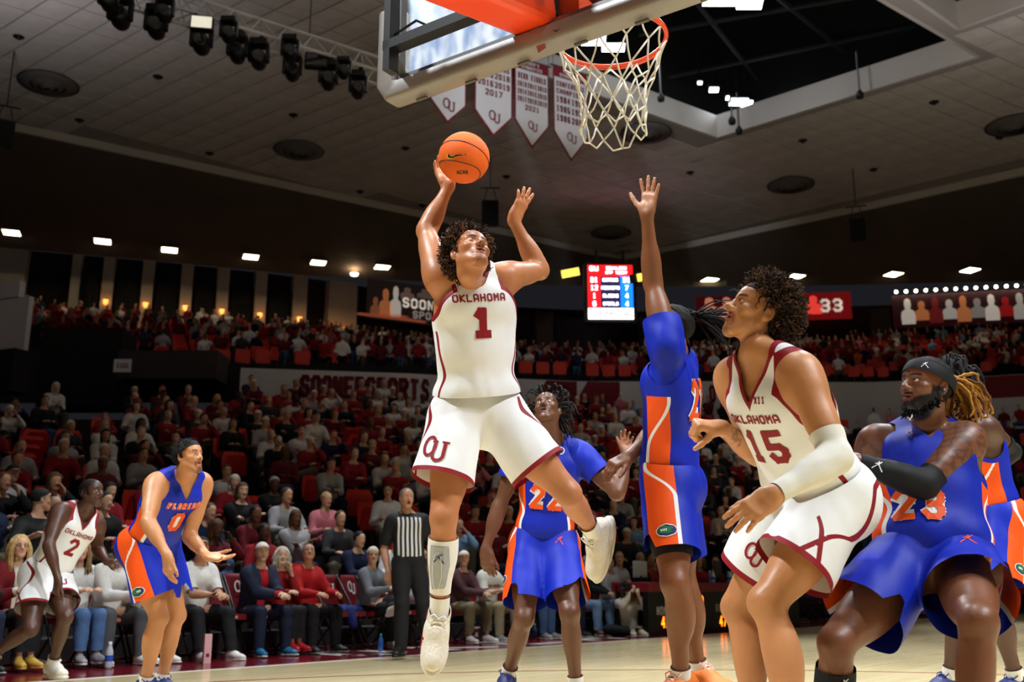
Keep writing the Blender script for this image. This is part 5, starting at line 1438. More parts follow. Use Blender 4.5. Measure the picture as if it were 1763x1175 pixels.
for i, (x, y) in enumerate(((982, 470), (1102, 478))):
    c = at(x, y, 45.5); hx = nz(np.array([1, .25, .28])); n = nz(np.array([.25, -1, -.3])); A = ortho(n, np.cross(hx, n))
    r = empty('strip_lamp', c, 0, 'yellow strip lamp glowing on the %s the video board' % ('wall before' if i == 0 else 'far side of'), 'lamp')
    MB().box(c, (.4 if i == 0 else .12, .06, .17), A).build('tube', mat('yellow_strip_glow', srgb(255, 225, 90), .5, emit=srgb(255, 215, 80), es=2.0), r); MB().box(c - A[1] * .1, (.46, .06, .2), A).build('housing', M_BLK, r)
# grey screen and tunnel walls at the left of the stands
A_ = atz(28, 610, 7.6)
sc_ = at(24, 560, 29.0); hx = nz(np.array([.93, -.36, 0])); n = np.array([hx[1], -hx[0], 0])
r = empty('grey_screen', sc_, 0, 'blank grey screen panel standing in the stands', 'screen')
MB().box(sc_, (.56, .08, .78), np.stack([hx, n, ZV])).build('screen_panel', mat('grey_screen_face', srgb(216, 208, 214), .7), r)
MB().box(sc_ - hx * .35 + ZV * 1.05, (.5, .1, .24), np.stack([hx, n, ZV])).build('upper_panel', mat('grey_screen_face', srgb(216, 208, 214), .7), r)
q = sc_ - ZV * .78; MB().box(q - ZV * .6, (.5, .3, .6), np.stack([hx, n, ZV])).build('base', mat('dark_stand_base', srgb(20, 18, 18), .8), r)
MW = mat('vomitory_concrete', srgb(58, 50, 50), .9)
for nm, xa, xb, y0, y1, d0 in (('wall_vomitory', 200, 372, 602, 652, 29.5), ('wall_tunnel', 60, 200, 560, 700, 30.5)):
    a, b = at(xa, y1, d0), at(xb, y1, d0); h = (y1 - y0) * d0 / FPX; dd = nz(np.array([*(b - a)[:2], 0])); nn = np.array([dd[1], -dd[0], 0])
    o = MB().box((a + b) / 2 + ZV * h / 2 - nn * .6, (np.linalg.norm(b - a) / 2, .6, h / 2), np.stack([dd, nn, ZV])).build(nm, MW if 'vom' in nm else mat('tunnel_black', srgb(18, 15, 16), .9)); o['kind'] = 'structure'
c = at(211, 630, 29.2); r = empty('small_sign', c, 0, 'small white sign with crimson print fixed to the concrete wall', 'sign')
MB().box(c, (.25, .02, .19)).build('plate', M_BANW, r); quads_flat(text2d('100', .14, .7, .2, .3, 1), c - np.array([0, .03, 0]), (1, 0, 0), (0, 0, 1), 'lettering', M_BANR, r)

# ------------------------------------------------------------------ basket: backboard, padding, rim, net, padded arm
def basket():
    NV = np.array([math.sin(.611), math.cos(.611), 0.0]); SV = np.array([-math.cos(.611), math.sin(.611), 0.0])      # the goal stands a little askew
    rim = atz(1052, 67, 3.05)
    bx = rim - NV * .40 - SV * .03
    r = empty('basketball_goal', np.array([bx[0], bx[1], 2.85]), 0, 'glass backboard with padded edge and orange padded support arm', 'basketball goal')
    A = np.stack([SV, NV, ZV]); W = .914; zb = 2.88; zt = zb + 1.067
    mg = bpy.data.materials.new('backboard_glass'); mg.use_nodes = True; pg = mg.node_tree.nodes['Principled BSDF']; MATS['backboard_glass'] = mg
    pg.inputs['Base Color'].default_value = (.9, .96, .96, 1); pg.inputs['Roughness'].default_value = .04; pg.inputs['Transmission Weight'].default_value = 1; pg.inputs['IOR'].default_value = 1.45
    MB().box(bx + ZV * ((zb + zt) / 2 - bx[2]), (W - .03, .006, .5), A).build('glass', mg, r)
    mf = mat('brushed_steel_frame', srgb(150, 150, 152), .35, metal=.8)
    for s, hx, hz, cz in ((0, W, .025, zb + .03), (0, W, .025, zt - .03)): MB().box(bx - ZV * bx[2] + ZV * cz - NV * .02, (hx, .02, hz), A).build('frame_rail', mf, r)
    for g in (-1, 1): MB().box(bx - ZV * bx[2] + SV * g * (W - .03) + ZV * (zb + zt) / 2 - NV * .02, (.03, .02, .53), A).build('frame_rail', mf, r)
    # grey padding wrapped round the lower edge and up both sides
    mp = mat('grey_backboard_pad', srgb(136, 129, 123), .45, bump=.15, bscale=18, coat=.15)
    prof = [(-.05, -.055), (.035, -.055), (.055, -.03), (.055, .05), (.02, .065), (-.04, .065), (-.06, .05), (-.062, -.035)]      # across NV, ZV
    path = [(W + .012, .40), (W + .012, .03), (W - .03, -.012), (-(W - .03), -.012), (-(W + .012), .03), (-(W + .012), .40)]
    V = []; Fc = []; npf = len(prof)
    dirs = [(1, 0), (1, 0), (.7, -.7), (-.7, -.7), (-1, 0), (-1, 0)]
    for (s, z), (ds, dz) in zip(path, dirs):
        out = SV * ds + ZV * dz
        if abs(ds) < 1: out = out * 1.42 * .75
        for a, b in prof: V.append(bx - ZV * bx[2] + SV * s + ZV * (zb + z) + NV * a - out * (b if abs(ds) == 1 else b))
    for i in range(len(path) - 1):
        for j in range(npf): j2 = (j + 1) % npf; Fc.append((i * npf + j, (i + 1) * npf + j, (i + 1) * npf + j2, i * npf + j2))
    Fc += [tuple(range(npf)), tuple((len(path) - 1) * npf + j for j in range(npf - 1, -1, -1))]
    o = MB().add(V, Fc).build('edge_padding', mp, r, True); bevel(o, .012, 3); o.modifiers['bevel'].angle_limit = .4
    for k in range(7):                     # slots on the underside
        s = W - .16 - k * .27; MB().box(bx - ZV * bx[2] + SV * s + ZV * (zb - .068) - NV * .0, (.028, .008, .004), A).build('pad_slot', mat('pad_slot_shadow', srgb(90, 84, 74), .7), r)
    # black mounting frame behind the glass
    bk = bx - NV * .16
    for a, b, t in (((-.78, .12), (.80, .12), .022), ((.80, .02), (.80, 1.0), .018), ((-.78, .02), (-.78, 1.0), .018)):
        MB().box(bk - ZV * bk[2] + SV * (a[0] + b[0]) / 2 + ZV * (zb + (a[1] + b[1]) / 2), (abs(a[0] - b[0]) / 2 + t, .03, abs(a[1] - b[1]) / 2 + t), A).build('mount_bar', M_BLK, r)
    MB().tube([bk - ZV * bk[2] + SV * .8 + ZV * (zb + .12), bx - ZV * bx[2] + SV * .86 + ZV * (zb + .06)], .018, 6).build('mount_bracket', M_METAL, r)
    MB().tube([bk - ZV * bk[2] + SV * .55 + ZV * (zb + .12), bk - ZV * bk[2] + SV * .66 + ZV * (zb + .2), bk - ZV * bk[2] + SV * .8 + ZV * (zb + .17)], .006, 5).build('cable', M_BLK, r)
    # padded orange arm reaching back from the board
    mo = mat('orange_arm_pad', srgb(238, 66, 14), .42, coat=.2, bump=.05, bscale=8)
    c0 = bx - ZV * bx[2] - NV * .05 + SV * .14; ad = nz(-NV - ZV * .24); AA = np.stack([SV, -ad, nz(np.cross(-ad, SV))]); AA[2] *= np.sign(AA[2][2])
    o = MB().box(c0 + ad * .80 + ZV * 3.14, (.105, .80, .22), AA).build('arm_pad', mo, r); bevel(o, .04, 3)
    MB().box(c0 - NV * .02 + ZV * 3.16, (.10, .06, .2), A).build('arm_plate', M_BLK, r)
    MB().tube([c0 + ZV * 2.96 + SV * .02, c0 + ZV * 2.90 - SV * .05, c0 + ZV * 2.86 - SV * .12 - NV * .01, c0 + ZV * 2.88 - SV * .2], .004, 5).build('cable', M_BLK, r)
    o = MB().box(c0 + ZV * 2.86 - SV * .03 - NV * .0, (.018, .003, .06), np.stack([nz(SV - ZV * .3), NV, nz(ZV + SV * .3)])).build('strap', mf, r)
    # letters on the near side of the arm pad
    cr = mat('cream_pad_print', srgb(240, 222, 190), .6); sd = c0 + ad * .62 + ZV * 3.03 + SV * .107
    for k in (.11, -.07):
        MB().prism(ell2d(.085, .05), 0, .003, np.stack([-ad, AA[2], SV]), sd - ad * k).build('pad_letter', cr, r)
        MB().tube([sd - ad * (k + .062 * math.cos(a)) + AA[2] * .033 * math.sin(a) + SV * .004 for a in np.linspace(0, 2 * math.pi, 30)], .0035, 4, cap=False).build('pad_letter_line', M_CRIM_, r)
    # rim and bracket
    g = empty('rim', rim, 0); g.parent = r; g.location = Vector(rim) - Vector((bx[0], bx[1], 2.85))
    mr_ = mat('orange_rim_paint', srgb(236, 74, 18), .35, coat=.3)
    bpy.data.objects.remove(g)
    t = np.linspace(0, 2 * math.pi, 49)
    MB().tube([rim + NV * .2375 * math.cos(a) + SV * .2375 * math.sin(a) for a in t], .0095, 8, cap=False).build('rim', mr_, r, True)
    MB().tube([rim - ZV * .016 + NV * .2375 * math.cos(a) + SV * .2375 * math.sin(a) for a in t], .004, 5, cap=False).build('net_rail', mr_, r, True)
    MB().box(rim - NV * .30 - ZV * .01, (.075, .085, .008), A).build('rim_bracket', mr_, r); MB().box(rim - NV * .385 - ZV * .05, (.08, .012, .07), A).build('rim_plate', mr_, r)
    # net: diamond cords hanging from twelve loops
    root = empty('basketball_net', rim, 0, 'white cord net hanging from the orange rim', 'net'); mn = mat('white_net_cord', srgb(226, 218, 200), .8, bump=.4, bscale=300)
    n = 12; lv = 6; zs = [-.018, -.10, -.185, -.265, -.345, -.43]; rs = [.236, .212, .178, .152, .138, .142]
    rg = np.random.default_rng(12); P = {}
    for i in range(lv):
        for j in range(n):
            a = 2 * math.pi * (j + .5 * (i % 2)) / n + rg.normal() * .03 * (i > 0)
            P[i, j] = rim + NV * rs[i] * math.cos(a) * (1 + .05 * rg.normal() * (i > 1)) + SV * rs[i] * math.sin(a) * (1 + .05 * rg.normal() * (i > 1)) + ZV * (zs[i] + .012 * rg.normal() * (i > 0))
    for i in range(lv - 1):
        for j in range(n):
            for dj in ((0, -1) if i % 2 == 0 else (0, 1)):
                a = P[i, j]; b = P[i + 1, (j + dj) % n]; mid = (a + b) / 2 - nz((a + b) / 2 * np.array([1, 1, 0]) - rim * np.array([1, 1, 0])) * .006 - ZV * .004
                mb = MB(); mb.tube([a, mid, b], .0042, 5); mb.build('cord', mn, root, True)
    for j in range(n):
        a = P[0, j]; mb = MB(); mb.tube([a + ZV * .016, a + NV * .004 - ZV * .005, a - ZV * .0], .0045, 5); mb.build('loop', mn, root, True)
        b0, b1 = P[lv - 1, j], P[lv - 1, (j + 1) % n]; mb = MB(); mb.tube([b0, (b0 + b1) / 2 - ZV * .03, b1], .0045, 5); mb.build('cord', mn, root, True)
M_CRIM_ = mat('crimson_cloth', srgb(140, 18, 32), .6, spec=.3, bump=.2, bscale=420, bdist=.002)
basket()
# centre-hung board seen through the glass
c = at(800, 30, 21.0); hx = nz(SV * -1); n = -NV; r = empty('centre_scoreboard', c, 0, 'bright white screen of the centre-hung scoreboard seen through the glass backboard', 'scoreboard')
def led_white():
    m = mat('led_white_streaks', srgb(235, 240, 250), .5); N = m.node_tree.nodes; L = m.node_tree.links; p = N['Principled BSDF']
    tc = N.new('ShaderNodeTexCoord'); mp = N.new('ShaderNodeMapping'); mp.inputs['Scale'].default_value = (3, 3, .8); ns = N.new('ShaderNodeTexNoise'); ns.inputs['Scale'].default_value = 2.2; ns.inputs['Detail'].default_value = 6
    L.new(tc.outputs['Object'], mp.inputs['Vector']); L.new(mp.outputs['Vector'], ns.inputs['Vector']); cr = N.new('ShaderNodeValToRGB'); cr.color_ramp.elements[0].position = .38; cr.color_ramp.elements[0].color = (*srgb(120, 150, 205), 1); cr.color_ramp.elements[1].position = .58; cr.color_ramp.elements[1].color = (*srgb(245, 248, 255), 1)
    L.new(ns.outputs['Fac'], cr.inputs['Fac']); L.new(cr.outputs['Color'], p.inputs['Emission Color']); p.inputs['Emission Strength'].default_value = 1.15; return m
A = np.stack([hx, n, ZV]); MB().box(c + ZV * .2, (1.55, .04, 1.3), A).build('screen', led_white(), r); MB().box(c - n * .25 + ZV * .2, (1.62, .2, 1.38), A).build('cabinet', M_BLK, r)
for g in (-1, 1): MB().tube([c + hx * g * 1.2 + ZV * 1.5, c + hx * g * 1.2 + ZV * (ZC - c[2] - .06)], .04, 5).build('cable', M_BLK, r)
# ------------------------------------------------------------------ players and referee
M_WHITE = mat('jersey_white_cloth', srgb(238, 239, 241), .62, spec=.3, sheen=.1, bump=.25, bscale=420, bdist=.002, noise=.02, nscale=12)
M_CRIM = mat('crimson_cloth', srgb(140, 18, 32), .6, spec=.3, bump=.2, bscale=420, bdist=.002)
M_BLUE = mat('royal_blue_cloth', srgb(9, 36, 172), .55, spec=.3, bump=.25, bscale=420, bdist=.002, noise=.03, nscale=10)
M_ORNG = mat('orange_cloth', srgb(240, 84, 12), .55, spec=.3, bump=.2, bscale=420, bdist=.002)
M_BLACK = mat('black_stretch_cloth', srgb(16, 16, 18), .7, spec=.3, bump=.2, bscale=300, bdist=.002)
M_SLEEVE = mat('white_stretch_sleeve', srgb(226, 222, 210), .7, spec=.3, bump=.2, bscale=260, bdist=.002)
M_SOCK = mat('white_sock_knit', srgb(232, 228, 220), .85, spec=.2, bump=.5, bscale=200, bdist=.003)
M_GREYPAD = mat('grey_calf_pad', srgb(166, 168, 172), .6, bump=.6, bscale=45, bdist=.004)
M_SHOEW = mat('white_shoe_mesh', srgb(225, 216, 200), .6, bump=.9, bscale=95, bdist=.004, noise=.06, nscale=60)
M_SOLE = mat('white_sole_rubber', srgb(214, 206, 190), .5)
M_OUTC = mat('crimson_outsole', srgb(150, 20, 36), .45)
M_LACE = mat('white_lace', srgb(238, 232, 220), .8)
M_EYE = mat('eye_white', srgb(225, 218, 210), .15, coat=.5)
M_IRIS = mat('dark_brown_iris', srgb(34, 18, 10), .15, coat=.5)
M_SKIN = mat('skin', (.4, .25, .15), .44, spec=.45, attr='col', sss=.10, bump=.12, bscale=160, bdist=.002)
def hairmat(name, c, rough=.75): return mat(name, c, rough, spec=.2, noise=.35, nscale=60)
def set_ball(p, sd, px, py, near=-1, r=.121):
    pc = p.wr[sd] + nz(p.wr[sd] - p.el[sd]) * .03
    return J(p.wr[sd], px, py, r + .075, near)
def player(name, label, p, skin, **kw):
    foot = np.array([p.P[0], p.P[1], 0.0])
    root = empty(name, foot, 0, label, 'person', kw.pop('group', None))
    V, T = body_mesh(p, kw.pop('hb', .0115), kw.pop('hh', .0038), kw.pop('hn', .0052))
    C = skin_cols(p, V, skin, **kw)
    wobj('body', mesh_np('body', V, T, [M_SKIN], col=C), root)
    return root
def chest_print(p, root, txt, h, m, up, dx=0.0, side=1, th=.17, wd=.62, outline=None, gap=.28, name='lettering', ty=0.0, off=.0022):
    """print on the chest (side 1) or the back (-1); up measured from the neck base"""
    C = p.C; ex = -C[0] * side; n = C[1] * side; ey = np.cross(n, ex)
    o = p.N + (C[2] * up) * p.q + ex * dx * p.q + n * .05
    parts_ = range(len(txt)) if len(txt) < 3 else [None]
    for k in parts_:
        if outline: decal(text2d(txt, h, wd, th * 1.75, gap, only=k), o, ex, ey, p.jb, name + '_outline', outline, root, off + .002)
        decal(text2d(txt, h, wd, th, gap, only=k), o, ex, ey, p.jb, name, m, root, off + (.006 if outline else .001))
def leg_print(p, root, Q, sd, t, y, m, name, off=.004, out=None):
    """print on the outer side of a leg of the shorts, t along the thigh, y forward of the seam"""
    u = p.sax[sd]; f = p.kf[sd]; f = nz(f - u * (f @ u)); n = np.cross(u, f)
    if n @ p.B[0] * (1 if sd == 'R' else -1) < 0: n = -n
    if out is not None: n = nz(np.asarray(out, float) - u * (np.asarray(out, float) @ u))
    ey = -u; ex = np.cross(ey, n)
    o = p.hip[sd] + u * t * p.q + (f * y) * p.q + n * .12
    return decal(Q, o, ex, ey, p.sb, name, m, root, off)
M_GRN = mat('emblem_green', srgb(20, 110, 60), .6)
M_NAVY = mat('emblem_navy', srgb(24, 34, 96), .6)
def gator(p, root, sd, t, y, out=None, s=1.0):
    leg_print(p, root, blob2d(ell2d(.05 * s, .032 * s), .008), sd, t, y, M_WHITE, 'emblem_border', .004, out)
    leg_print(p, root, blob2d(ell2d(.046 * s, .028 * s), .008), sd, t, y, M_NAVY, 'emblem_field', .005, out)
    hd = [(-.036, -.012), (-.04, .006), (-.024, .022), (-.004, .024), (.006, .014), (.036, .016), (.036, .006), (.004, .0), (.03, -.006), (.026, -.014), (-.006, -.017)]
    leg_print(p, root, blob2d([(a * s, b * s) for a, b in hd], .006), sd, t, y, M_GRN, 'emblem_head', .006, out)
    leg_print(p, root, text2d('VVVV', .012 * s, .6, .22, .1), sd, t - .001, y + .012 * s, M_WHITE, 'emblem_teeth', .0068, out)

def build_shooter():
    sk = np.array(srgb(186, 120, 78))
    p = pose_px(1.91, (822, 699, 4.70), (813, 472, 1), (.30, -.95), (.25, -.97),
                {'R': ((734, 398, 1), (772, 322, 1)), 'L': ((929, 466, 1), (884, 380, -1))},
                {'R': ((764, 893, -1), (756, 1060, 1)), 'L': ((978, 850, 1), (1024, 920, 1))},
                (809, 441, .175, (.44, -.74, .50), (-.16, .50, .86)), q_sh=(.055, .045), shw=.18, girth=1.08)
    p.mouth = .5
    ball = set_ball(p, 'R', 799, 272)
    d = nz(np.array([-.30, .38, .87]) ); pn = ball - (p.wr['R'] + d * .05)
    hand_set(p, 'R', nz(np.array([-.34, .22, .9])), pn, (.34, .36, .36, .4), .17, (1.15, .2), crv=(.8, 1, .8))
    kn = at(901, 344, proj(p.wr['L'])[2] + .01)
    hand_set(p, 'L', kn - p.wr['L'], (-.75, .55, .1), (.03, .08, .14, .2), .16, (.5, .35), crv=(.6, 1, .8))
    r = player('person', 'player in white number 1 jersey leaping to shoot the basketball', p, sk, hair=srgb(40, 24, 16), goatee=.35)
    jr = jersey(p, r, .0075, 'ou', hem=.058, mats=(M_WHITE, M_CRIM), seed=11, amp=.013, loose=.026, vneck=False, nd=-.035)
    sh = shorts(p, r, .0075, 'ou', hem=(.30, .30), top=.075, flare=.145, mats=(M_WHITE, M_CRIM), seed=21, amp=.010, dirs={'R': (-.1, 0, 0), 'L': (-.12, -.05, 0)})
    chest_print(p, jr[0], 'OKLAHOMA', .036, M_CRIM, -.108, -.01, th=.2, wd=.72, ty=0)
    chest_print(p, jr[0], '#', .138, M_CRIM, -.222, -.0, th=.26, wd=.6, name='number')
    leg_print(p, sh[0], ou2d(.11), 'R', .20, .055, M_CRIM, 'emblem', out=(-.75, -.9, 0))
    sheath(p, r, 'calf_sleeve', 'legR', p.kn['R'], p.an['R'], .20, .76, .008, M_SOCK, .006)
    u = nz(p.an['R'] - p.kn['R']); f = p.kf['R']; n = nz(np.array([-.1, -1, .1]) - u * (np.array([-.1, -1, .1]) @ u))
    lo = p.kn['R'] + u * .21; cb = bvh_of(*_limb(p, 'legR', 'R', .010))
    ex = nz(np.cross(-u, n))
    pad = [(-.043, .1), (.04, .1), (.046, .02), (.03, -.09), (-.03, -.1), (-.045, -.02)]
    decal(blob2d(pad, .009), lo, ex, -u, cb, 'calf_pad', M_GREYPAD, r, .003)
    decal([q * .05 + np.array([0, .045]) for q in jump2d(1.0)], lo, ex, -u, cb, 'calf_emblem', M_NAVY, r, .006)
    for x in (-.024, -.008, .01, .026):
        decal(ring2d(.02, .085, .0025, x * .3, -.01, 26), lo, ex, -u, cb, 'pad_seam', M_SOCK, r, .006)
        break
    for sd in 'RL':
        sheath(p, r, 'sock', 'leg' + sd, p.kn[sd], p.an[sd], .80 if sd == 'R' else .70, 1.04, .008, M_SOCK, .006, .003)
    shR = shoe(p, r, 'R', at(737, 1166, 4.42) - p.an['R'], (.12, -.88, .42), (M_SHOEW, M_SOLE, M_OUTC, M_LACE), .0055, .33)
    shL = shoe(p, r, 'L', at(1032, 1000, proj(p.an['L'])[2] + .06) - p.an['L'], (-.75, -.62, .0), (M_SHOEW, M_SOLE, M_SOLE, M_LACE), .0055, .33)
    o, c = shR; mb = MB(); rr = np.random.default_rng(4)
    for i in range(26):                  # crimson pattern on the outer side panel of the shoe
        y = -.05 + .15 * rr.random(); z = .028 + .05 * rr.random(); x = .045 + .004 * rr.random()
        a = c(x - .25 * max(0, z - .05), y, z); b = c(x - .25 * max(0, z - .05), y + .02 * rr.random(), z + .012 * (rr.random() - .3)); w = c(x + .012, y, z)
        mb.tube([a, b], .0035, 4)
    mb.build('side_pattern', M_CRIM, o)
    hm = hairmat('brown_curly_hair', srgb(46, 27, 17)); hm2 = hairmat('light_brown_curl', srgb(120, 76, 44))
    hair_cap(p, r, hm, .012, .004, .005, 70, .0055)
    curls(p, r, (hm, hm2), 900, .046, .0095, 2.0, .0042, .010, 3, .0, top=1.35, lo=-.03, back=.15)
    eyes(p, r, (.5, -.5, .75), M_IRIS, M_EYE)
    return p, ball
def _limb(p, grp, sd, off):
    lo, hi = bounds([p.kn[sd], p.an[sd]], .1)
    return sdf_mesh([Grp(p.G[grp].p, off=off)], lo, hi, .009)
def build_ball(c, r=.121):
    mO = mat('orange_basketball_leather', srgb(232, 100, 24), .68, spec=.3, bump=.5, bscale=900, bdist=.001); mB = mat('black_ball_seam', srgb(14, 10, 8), .5)
    root = empty('basketball', c, 0, 'orange basketball with black seams resting on the raised hand', 'ball')
    mb = MB(); n = 48; k = 28
    prof = [(r * math.sin(math.pi * i / k), -r * math.cos(math.pi * i / k)) for i in range(k + 1)]
    mb.lathe(prof, c, n); mb.build('cover', mO, root, True)
    # seams: one belt, one meridian and two curved ones, turned to match the way it is held
    A = ortho(nz(np.array([-.1, -.93, .25])), nz(np.array([.28, .22, .92])))
    mb = MB(); t = np.linspace(0, 2 * math.pi, 60)
    def ringp(f): return np.array([c + (np.array(f(a)) / np.linalg.norm(f(a)) * r * 1.0005) @ A for a in t])
    for f in (lambda a: (math.cos(a), math.sin(a), .02), lambda a: (math.cos(a), .62 * math.sin(a) , .0 + .78 * abs(math.cos(a)) * 0 + .72), lambda a: (math.cos(a), .62 * math.sin(a), -.66)):
        mb.tube(ringp(f), .0024, 5, cap=False)
    mb.build('seam', mB, root, True)
    V = []; 
    bv = None
    # curved tick mark on the front
    poly = [(-.048, .016), (-.05, .004), (-.042, -.006), (-.026, -.008), (.052, .010), (-.024, .001), (-.036, .002), (-.042, .008)]
    Q = blob2d(poly, .004); fr = np.array([.0, -.97, -.1]); fr = nz(fr); ex = nz(np.cross(fr, ZV)) * -1; ey = np.cross(fr, ex)
    ex = -ex if ex[0] < 0 else ex; ey = np.cross(fr, ex)
    if ey[2] < 0: ey = -ey
    def onball(Q, dx, dy, name, m, off):
        W = np.concatenate(Q); W = W + np.array([dx, dy]); z = np.sqrt(np.maximum((r + off) ** 2 - (W ** 2).sum(1), 0))
        V = c + W[:, :1] * ex + W[:, 1:] * ey + z[:, None] * fr
        wobj(name, mesh_np(name, V, np.arange(len(V)).reshape(-1, 4), [m], smooth=False), root)
    mY = mat('yellow_mark_edge', srgb(230, 190, 60), .5)
    onball(blob2d([(a * 1.08 - .001, b * 1.25 - .001) for a, b in poly], .004), -.022, -.028, 'mark_outline', mY, .0008)
    onball(Q, -.022, -.028, 'mark', mB, .0014)
    onball(text2d('NCAA', .014, .8, .24, .3), -.004, -.094, 'mark_lettering', mB, .001)

M_SKN = {}
def shoeset(nm, a, b, c, l=None):
    return (mat(nm + '_upper', a, .55, bump=.6, bscale=90, bdist=.003), mat(nm + '_sole', b, .5), mat(nm + '_outsole', c, .5), mat(nm + '_lace', l or a, .8))
def pxd(p, a, b, d=0.0):                  # direction towards what is seen at a pixel, a little nearer or farther
    return at(a, b, proj(p)[2] + d) - p
def build_defender():
    p = pose_px(2.03, (1152, 812, 5.0), (1158, 605, 1), (-.93, .36), (-.94, .3),
                {'L': ((1124, 488, 1), (1114, 372, -1)), 'R': ((1132, 738, 1), (1084, 786, -1))},
                {'L': ((1164, 1006, -1), (1173, 1172, 1)), 'R': ((1178, 1004, 1), (1203, 1158, 1))},
                (1152, 566, .185, (-.93, .05, .34), (.34, .05, .94), 1), q_sh=(0, .085), shw=.175, girth=1.0)
    p.mouth = .3
    hand_set(p, 'L', pxd(p.wr['L'], 1119, 335), (-.62, -.75, .15), (.12, .03, .03, .06), .2, (1.0, .1))
    hand_set(p, 'R', nz(np.array([-.80, -.25, -.42])), (-.25, .3, -.9), (.35, .4, .45, .5), .1, (.7, .2))
    r = player('person', 'player in blue and orange uniform jumping with one arm raised to block', p, np.array(srgb(128, 78, 48)), hair=srgb(18, 14, 12), beard=.8, scalp=.5, palm=srgb(196, 142, 112))
    jr = jersey(p, r, .0085, 'uf', hem=-.01, mats=(M_BLUE, M_ORNG, M_WHITE), seed=31, amp=.007, loose=.012)
    tsleeves(p, r, .42, M_BLUE)
    sh = shorts(p, r, .0085, 'uf', hem=(.335, .335), top=.05, flare=.128, mats=(M_BLUE, M_ORNG, M_WHITE), seed=33, amp=.008)
    chest_print(p, jr[0], '22', .2, M_ORNG, -.22, 0.0, side=-1, th=.18, wd=.55, outline=M_WHITE, name='number')
    gator(p, sh[0], 'L', .27, .0)
    # black liner and waist cord
    for sd in 'RL': sheath(p, r, 'liner', 'leg' + sd, p.hip[sd], p.kn[sd], .3, .755, .006, M_BLACK, .009)
    up = nz(p.N - p.P); t = np.linspace(0, 2 * math.pi, 40)
    mb = MB(); mb.tube([p.P + p.B[2] * (.055 + .012 * math.cos(a + 2.6)) * p.q + (p.B[0] * math.cos(a) * .158 + p.B[1] * math.sin(a) * .122) * p.q for a in t], .012, 6, cap=False)
    mb.build('waist_cord', M_BLACK, r, True)
    for sd in 'RL': sheath(p, r, 'sock', 'leg' + sd, p.kn[sd], p.an[sd], .86, 1.05, .009, M_SOCK, .008, .003)
    st = shoeset('orange_shoe', srgb(236, 120, 40), srgb(30, 26, 30), srgb(20, 18, 20), srgb(240, 200, 190))
    shoe(p, r, 'L', (-.75, -.55, -.25), (-.2, -.1, 1), st, .008, .33); shoe(p, r, 'R', (.55, -.7, -.25), (.2, .1, 1), st, .008, .33)
    hm = hairmat('black_locks', srgb(20, 16, 15)); hair_cap(p, r, hm, .006, .045, .004, 130, .006)
    rr = np.random.default_rng(5)
    for i in range(34):
        mb = MB(); a = rr.random() * 6.28; b = rr.random() ** .6
        q0 = np.array([.055 * math.cos(a) * b, -.045 + .06 * math.sin(a) * b, .115 - .02 * b]); d = nz(np.array([rr.normal() * .3, -1.0, .35 + rr.normal() * .45])); L = .13 + .11 * rr.random()
        tie = np.array([0, -.09, .11]); e = tie + d * L; e[2] -= .05 * rr.random()
        dread(mb, to_w(p, np.array([q0, (q0 + tie) / 2 + np.array([0, -.01, .012]), tie + d * .03, tie + d * L * .6 + np.array([rr.normal() * .012, 0, rr.normal() * .015]), e])), .0062, .0035, i, 5, 12)
        mb.build('dreadlock', hm, r, True)
    eyes(p, r, (-.9, -.2, .5), M_IRIS, M_EYE)
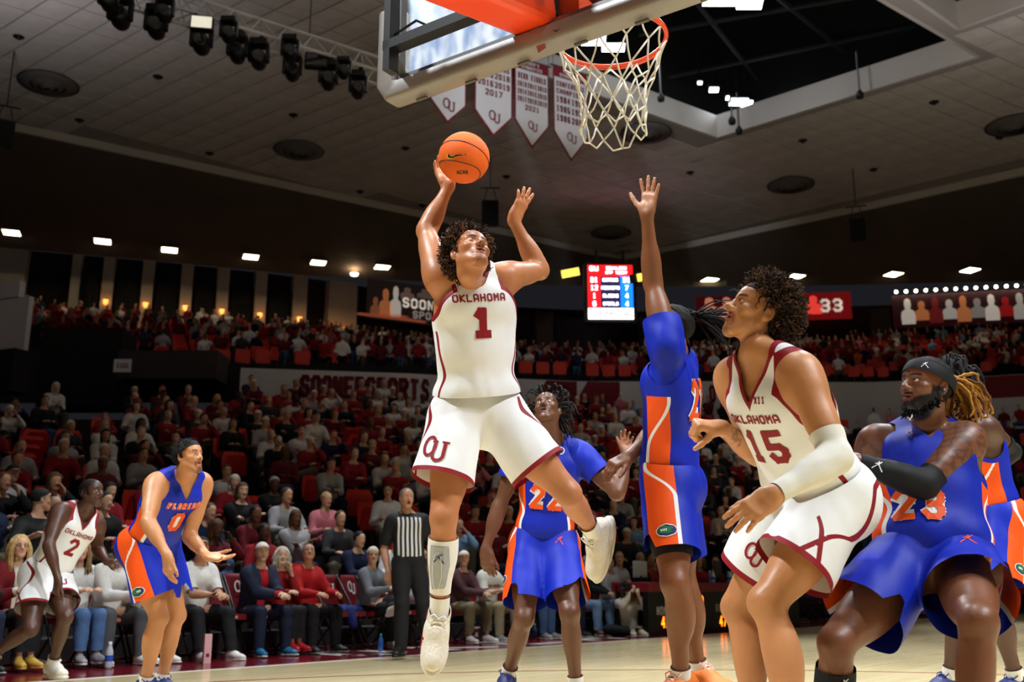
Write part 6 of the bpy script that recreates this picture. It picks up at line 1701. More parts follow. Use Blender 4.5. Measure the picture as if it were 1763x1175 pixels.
def build_guard22():
    p = pose_px(1.9, (937, 922, 6.15), (951, 762, 1), (-.08, -1), (-.05, -1),
                {'R': ((860, 872, 1), (836, 946, -1)), 'L': ((1062, 850, -1), (1081, 788, 1))},
                {'R': ((902, 1066, -1), (874, 1166, 1)), 'L': ((981, 1056, -1), (992, 1188, 1))},
                (943, 708, .2, (-.30, -.80, .52), (.02, .5, .86)), girth=1.02)
    p.mouth = .5
    hand_set(p, 'R', (.12, -.1, -1), (.35, .9, .0), (.35, .4, .45, .5), .07, (.4, .25))
    hand_set(p, 'L', (-.12, .1, 1), (.2, -.5, -.25), (.35, .4, .5, .6), .1, (.6, .3))
    r = player('person', 'player in blue number 22 jersey looking up behind the shooter', p, np.array(srgb(104, 64, 42)), hair=srgb(18, 14, 12), palm=srgb(180, 125, 98), hb=.014, hh=.005, hn=.0065)
    jr = jersey(p, r, .010, 'uf', hem=-.01, mats=(M_BLUE, M_ORNG, M_WHITE), seed=41, amp=.007, loose=.012)
    tsleeves(p, r, .52, M_BLUE, h=.010)
    sh = shorts(p, r, .010, 'uf', hem=(.37, .37), top=.05, flare=.135, mats=(M_BLUE, M_ORNG, M_WHITE), seed=43, amp=.010)
    chest_print(p, jr[0], 'FLORIDA', .046, M_ORNG, -.205, 0.0, th=.2, wd=.62, outline=M_WHITE)
    chest_print(p, jr[0], '22', .145, M_ORNG, -.335, 0.0, th=.19, wd=.6, outline=M_WHITE, name='number')
    decal(ring2d(.017, .017, .006), p.N + (-p.C[0] * .06 - p.C[2] * .045) + p.C[1] * .05, -p.C[0], p.C[2], p.jb, 'league_badge', M_WHITE, jr[0])
    gator(p, sh[0], 'R', .25, .0)
    decal([q * .05 for q in jump2d(1.0)], p.P - p.C[0] * .1 - p.C[2] * .01 + p.C[1] * .1, -p.C[0], p.C[2], p.sb, 'shorts_emblem', M_ORNG, sh[0])
    for sd in 'RL': sheath(p, r, 'sock', 'leg' + sd, p.kn[sd], p.an[sd], .82, 1.05, .009, M_SOCK, .010, .003)
    st = shoeset('dark_shoe', srgb(30, 40, 100), srgb(230, 230, 230), srgb(220, 120, 40))
    for sd in 'RL': shoe(p, r, sd, (-.15 if sd == 'R' else .1, -1, 0), (0, 0, 1), st, .010, .32)
    hm = hairmat('black_locks', srgb(20, 16, 15)); hair_cap(p, r, hm, .008, .004, .005, 90, .007)
    q, d = scalp_pts(p, 90, 8, .004); rr = np.random.default_rng(9)
    mb = MB()
    for i in range(len(q)):
        o = nz(d[i] + rr.normal(size=3) * .25); L = .085 + .05 * rr.random()
        dread(mb, to_w(p, np.array([q[i], q[i] + o * L * .4, q[i] + o * L * .7 + np.array([0, 0, -.018]), q[i] + o * L * .85 + np.array([0, 0, -.055 - .03 * rr.random()])])), .0075, .004, i, 5, 9)
    o = mb.build('hair_twists', hm, r, True); o['kind'] = 'stuff'
    eyes(p, r, (-.4, -.7, .6), M_IRIS, M_EYE)
def build_big15():
    p = pose_px(2.01, (1402, 838, 3.85), (1310, 620, -1), (-.86, -.50), (-.80, -.60),
                {'L': ((1440, 788, -1), (1334, 851, -1)), 'R': ((1306, 782, 1), (1242, 737, -1))},
                {'L': ((1322, 1040, -1), (1385, 1330, 1)), 'R': ((1272, 1046, 1), (1316, 1312, 1))},
                (1304, 543, .185, (-.86, -.22, .46), (.46, .02, .88), 1), girth=1.06, shw=.19, sho={'L': (.03, .0, .0)})
    p.mouth = .45
    hand_set(p, 'L', pxd(p.wr['L'], 1288, 884, -.02), (.12, .9, -.35), (.18, .2, .25, .3), .09, (.35, .3))
    hand_set(p, 'R', nz(np.array([-.95, -.2, .1])), (-.1, .45, -.9), (1.25, 1.25, 1.25, 1.2), .02, (.55, .9))
    r = player('person', 'player in white number 15 jersey boxing out with a white arm sleeve', p, np.array(srgb(192, 130, 84)), hair=srgb(36, 24, 16), goatee=.35, tattoo=('fR',), hb=.0105, hh=.0036)
    jr = jersey(p, r, .0075, 'ou', hem=-.02, mats=(M_WHITE, M_CRIM), seed=51, amp=.012, loose=.016)
    sh = shorts(p, r, .0075, 'ou', hem=(.31, .31), top=.045, flare=.15, mats=(M_WHITE, M_CRIM), seed=53, amp=.010)
    chest_print(p, jr[0], 'OKLAHOMA', .036, M_CRIM, -.165, 0.0, th=.2, wd=.72)
    chest_print(p, jr[0], '15', .138, M_CRIM, -.275, 0.0, th=.2, wd=.62, name='number')
    decal(text2d('XII', .024, .6, .22), p.N + (-p.C[0] * .055 - p.C[2] * .10) + p.C[1] * .05, -p.C[0], p.C[2], p.jb, 'league_badge', M_CRIM, jr[0])
    leg_print(p, sh[0], ou2d(.075), 'R', .21, .06, M_CRIM, 'emblem', out=(-.3, -1, 0))
    armsleeve(p, r, 'arm_sleeve', 'L', .72, 1.97, .006, M_SLEEVE, .006, .003)
    for sd in 'RL': sheath(p, r, 'sock', 'leg' + sd, p.kn[sd], p.an[sd], .85, 1.05, .009, M_SOCK, .010, .003)
    st = shoeset('white_red_shoe', srgb(225, 220, 210), srgb(230, 226, 220), srgb(150, 20, 36))
    shoe(p, r, 'L', (-.7, -.7, 0), (0, 0, 1), st, .010, .34); shoe(p, r, 'R', (-.8, -.5, 0), (0, 0, 1), st, .010, .34)
    hm = hairmat('dark_brown_afro', srgb(44, 29, 20)); hm2 = hairmat('brown_afro_tip', srgb(92, 60, 36))
    hair_cap(p, r, hm, .014, .006, .006, 70, .006, shape=[((0, -.05, .075), (.08, .09, .08))], nape=-.085)
    curls(p, r, (hm, hm2), 2400, .058, .0065, 2.3, .0032, .004, 13, .05, top=1.15, lo=-.08, back=.3)
    eyes(p, r, (-.7, -.2, .8), M_IRIS, M_EYE)
    return p
def build_forward23():
    p = pose_px(1.98, (1606, 952, 3.95), (1596, 738, 1), (-.30, -.95), (-.18, -.98),
                {'L': ((1590, 836, -1), (1474, 794, -1)), 'R': ((1484, 850, 1), (1462, 800, 1))},
                {'R': ((1440, 1110, -1), (1420, 1305, 1)), 'L': ((1684, 1074, -1), (1674, 1320, 1))},
                (1594, 668, .19, (-.87, -.44, .22), (.2, .02, .98)), girth=1.14, shw=.20, sho={'L': (.06, .05, -.0)})
    p.mouth = .1
    hand_set(p, 'L', (-1, .2, .1), (0, .6, -.8), (.5, .5, .5, .5), .05, (.5, .3))
    hand_set(p, 'R', (-.6, .2, .6), (0, .6, -.8), (.5, .5, .5, .5), .05, (.5, .3))
    r = player('person', 'player in blue number 23 jersey crouching with black headband and blond locks', p, np.array(srgb(120, 72, 46)), hair=srgb(14, 11, 10), beard=.97, tattoo=('uL', 'uR', 'sL', 'cR'), hb=.0095)
    jr = jersey(p, r, .008, 'uf', hem=-.03, mats=(M_BLUE, M_ORNG, M_WHITE), seed=61, amp=.011, loose=.022)
    sh = shorts(p, r, .008, 'uf', hem=(.30, .27), top=.045, flare=.15, mats=(M_BLUE, M_ORNG, M_WHITE), seed=63, amp=.011)
    chest_print(p, jr[0], '23', .135, M_ORNG, -.385, -.055, th=.19, wd=.62, outline=M_WHITE, name='number')
    decal(ring2d(.019, .019, .005), p.N + (-p.C[0] * .075 - p.C[2] * .055) + p.C[1] * .05, -p.C[0], p.C[2], p.jb, 'league_badge', M_WHITE, jr[0])
    decal(text2d('SEC', .014, .6, .22), p.N + (-p.C[0] * .075 - p.C[2] * .055) + p.C[1] * .05, -p.C[0], p.C[2], p.jb, 'league_lettering', M_WHITE, jr[0])
    decal([q * .03 for q in jump2d(1.0)], p.N + (p.C[0] * .075 - p.C[2] * .075) + p.C[1] * .05, -p.C[0], p.C[2], p.jb, 'chest_emblem', M_ORNG, jr[0])
    decal([q * .06 for q in jump2d(1.0)], p.P - p.C[0] * .11 - p.C[2] * .0 + p.C[1] * .1, -p.C[0], p.C[2], p.sb, 'shorts_emblem', M_ORNG, sh[0])
    sl = armsleeve(p, r, 'arm_sleeve', 'L', .80, 1.98, .006, M_BLACK, .006, .002)
    bv = bvh_of(*p.sleeve); o = p.wr['L'] + (p.el['L'] - p.wr['L']) * .25; ex = nz(p.el['L'] - p.wr['L']); ey = nz(np.cross((0, -1, 0), ex)); ey = ey if ey[2] > 0 else -ey
    decal([q * .045 for q in jump2d(1.0)], o, ex, ey, bv, 'sleeve_emblem', M_WHITE, sl, .003)
    sheath(p, r, 'sock', 'legR', p.kn['R'], p.an['R'], .20, 1.05, .009, M_BLACK, .008)
    u = nz(p.an['R'] - p.kn['R']); cb = bvh_of(*_limb(p, 'legR', 'R', .010)); n = nz(np.array([.2, -1, 0]) - u * (np.array([.2, -1, 0]) @ u))
    decal([q * .06 for q in jump2d(1.0)], p.kn['R'] + u * .13, nz(np.cross(-u, n)), -u, cb, 'sock_emblem', M_WHITE, r, .004)
    sheath(p, r, 'sock', 'legL', p.kn['L'], p.an['L'], .80, 1.05, .009, M_BLACK, .010)
    st = shoeset('dark_shoe', srgb(30, 40, 100), srgb(230, 230, 230), srgb(220, 120, 40))
    for sd in 'RL': shoe(p, r, sd, (-.5 if sd == 'R' else .1, -1, 0), (0, 0, 1), st, .010, .34)
    hm = hairmat('black_locks', srgb(20, 16, 15)); hair_cap(p, r, hm, .008, .008, .003, 140, .006)
    # headband
    A = p.HA; s = p.hs; lo, hi = bounds([p.H], .17)
    V, T = sdf_mesh([Grp([EL(to_w(p, np.array([0, -.012, .034])), A, np.array([.092, .117, .102]) * s, .02)])], lo, hi, .005)
    pl = lambda V: np.abs(hcoord(p, V)[:, 2] - .30 * hcoord(p, V)[:, 1] - .047) - .027
    V, T = keep_neg(V, T, pl); hb_ = wobj('headband', mesh_np('headband', V, T, [M_BLACK]), r); bv = bvh_of(V, T)
    o = to_w(p, np.array([-.062, .055, .062])); n = nz(-p.HA[0] * .75 + p.HA[1] * .65)
    o = to_w(p, np.array([-.05, .07, .066])); ey = nz(p.HA[2] - n * (p.HA[2] @ n)); ex = np.cross(ey, n)
    decal([q * .03 for q in jump2d(1.0)], o, ex, ey, bv, 'headband_emblem', M_WHITE, hb_, .003)
    # beard: short dense growth along the jaw
    rr = np.random.default_rng(3); mb = MB(); 
    for i in range(420):
        t = rr.random(); sg = 1 if rr.random() < .5 else -1; jx = .062 * (1 - t) + .0 * t; b = np.array([sg * (.064 * (1 - t ** 1.6)), -.0 + .085 * t, -.05 - .062 * t + .012 * rr.normal()])
        d = nz(np.array([sg * .5 * (1 - t), .45 * t, -.9]) + rr.normal(size=3) * .35); L = .018 + .016 * rr.random()
        mb.tube(to_w(p, np.array([b, b + d * L * .5 + rr.normal(size=3) * .003, b + d * L])), [.0042, .0035, .0015], 4, cap=False)
    mb.build('beard', hairmat('black_beard', srgb(14, 11, 10), .75), r, True)
    g1 = hairmat('golden_locks', srgb(172, 118, 44)); g2 = hairmat('dark_golden_locks', srgb(104, 66, 26))
    tie = np.array([0, -.125, .055]); rr = np.random.default_rng(15)
    for i in range(64):
        mb = MB(); d = nz(np.array([rr.normal() * .55, -1.0 + rr.normal() * .2, .05 + rr.normal() * .5])); L = .09 + .08 * rr.random(); dr = .05 + .08 * rr.random()
        pts = np.array([tie + rr.normal(size=3) * .014, tie + d * L * .4, tie + d * L * .8 + np.array([0, 0, -dr * .35]), tie + d * L + np.array([0, 0, -dr]), tie + d * L * 1.02 + np.array([rr.normal() * .01, 0, -dr - .03])])
        dread(mb, to_w(p, pts), .0075, .0045, i, 5, 14, kink=.0045)
        mb.build('dreadlock', g1 if rr.random() < .62 else g2, r, True)
    eyes(p, r, (-.9, -.2, .4), M_IRIS, M_EYE)
def build_behind():
    p = pose_px(1.98, (1712, 880, 6.0), (1668, 722, -1), (-.92, .05), (-.95, .15),
                {'L': ((1742, 778, 1), (1680, 826, -1)), 'R': ((1690, 800, 1), (1650, 830, -1))},
                {'L': ((1712, 1040, -1), (1752, 1176, 1)), 'R': ((1650, 1044, -1), (1634, 1172, 1))},
                (1634, 655, .2, (-.85, .30, .25), (.2, 0, .98)), girth=1.05)
    hand_set(p, 'L', (-1, .1, -.1), (0, .6, -.8), (.5, .5, .5, .5), .05, (.5, .3))
    r = player('person', 'player in blue and orange uniform with black arm sleeve behind the headband player', p, np.array(srgb(84, 54, 40)), hair=srgb(14, 11, 10), scalp=.8, hb=.015, hh=.0058, hn=.008)
    jr = jersey(p, r, .010, 'uf', hem=-.01, mats=(M_BLUE, M_ORNG, M_WHITE), seed=71, amp=.007)
    sh = shorts(p, r, .010, 'uf', hem=(.335, .335), top=.05, flare=.135, mats=(M_BLUE, M_ORNG, M_WHITE), seed=73, amp=.009)
    gator(p, sh[0], 'L', .27, .0)
    armsleeve(p, r, 'arm_sleeve', 'L', .6, 1.95, .006, M_BLACK, .008)
    for sd in 'RL': sheath(p, r, 'sock', 'leg' + sd, p.kn[sd], p.an[sd], .82, 1.05, .009, M_SOCK, .010, .003)
    st = shoeset('dark_shoe', srgb(30, 40, 100), srgb(230, 230, 230), srgb(220, 120, 40))
    for sd in 'RL': shoe(p, r, sd, (-1, -.3, 0), (0, 0, 1), st, .010, .33)
    hm = hairmat('black_locks', srgb(20, 16, 15)); hair_cap(p, r, hm, .006, .004, .003, 100, .007)
    q, d = scalp_pts(p, 60, 18, .004); rr = np.random.default_rng(19); mb = MB()
    for i in range(len(q)):
        o = nz(d[i] + np.array([0, -.6, 0])); L = .1
        dread(mb, to_w(p, np.array([q[i], q[i] + o * L * .35 + np.array([0, 0, .012]), q[i] + o * L * .7 + np.array([0, 0, -.03]), q[i] + o * L * .9 + np.array([0, 0, -.10])])), .0085, .005, i, 5, 9)
    o = mb.build('hair_braids', hm, r, True); o['kind'] = 'stuff'
    eyes(p, r, (-.9, .1, .4), M_IRIS, M_EYE)
def build_guard0():
    p = pose_px(1.9, (262, 928, 6.65), (316, 820, -1), (.80, -.60), (.82, -.57),
                {'R': ((255, 900, -1), (288, 957, -1)), 'L': ((326, 925, 1), (358, 960, -1))},
                {'R': ((273, 1064, -1), (249, 1180, 1)), 'L': ((303, 1060, 1), (277, 1176, 1))},
                (325, 788, .18, (.86, -.46, .22), (-.18, .05, .98)), girth=1.0, hs=.88)
    p.mouth = .5
    hand_set(p, 'R', (.12, -.05, -1), (.6, .7, .0), (.3, .35, .4, .45), .06, (.4, .25))
    hand_set(p, 'L', (1, -.25, -.1), (-.1, -.35, .9), (.12, .16, .2, .35), .2, (.8, .2))
    r = player('person', 'player in blue number 0 jersey standing near the far sideline', p, np.array(srgb(186, 126, 82)), hair=srgb(24, 17, 13), goatee=.7, hb=.015, hh=.0062, hn=.0078)
    jr = jersey(p, r, .011, 'uf', hem=-.01, mats=(M_BLUE, M_ORNG, M_WHITE), seed=81, amp=.007)
    sh = shorts(p, r, .011, 'uf', hem=(.33, .33), top=.05, flare=.14, mats=(M_BLUE, M_ORNG, M_WHITE), seed=83, amp=.009)
    chest_print(p, jr[0], 'FLORIDA', .046, M_ORNG, -.14, 0.0, th=.2, wd=.62, outline=M_WHITE)
    chest_print(p, jr[0], '0', .145, M_ORNG, -.27, 0.0, th=.19, wd=.6, outline=M_WHITE, name='number')
    gator(p, sh[0], 'R', .27, .0)
    for sd in 'RL': sheath(p, r, 'sock', 'leg' + sd, p.kn[sd], p.an[sd], .86, 1.05, .009, M_SOCK, .010, .003)
    st = shoeset('dark_shoe', srgb(30, 40, 100), srgb(230, 230, 230), srgb(220, 120, 40))
    for sd in 'RL': shoe(p, r, sd, (.8, -.6, 0), (0, 0, 1), st, .010, .33)
    hm = hairmat('black_curls', srgb(22, 17, 15)); hair_cap(p, r, hm, .014, .004, .004, 90, .007)
    curls(p, r, (hm, hm), 420, .026, .006, 1.5, .003, .004, 23)
    eyes(p, r, (.8, -.5, .3), M_IRIS, M_EYE)
def build_wing_left():
    p = pose_px(1.88, (84, 982, 7.9), (143, 880, -1), (.84, -.54), (.9, -.44),
                {'R': ((84, 940, -1), (100, 998, -1)), 'L': ((167, 944, 1), (184, 968, -1))},
                {'L': ((112, 1064, -1), (90, 1146, 1)), 'R': ((52, 1084, -1), (-14, 1128, 1))},
                (157, 849, .18, (.93, -.34, .06), (-.1, .05, .99)), girth=.97, hs=.93)
    p.mouth = .5
    hand_set(p, 'R', (-.05, -.1, -1), (.6, .7, .0), (.45, .5, .55, .6), .05, (.4, .3))
    hand_set(p, 'L', (.9, -.3, .1), (-.1, .3, -.9), (1.1, 1.1, 1.1, 1.1), .03, (.6, .7))
    r = player('person', 'player in white jersey striding in front of the courtside seats', p, np.array(srgb(84, 52, 38)), hair=srgb(14, 11, 10), scalp=.9, hb=.015, hh=.0062, hn=.0078)
    jr = jersey(p, r, .011, 'ou', hem=-.01, mats=(M_WHITE, M_CRIM), seed=91, amp=.007, loose=.015)
    sh = shorts(p, r, .011, 'ou', hem=(.30, .30), top=.05, flare=.15, mats=(M_WHITE, M_CRIM), seed=93, amp=.010)
    chest_print(p, jr[0], 'OKLAHOMA', .036, M_CRIM, -.165, 0.0, th=.2, wd=.72)
    chest_print(p, jr[0], '2', .138, M_CRIM, -.275, 0.0, th=.2, wd=.62, name='number')
    leg_print(p, sh[0], ou2d(.08), 'L', .2, .07, M_CRIM, 'emblem', out=(.5, -1, 0))
    for sd in 'RL': sheath(p, r, 'sock', 'leg' + sd, p.kn[sd], p.an[sd], .82, 1.05, .010, M_SOCK, .010, .003)
    shoe(p, r, 'L', (.75, -.65, 0), (0, 0, 1), (M_SHOEW, M_SOLE, M_SOLE, M_LACE), .010, .33); shoe(p, r, 'R', (.35, -.3, -.85), (.85, -.2, .5), (M_SHOEW, M_SOLE, M_SOLE, M_LACE), .010, .33)
    eyes(p, r, (.9, -.4, .3), M_IRIS, M_EYE)
def build_referee():
    p = pose_px(1.86, (704, 962, 11.2), (702, 888, 1), (.25, -.97), (.2, -.98),
                {'R': ((661, 948, 1), (668, 985, -1)), 'L': ((742, 946, 1), (738, 984, -1))},
                {'R': ((692, 1042, -1), (690, 1116, 1)), 'L': ((728, 1042, -1), (738, 1112, 1))},
                (700, 859, .19, (.38, -.9, .12), (0, .1, 1)), girth=1.0)
    p.mouth = .4
    for sd in 'RL': hand_set(p, sd, (.05, -.1, -1), (0, 1, 0), (.4, .45, .5, .55), .05, (.4, .25))
    r = player('person', 'referee in black and white striped shirt standing by the sideline', p, np.array(srgb(205, 150, 120)), hair=srgb(120, 112, 104), scalp=.2, hb=.02, hh=.0085, hn=.011)
    V, T = shirt_geo(p, .012, .014, .85, -.02, .005, 3)
    sx = lambda V: np.abs(((torso_coord(p, V)[:, 0] + .5) % .05) - .025) - .0125
    mid = lambda V: np.maximum(np.abs(torso_coord(p, V)[:, 0]) - .135, torso_coord(p, V)[:, 2] - .46)
    V, T, c = mults(V, T, [sx, mid]); rid = np.where((sx(c) < 0) & (mid(c) < 0), 1, 0)
    mbk = mat('black_polo_cloth', srgb(20, 20, 22), .8); mwh = mat('white_stripe_cloth', srgb(232, 230, 226), .75)
    pieces = emit(r, V, T, rid, [('shirt', mbk)])
    Tw = T[rid == 1]; cx = np.round((torso_coord(p, V[Tw].mean(1))[:, 0] + .5) / .05 - .5).astype(int); fr = (torso_coord(p, V[Tw].mean(1))[:, 1] > 0)
    for k in np.unique(cx):
        for s in (True, False):
            t = Tw[(cx == k) & (fr == s)]
            if len(t) > 3:
                v, t = compact(V, t); wobj('stripe', mesh_np('stripe', v, t, [mwh]), pieces[0])
    V, T = pants_geo(p, .013, .016, 1.02, .02); wobj('trousers', mesh_np('trousers', V, T, [mat('black_trouser_cloth', srgb(18, 18, 20), .85, bump=.2, bscale=200)]), r)
    st = shoeset('black_shoe', srgb(16, 16, 16), srgb(14, 14, 14), srgb(14, 14, 14))
    for sd in 'RL': shoe(p, r, sd, (-.25 if sd == 'R' else .3, -1, 0), (0, 0, 1), st, .012, .31, laces=False)
    hair_cap(p, r, hairmat('grey_hair', srgb(120, 114, 108)), .005, .006, .003, 90, .008)
    mb = MB().tube([to_w(p, np.array([0, .095, -.062])), to_w(p, np.array([0, .125, -.066]))], .008, 8); mb.build('whistle', mat('black_plastic', srgb(15, 15, 15), .4), r)
SHOOT, BALL = build_shooter()
build_ball(BALL)
for fn in (build_defender, build_guard22, build_big15, build_forward23, build_behind, build_guard0, build_wing_left, build_referee): fn()
# ------------------------------------------------------------------ spectators
def ik(sh, wr, L1, L2, pole):
    d = wr - sh; D = np.linalg.norm(d)
    if D > (L1 + L2) * .999: wr = sh + d / D * (L1 + L2) * .999; D = (L1 + L2) * .999; d = wr - sh
    u = d / D; a = (L1 * L1 - L2 * L2 + D * D) / (2 * D); h = math.sqrt(max(L1 * L1 - a * a, 1e-6))
    pl = np.asarray(pole, float); pl = nz(pl - u * (pl @ u)); return sh + u * a + pl * h, wr
def sit(pos, fwd, h=1.74, lean=.12, arms='lap', legs='flat', look=None, seat=.46, girth=1.05, roll=0.0, tilt=.05, stand=False, hs=1.0):
    p = Pose(); q = h / 1.93; p.q = q; p.g = girth
    f = nz(np.array([fwd[0], fwd[1], 0.])); rt = np.cross(f, ZV)
    def w(x, y, z): return np.array(pos, float) + rt * x + f * y + ZV * z
    p.P = w(0, 0, seat + .10) if not stand else w(0, 0, .99 * q)
    p.N = p.P + (ZV * math.cos(lean) + f * math.sin(lean) + rt * roll) * .52 * q
    sp = nz(p.N - p.P); p.C = ortho(f, sp); p.B = ortho(f, nz(sp * .5 + ZV * .5))
    p.sh = {}; p.el = {}; p.wr = {}; p.hip = {}; p.kn = {}; p.an = {}
    L1, L2 = .325 * q, .275 * q
    T = {'lap': ((.10, .30, .20), (.10, .30, .20)), 'clasp': ((.025, .48, .16), (.025, .48, .16)), 'fold': ((-.12, .24, .32), (-.10, .26, .27)), 'knees': ((.15, .42, .16), (.15, .42, .16)),
         'chin': ((.02, .36, .2), (.07, .34, .52)), 'chest': ((.12, .34, .18), (.0, .22, .42)), 'side': ((.24, .05, -.12), (.24, .05, -.12)), 'out': ((.30, .36, .30), (.2, .1, -.1)), 'shoe': ((.16, .4, .22), (.12, .44, .26)), 'cam': ((.06, .36, .55), (.05, .38, .50)), 'bottle': ((.12, .36, .2), (.28, .42, .08))}[arms]
    for i, (sd, sg) in enumerate((('R', 1), ('L', -1))):
        p.sh[sd] = p.N + (p.C[0] * sg * .178 - p.C[2] * .07) * q
        t = T[i]; wr = p.P + rt * sg * t[0] + f * t[1] + ZV * t[2]
        p.el[sd], p.wr[sd] = ik(p.sh[sd], wr, L1, L2, rt * sg * .55 - ZV * .8 - f * .35)
        p.hip[sd] = p.P + (p.B[0] * sg * .092 - p.B[2] * .05) * q
        if stand:
            p.kn[sd] = p.hip[sd] + nz(-ZV + f * .06 + rt * sg * .04) * .465 * q; p.an[sd] = p.kn[sd] + nz(-ZV - f * .05) * .445 * q
        else:
            wd = {'flat': .10, 'apart': .21, 'cross': .06, 'close': .06}[legs]
            p.kn[sd] = p.hip[sd] + nz(f * .95 + rt * sg * (wd - .09) * 2 + ZV * .02) * .465 * q
            if legs == 'cross' and sd == 'L': p.kn[sd] = p.hip[sd] + nz(f * .9 + rt * .12 + ZV * .3) * .465 * q
            zt = pos[2] + .085
            down = max(.05, p.kn[sd][2] - zt); L = .445 * q; hz = math.sqrt(max(L * L - down * down, 0)) if down < L else 0
            p.an[sd] = np.array([*(p.kn[sd] + f * min(hz, .12))[:2], p.kn[sd][2] - min(down, L)])
            if legs == 'cross' and sd == 'L': p.an[sd] = p.kn[sd] + nz(rt * .75 + f * .35 - ZV * .25) * L
    p.hs = hs * .97; p.mouth = .0
    lk = f if look is None else nz(np.asarray(look, float))
    p.HA = ortho(lk + ZV * tilt, ZV - lk * tilt)
    p.H = p.N + (sp * .6 + ZV * .5 + p.HA[1] * .10) * .19 * q
    finish(p)
    for sd in 'RL': hand_set(p, sd, nz(p.wr[sd] - p.el[sd]) + f * .2 - ZV * .1, (-ZV * .8 + rt * (-.5 if sd == 'R' else .5)), (.45, .5, .5, .55), .04, (.5, .3))
    return p
def simple_shoe(p, sd, toe, m, parent=None, h=.016, up=ZV):
    return shoe(p, parent, sd, toe, up, (m[0], m[1], m[1], m[0]), h, .30, laces=False)
SKINS = [srgb(214, 164, 138), srgb(222, 178, 150), srgb(200, 148, 118), srgb(120, 78, 54), srgb(88, 58, 42), srgb(208, 156, 128)]
def cloth_m(nm, c, rough=.8): return mat(nm, c, rough, spec=.3, noise=.08, nscale=25, bump=.15, bscale=90)
def cap_on(p, r, m, brim=True, h=.010):
    o = hair_cap(p, r, m, .012, .012, .001, 30, h, name='cap', nape=-.02)
    if brim:
        mb = MB(); V = []; n = 12
        for i in range(n + 1):
            a = -1.15 + 2.3 * i / n
            V += [to_w(p, np.array([.08 * math.sin(a), .03 + .065 * math.cos(a), .058])), to_w(p, np.array([.078 * math.sin(a), .065 + .105 * math.cos(a), .050]))]
        Fc = [(2 * i, 2 * i + 1, 2 * i + 3, 2 * i + 2) for i in range(n)]; k = len(V)
        V2 = [v - p.HA[2] * .006 for v in V]; mb.add(V + V2, Fc + [tuple(j + k for j in f[::-1]) for f in Fc]); wobj('brim', mb.mesh('brim', [m], True), o)
    return o
def glasses(p, r, m):
    for g in (1, -1):
        mb = MB(); c = to_w(p, np.array([.033 * g, .098, .002]))
        mb.tube([c + (p.HA[0] * .021 * math.cos(a) + p.HA[2] * .015 * math.sin(a)) for a in np.linspace(0, 6.2832, 15)], .0024, 5, cap=False)
        mb.tube([to_w(p, np.array([.053 * g, .094, .006])), to_w(p, np.array([.08 * g, .0, .006]))], .0022, 4)
        mb.build('glasses_frame' if g == 1 else 'glasses_frame', m, r, True)
def long_hair(p, r, m, L=.26, n=260, seed=2, name='long_hair'):
    q, d = scalp_pts(p, n, seed, .004, -.05); rr = np.random.default_rng(seed); mb = MB()
    for i in range(len(q)):
        if d[i][1] > .75: continue
        o = nz(np.array([d[i][0], d[i][1] * .7 - .1, 0]) + 1e-3); l = L * (.75 + .35 * rr.random()); side = np.array([np.sign(d[i][0]) * .095, min(q[i][1], .035), -.06])
        a = q[i] + d[i] * .012; b = np.array([a[0] * .5 + o[0] * .05, a[1] * .6 + o[1] * .045, -.02]) + np.array([np.sign(a[0]) * .03, 0, 0])
        dread(mb, to_w(p, np.array([a, b, b + np.array([0, -.005, -l * .5]), b + np.array([rr.normal() * .012, .01, -l])])), .0085, .004, i, 4, 7, kink=.002)
    return mb.build(name, m, r, True)
OCC = []
FANSKIN = mat('spectator_skin', (.5, .35, .25), .5, attr='col', spec=.4)
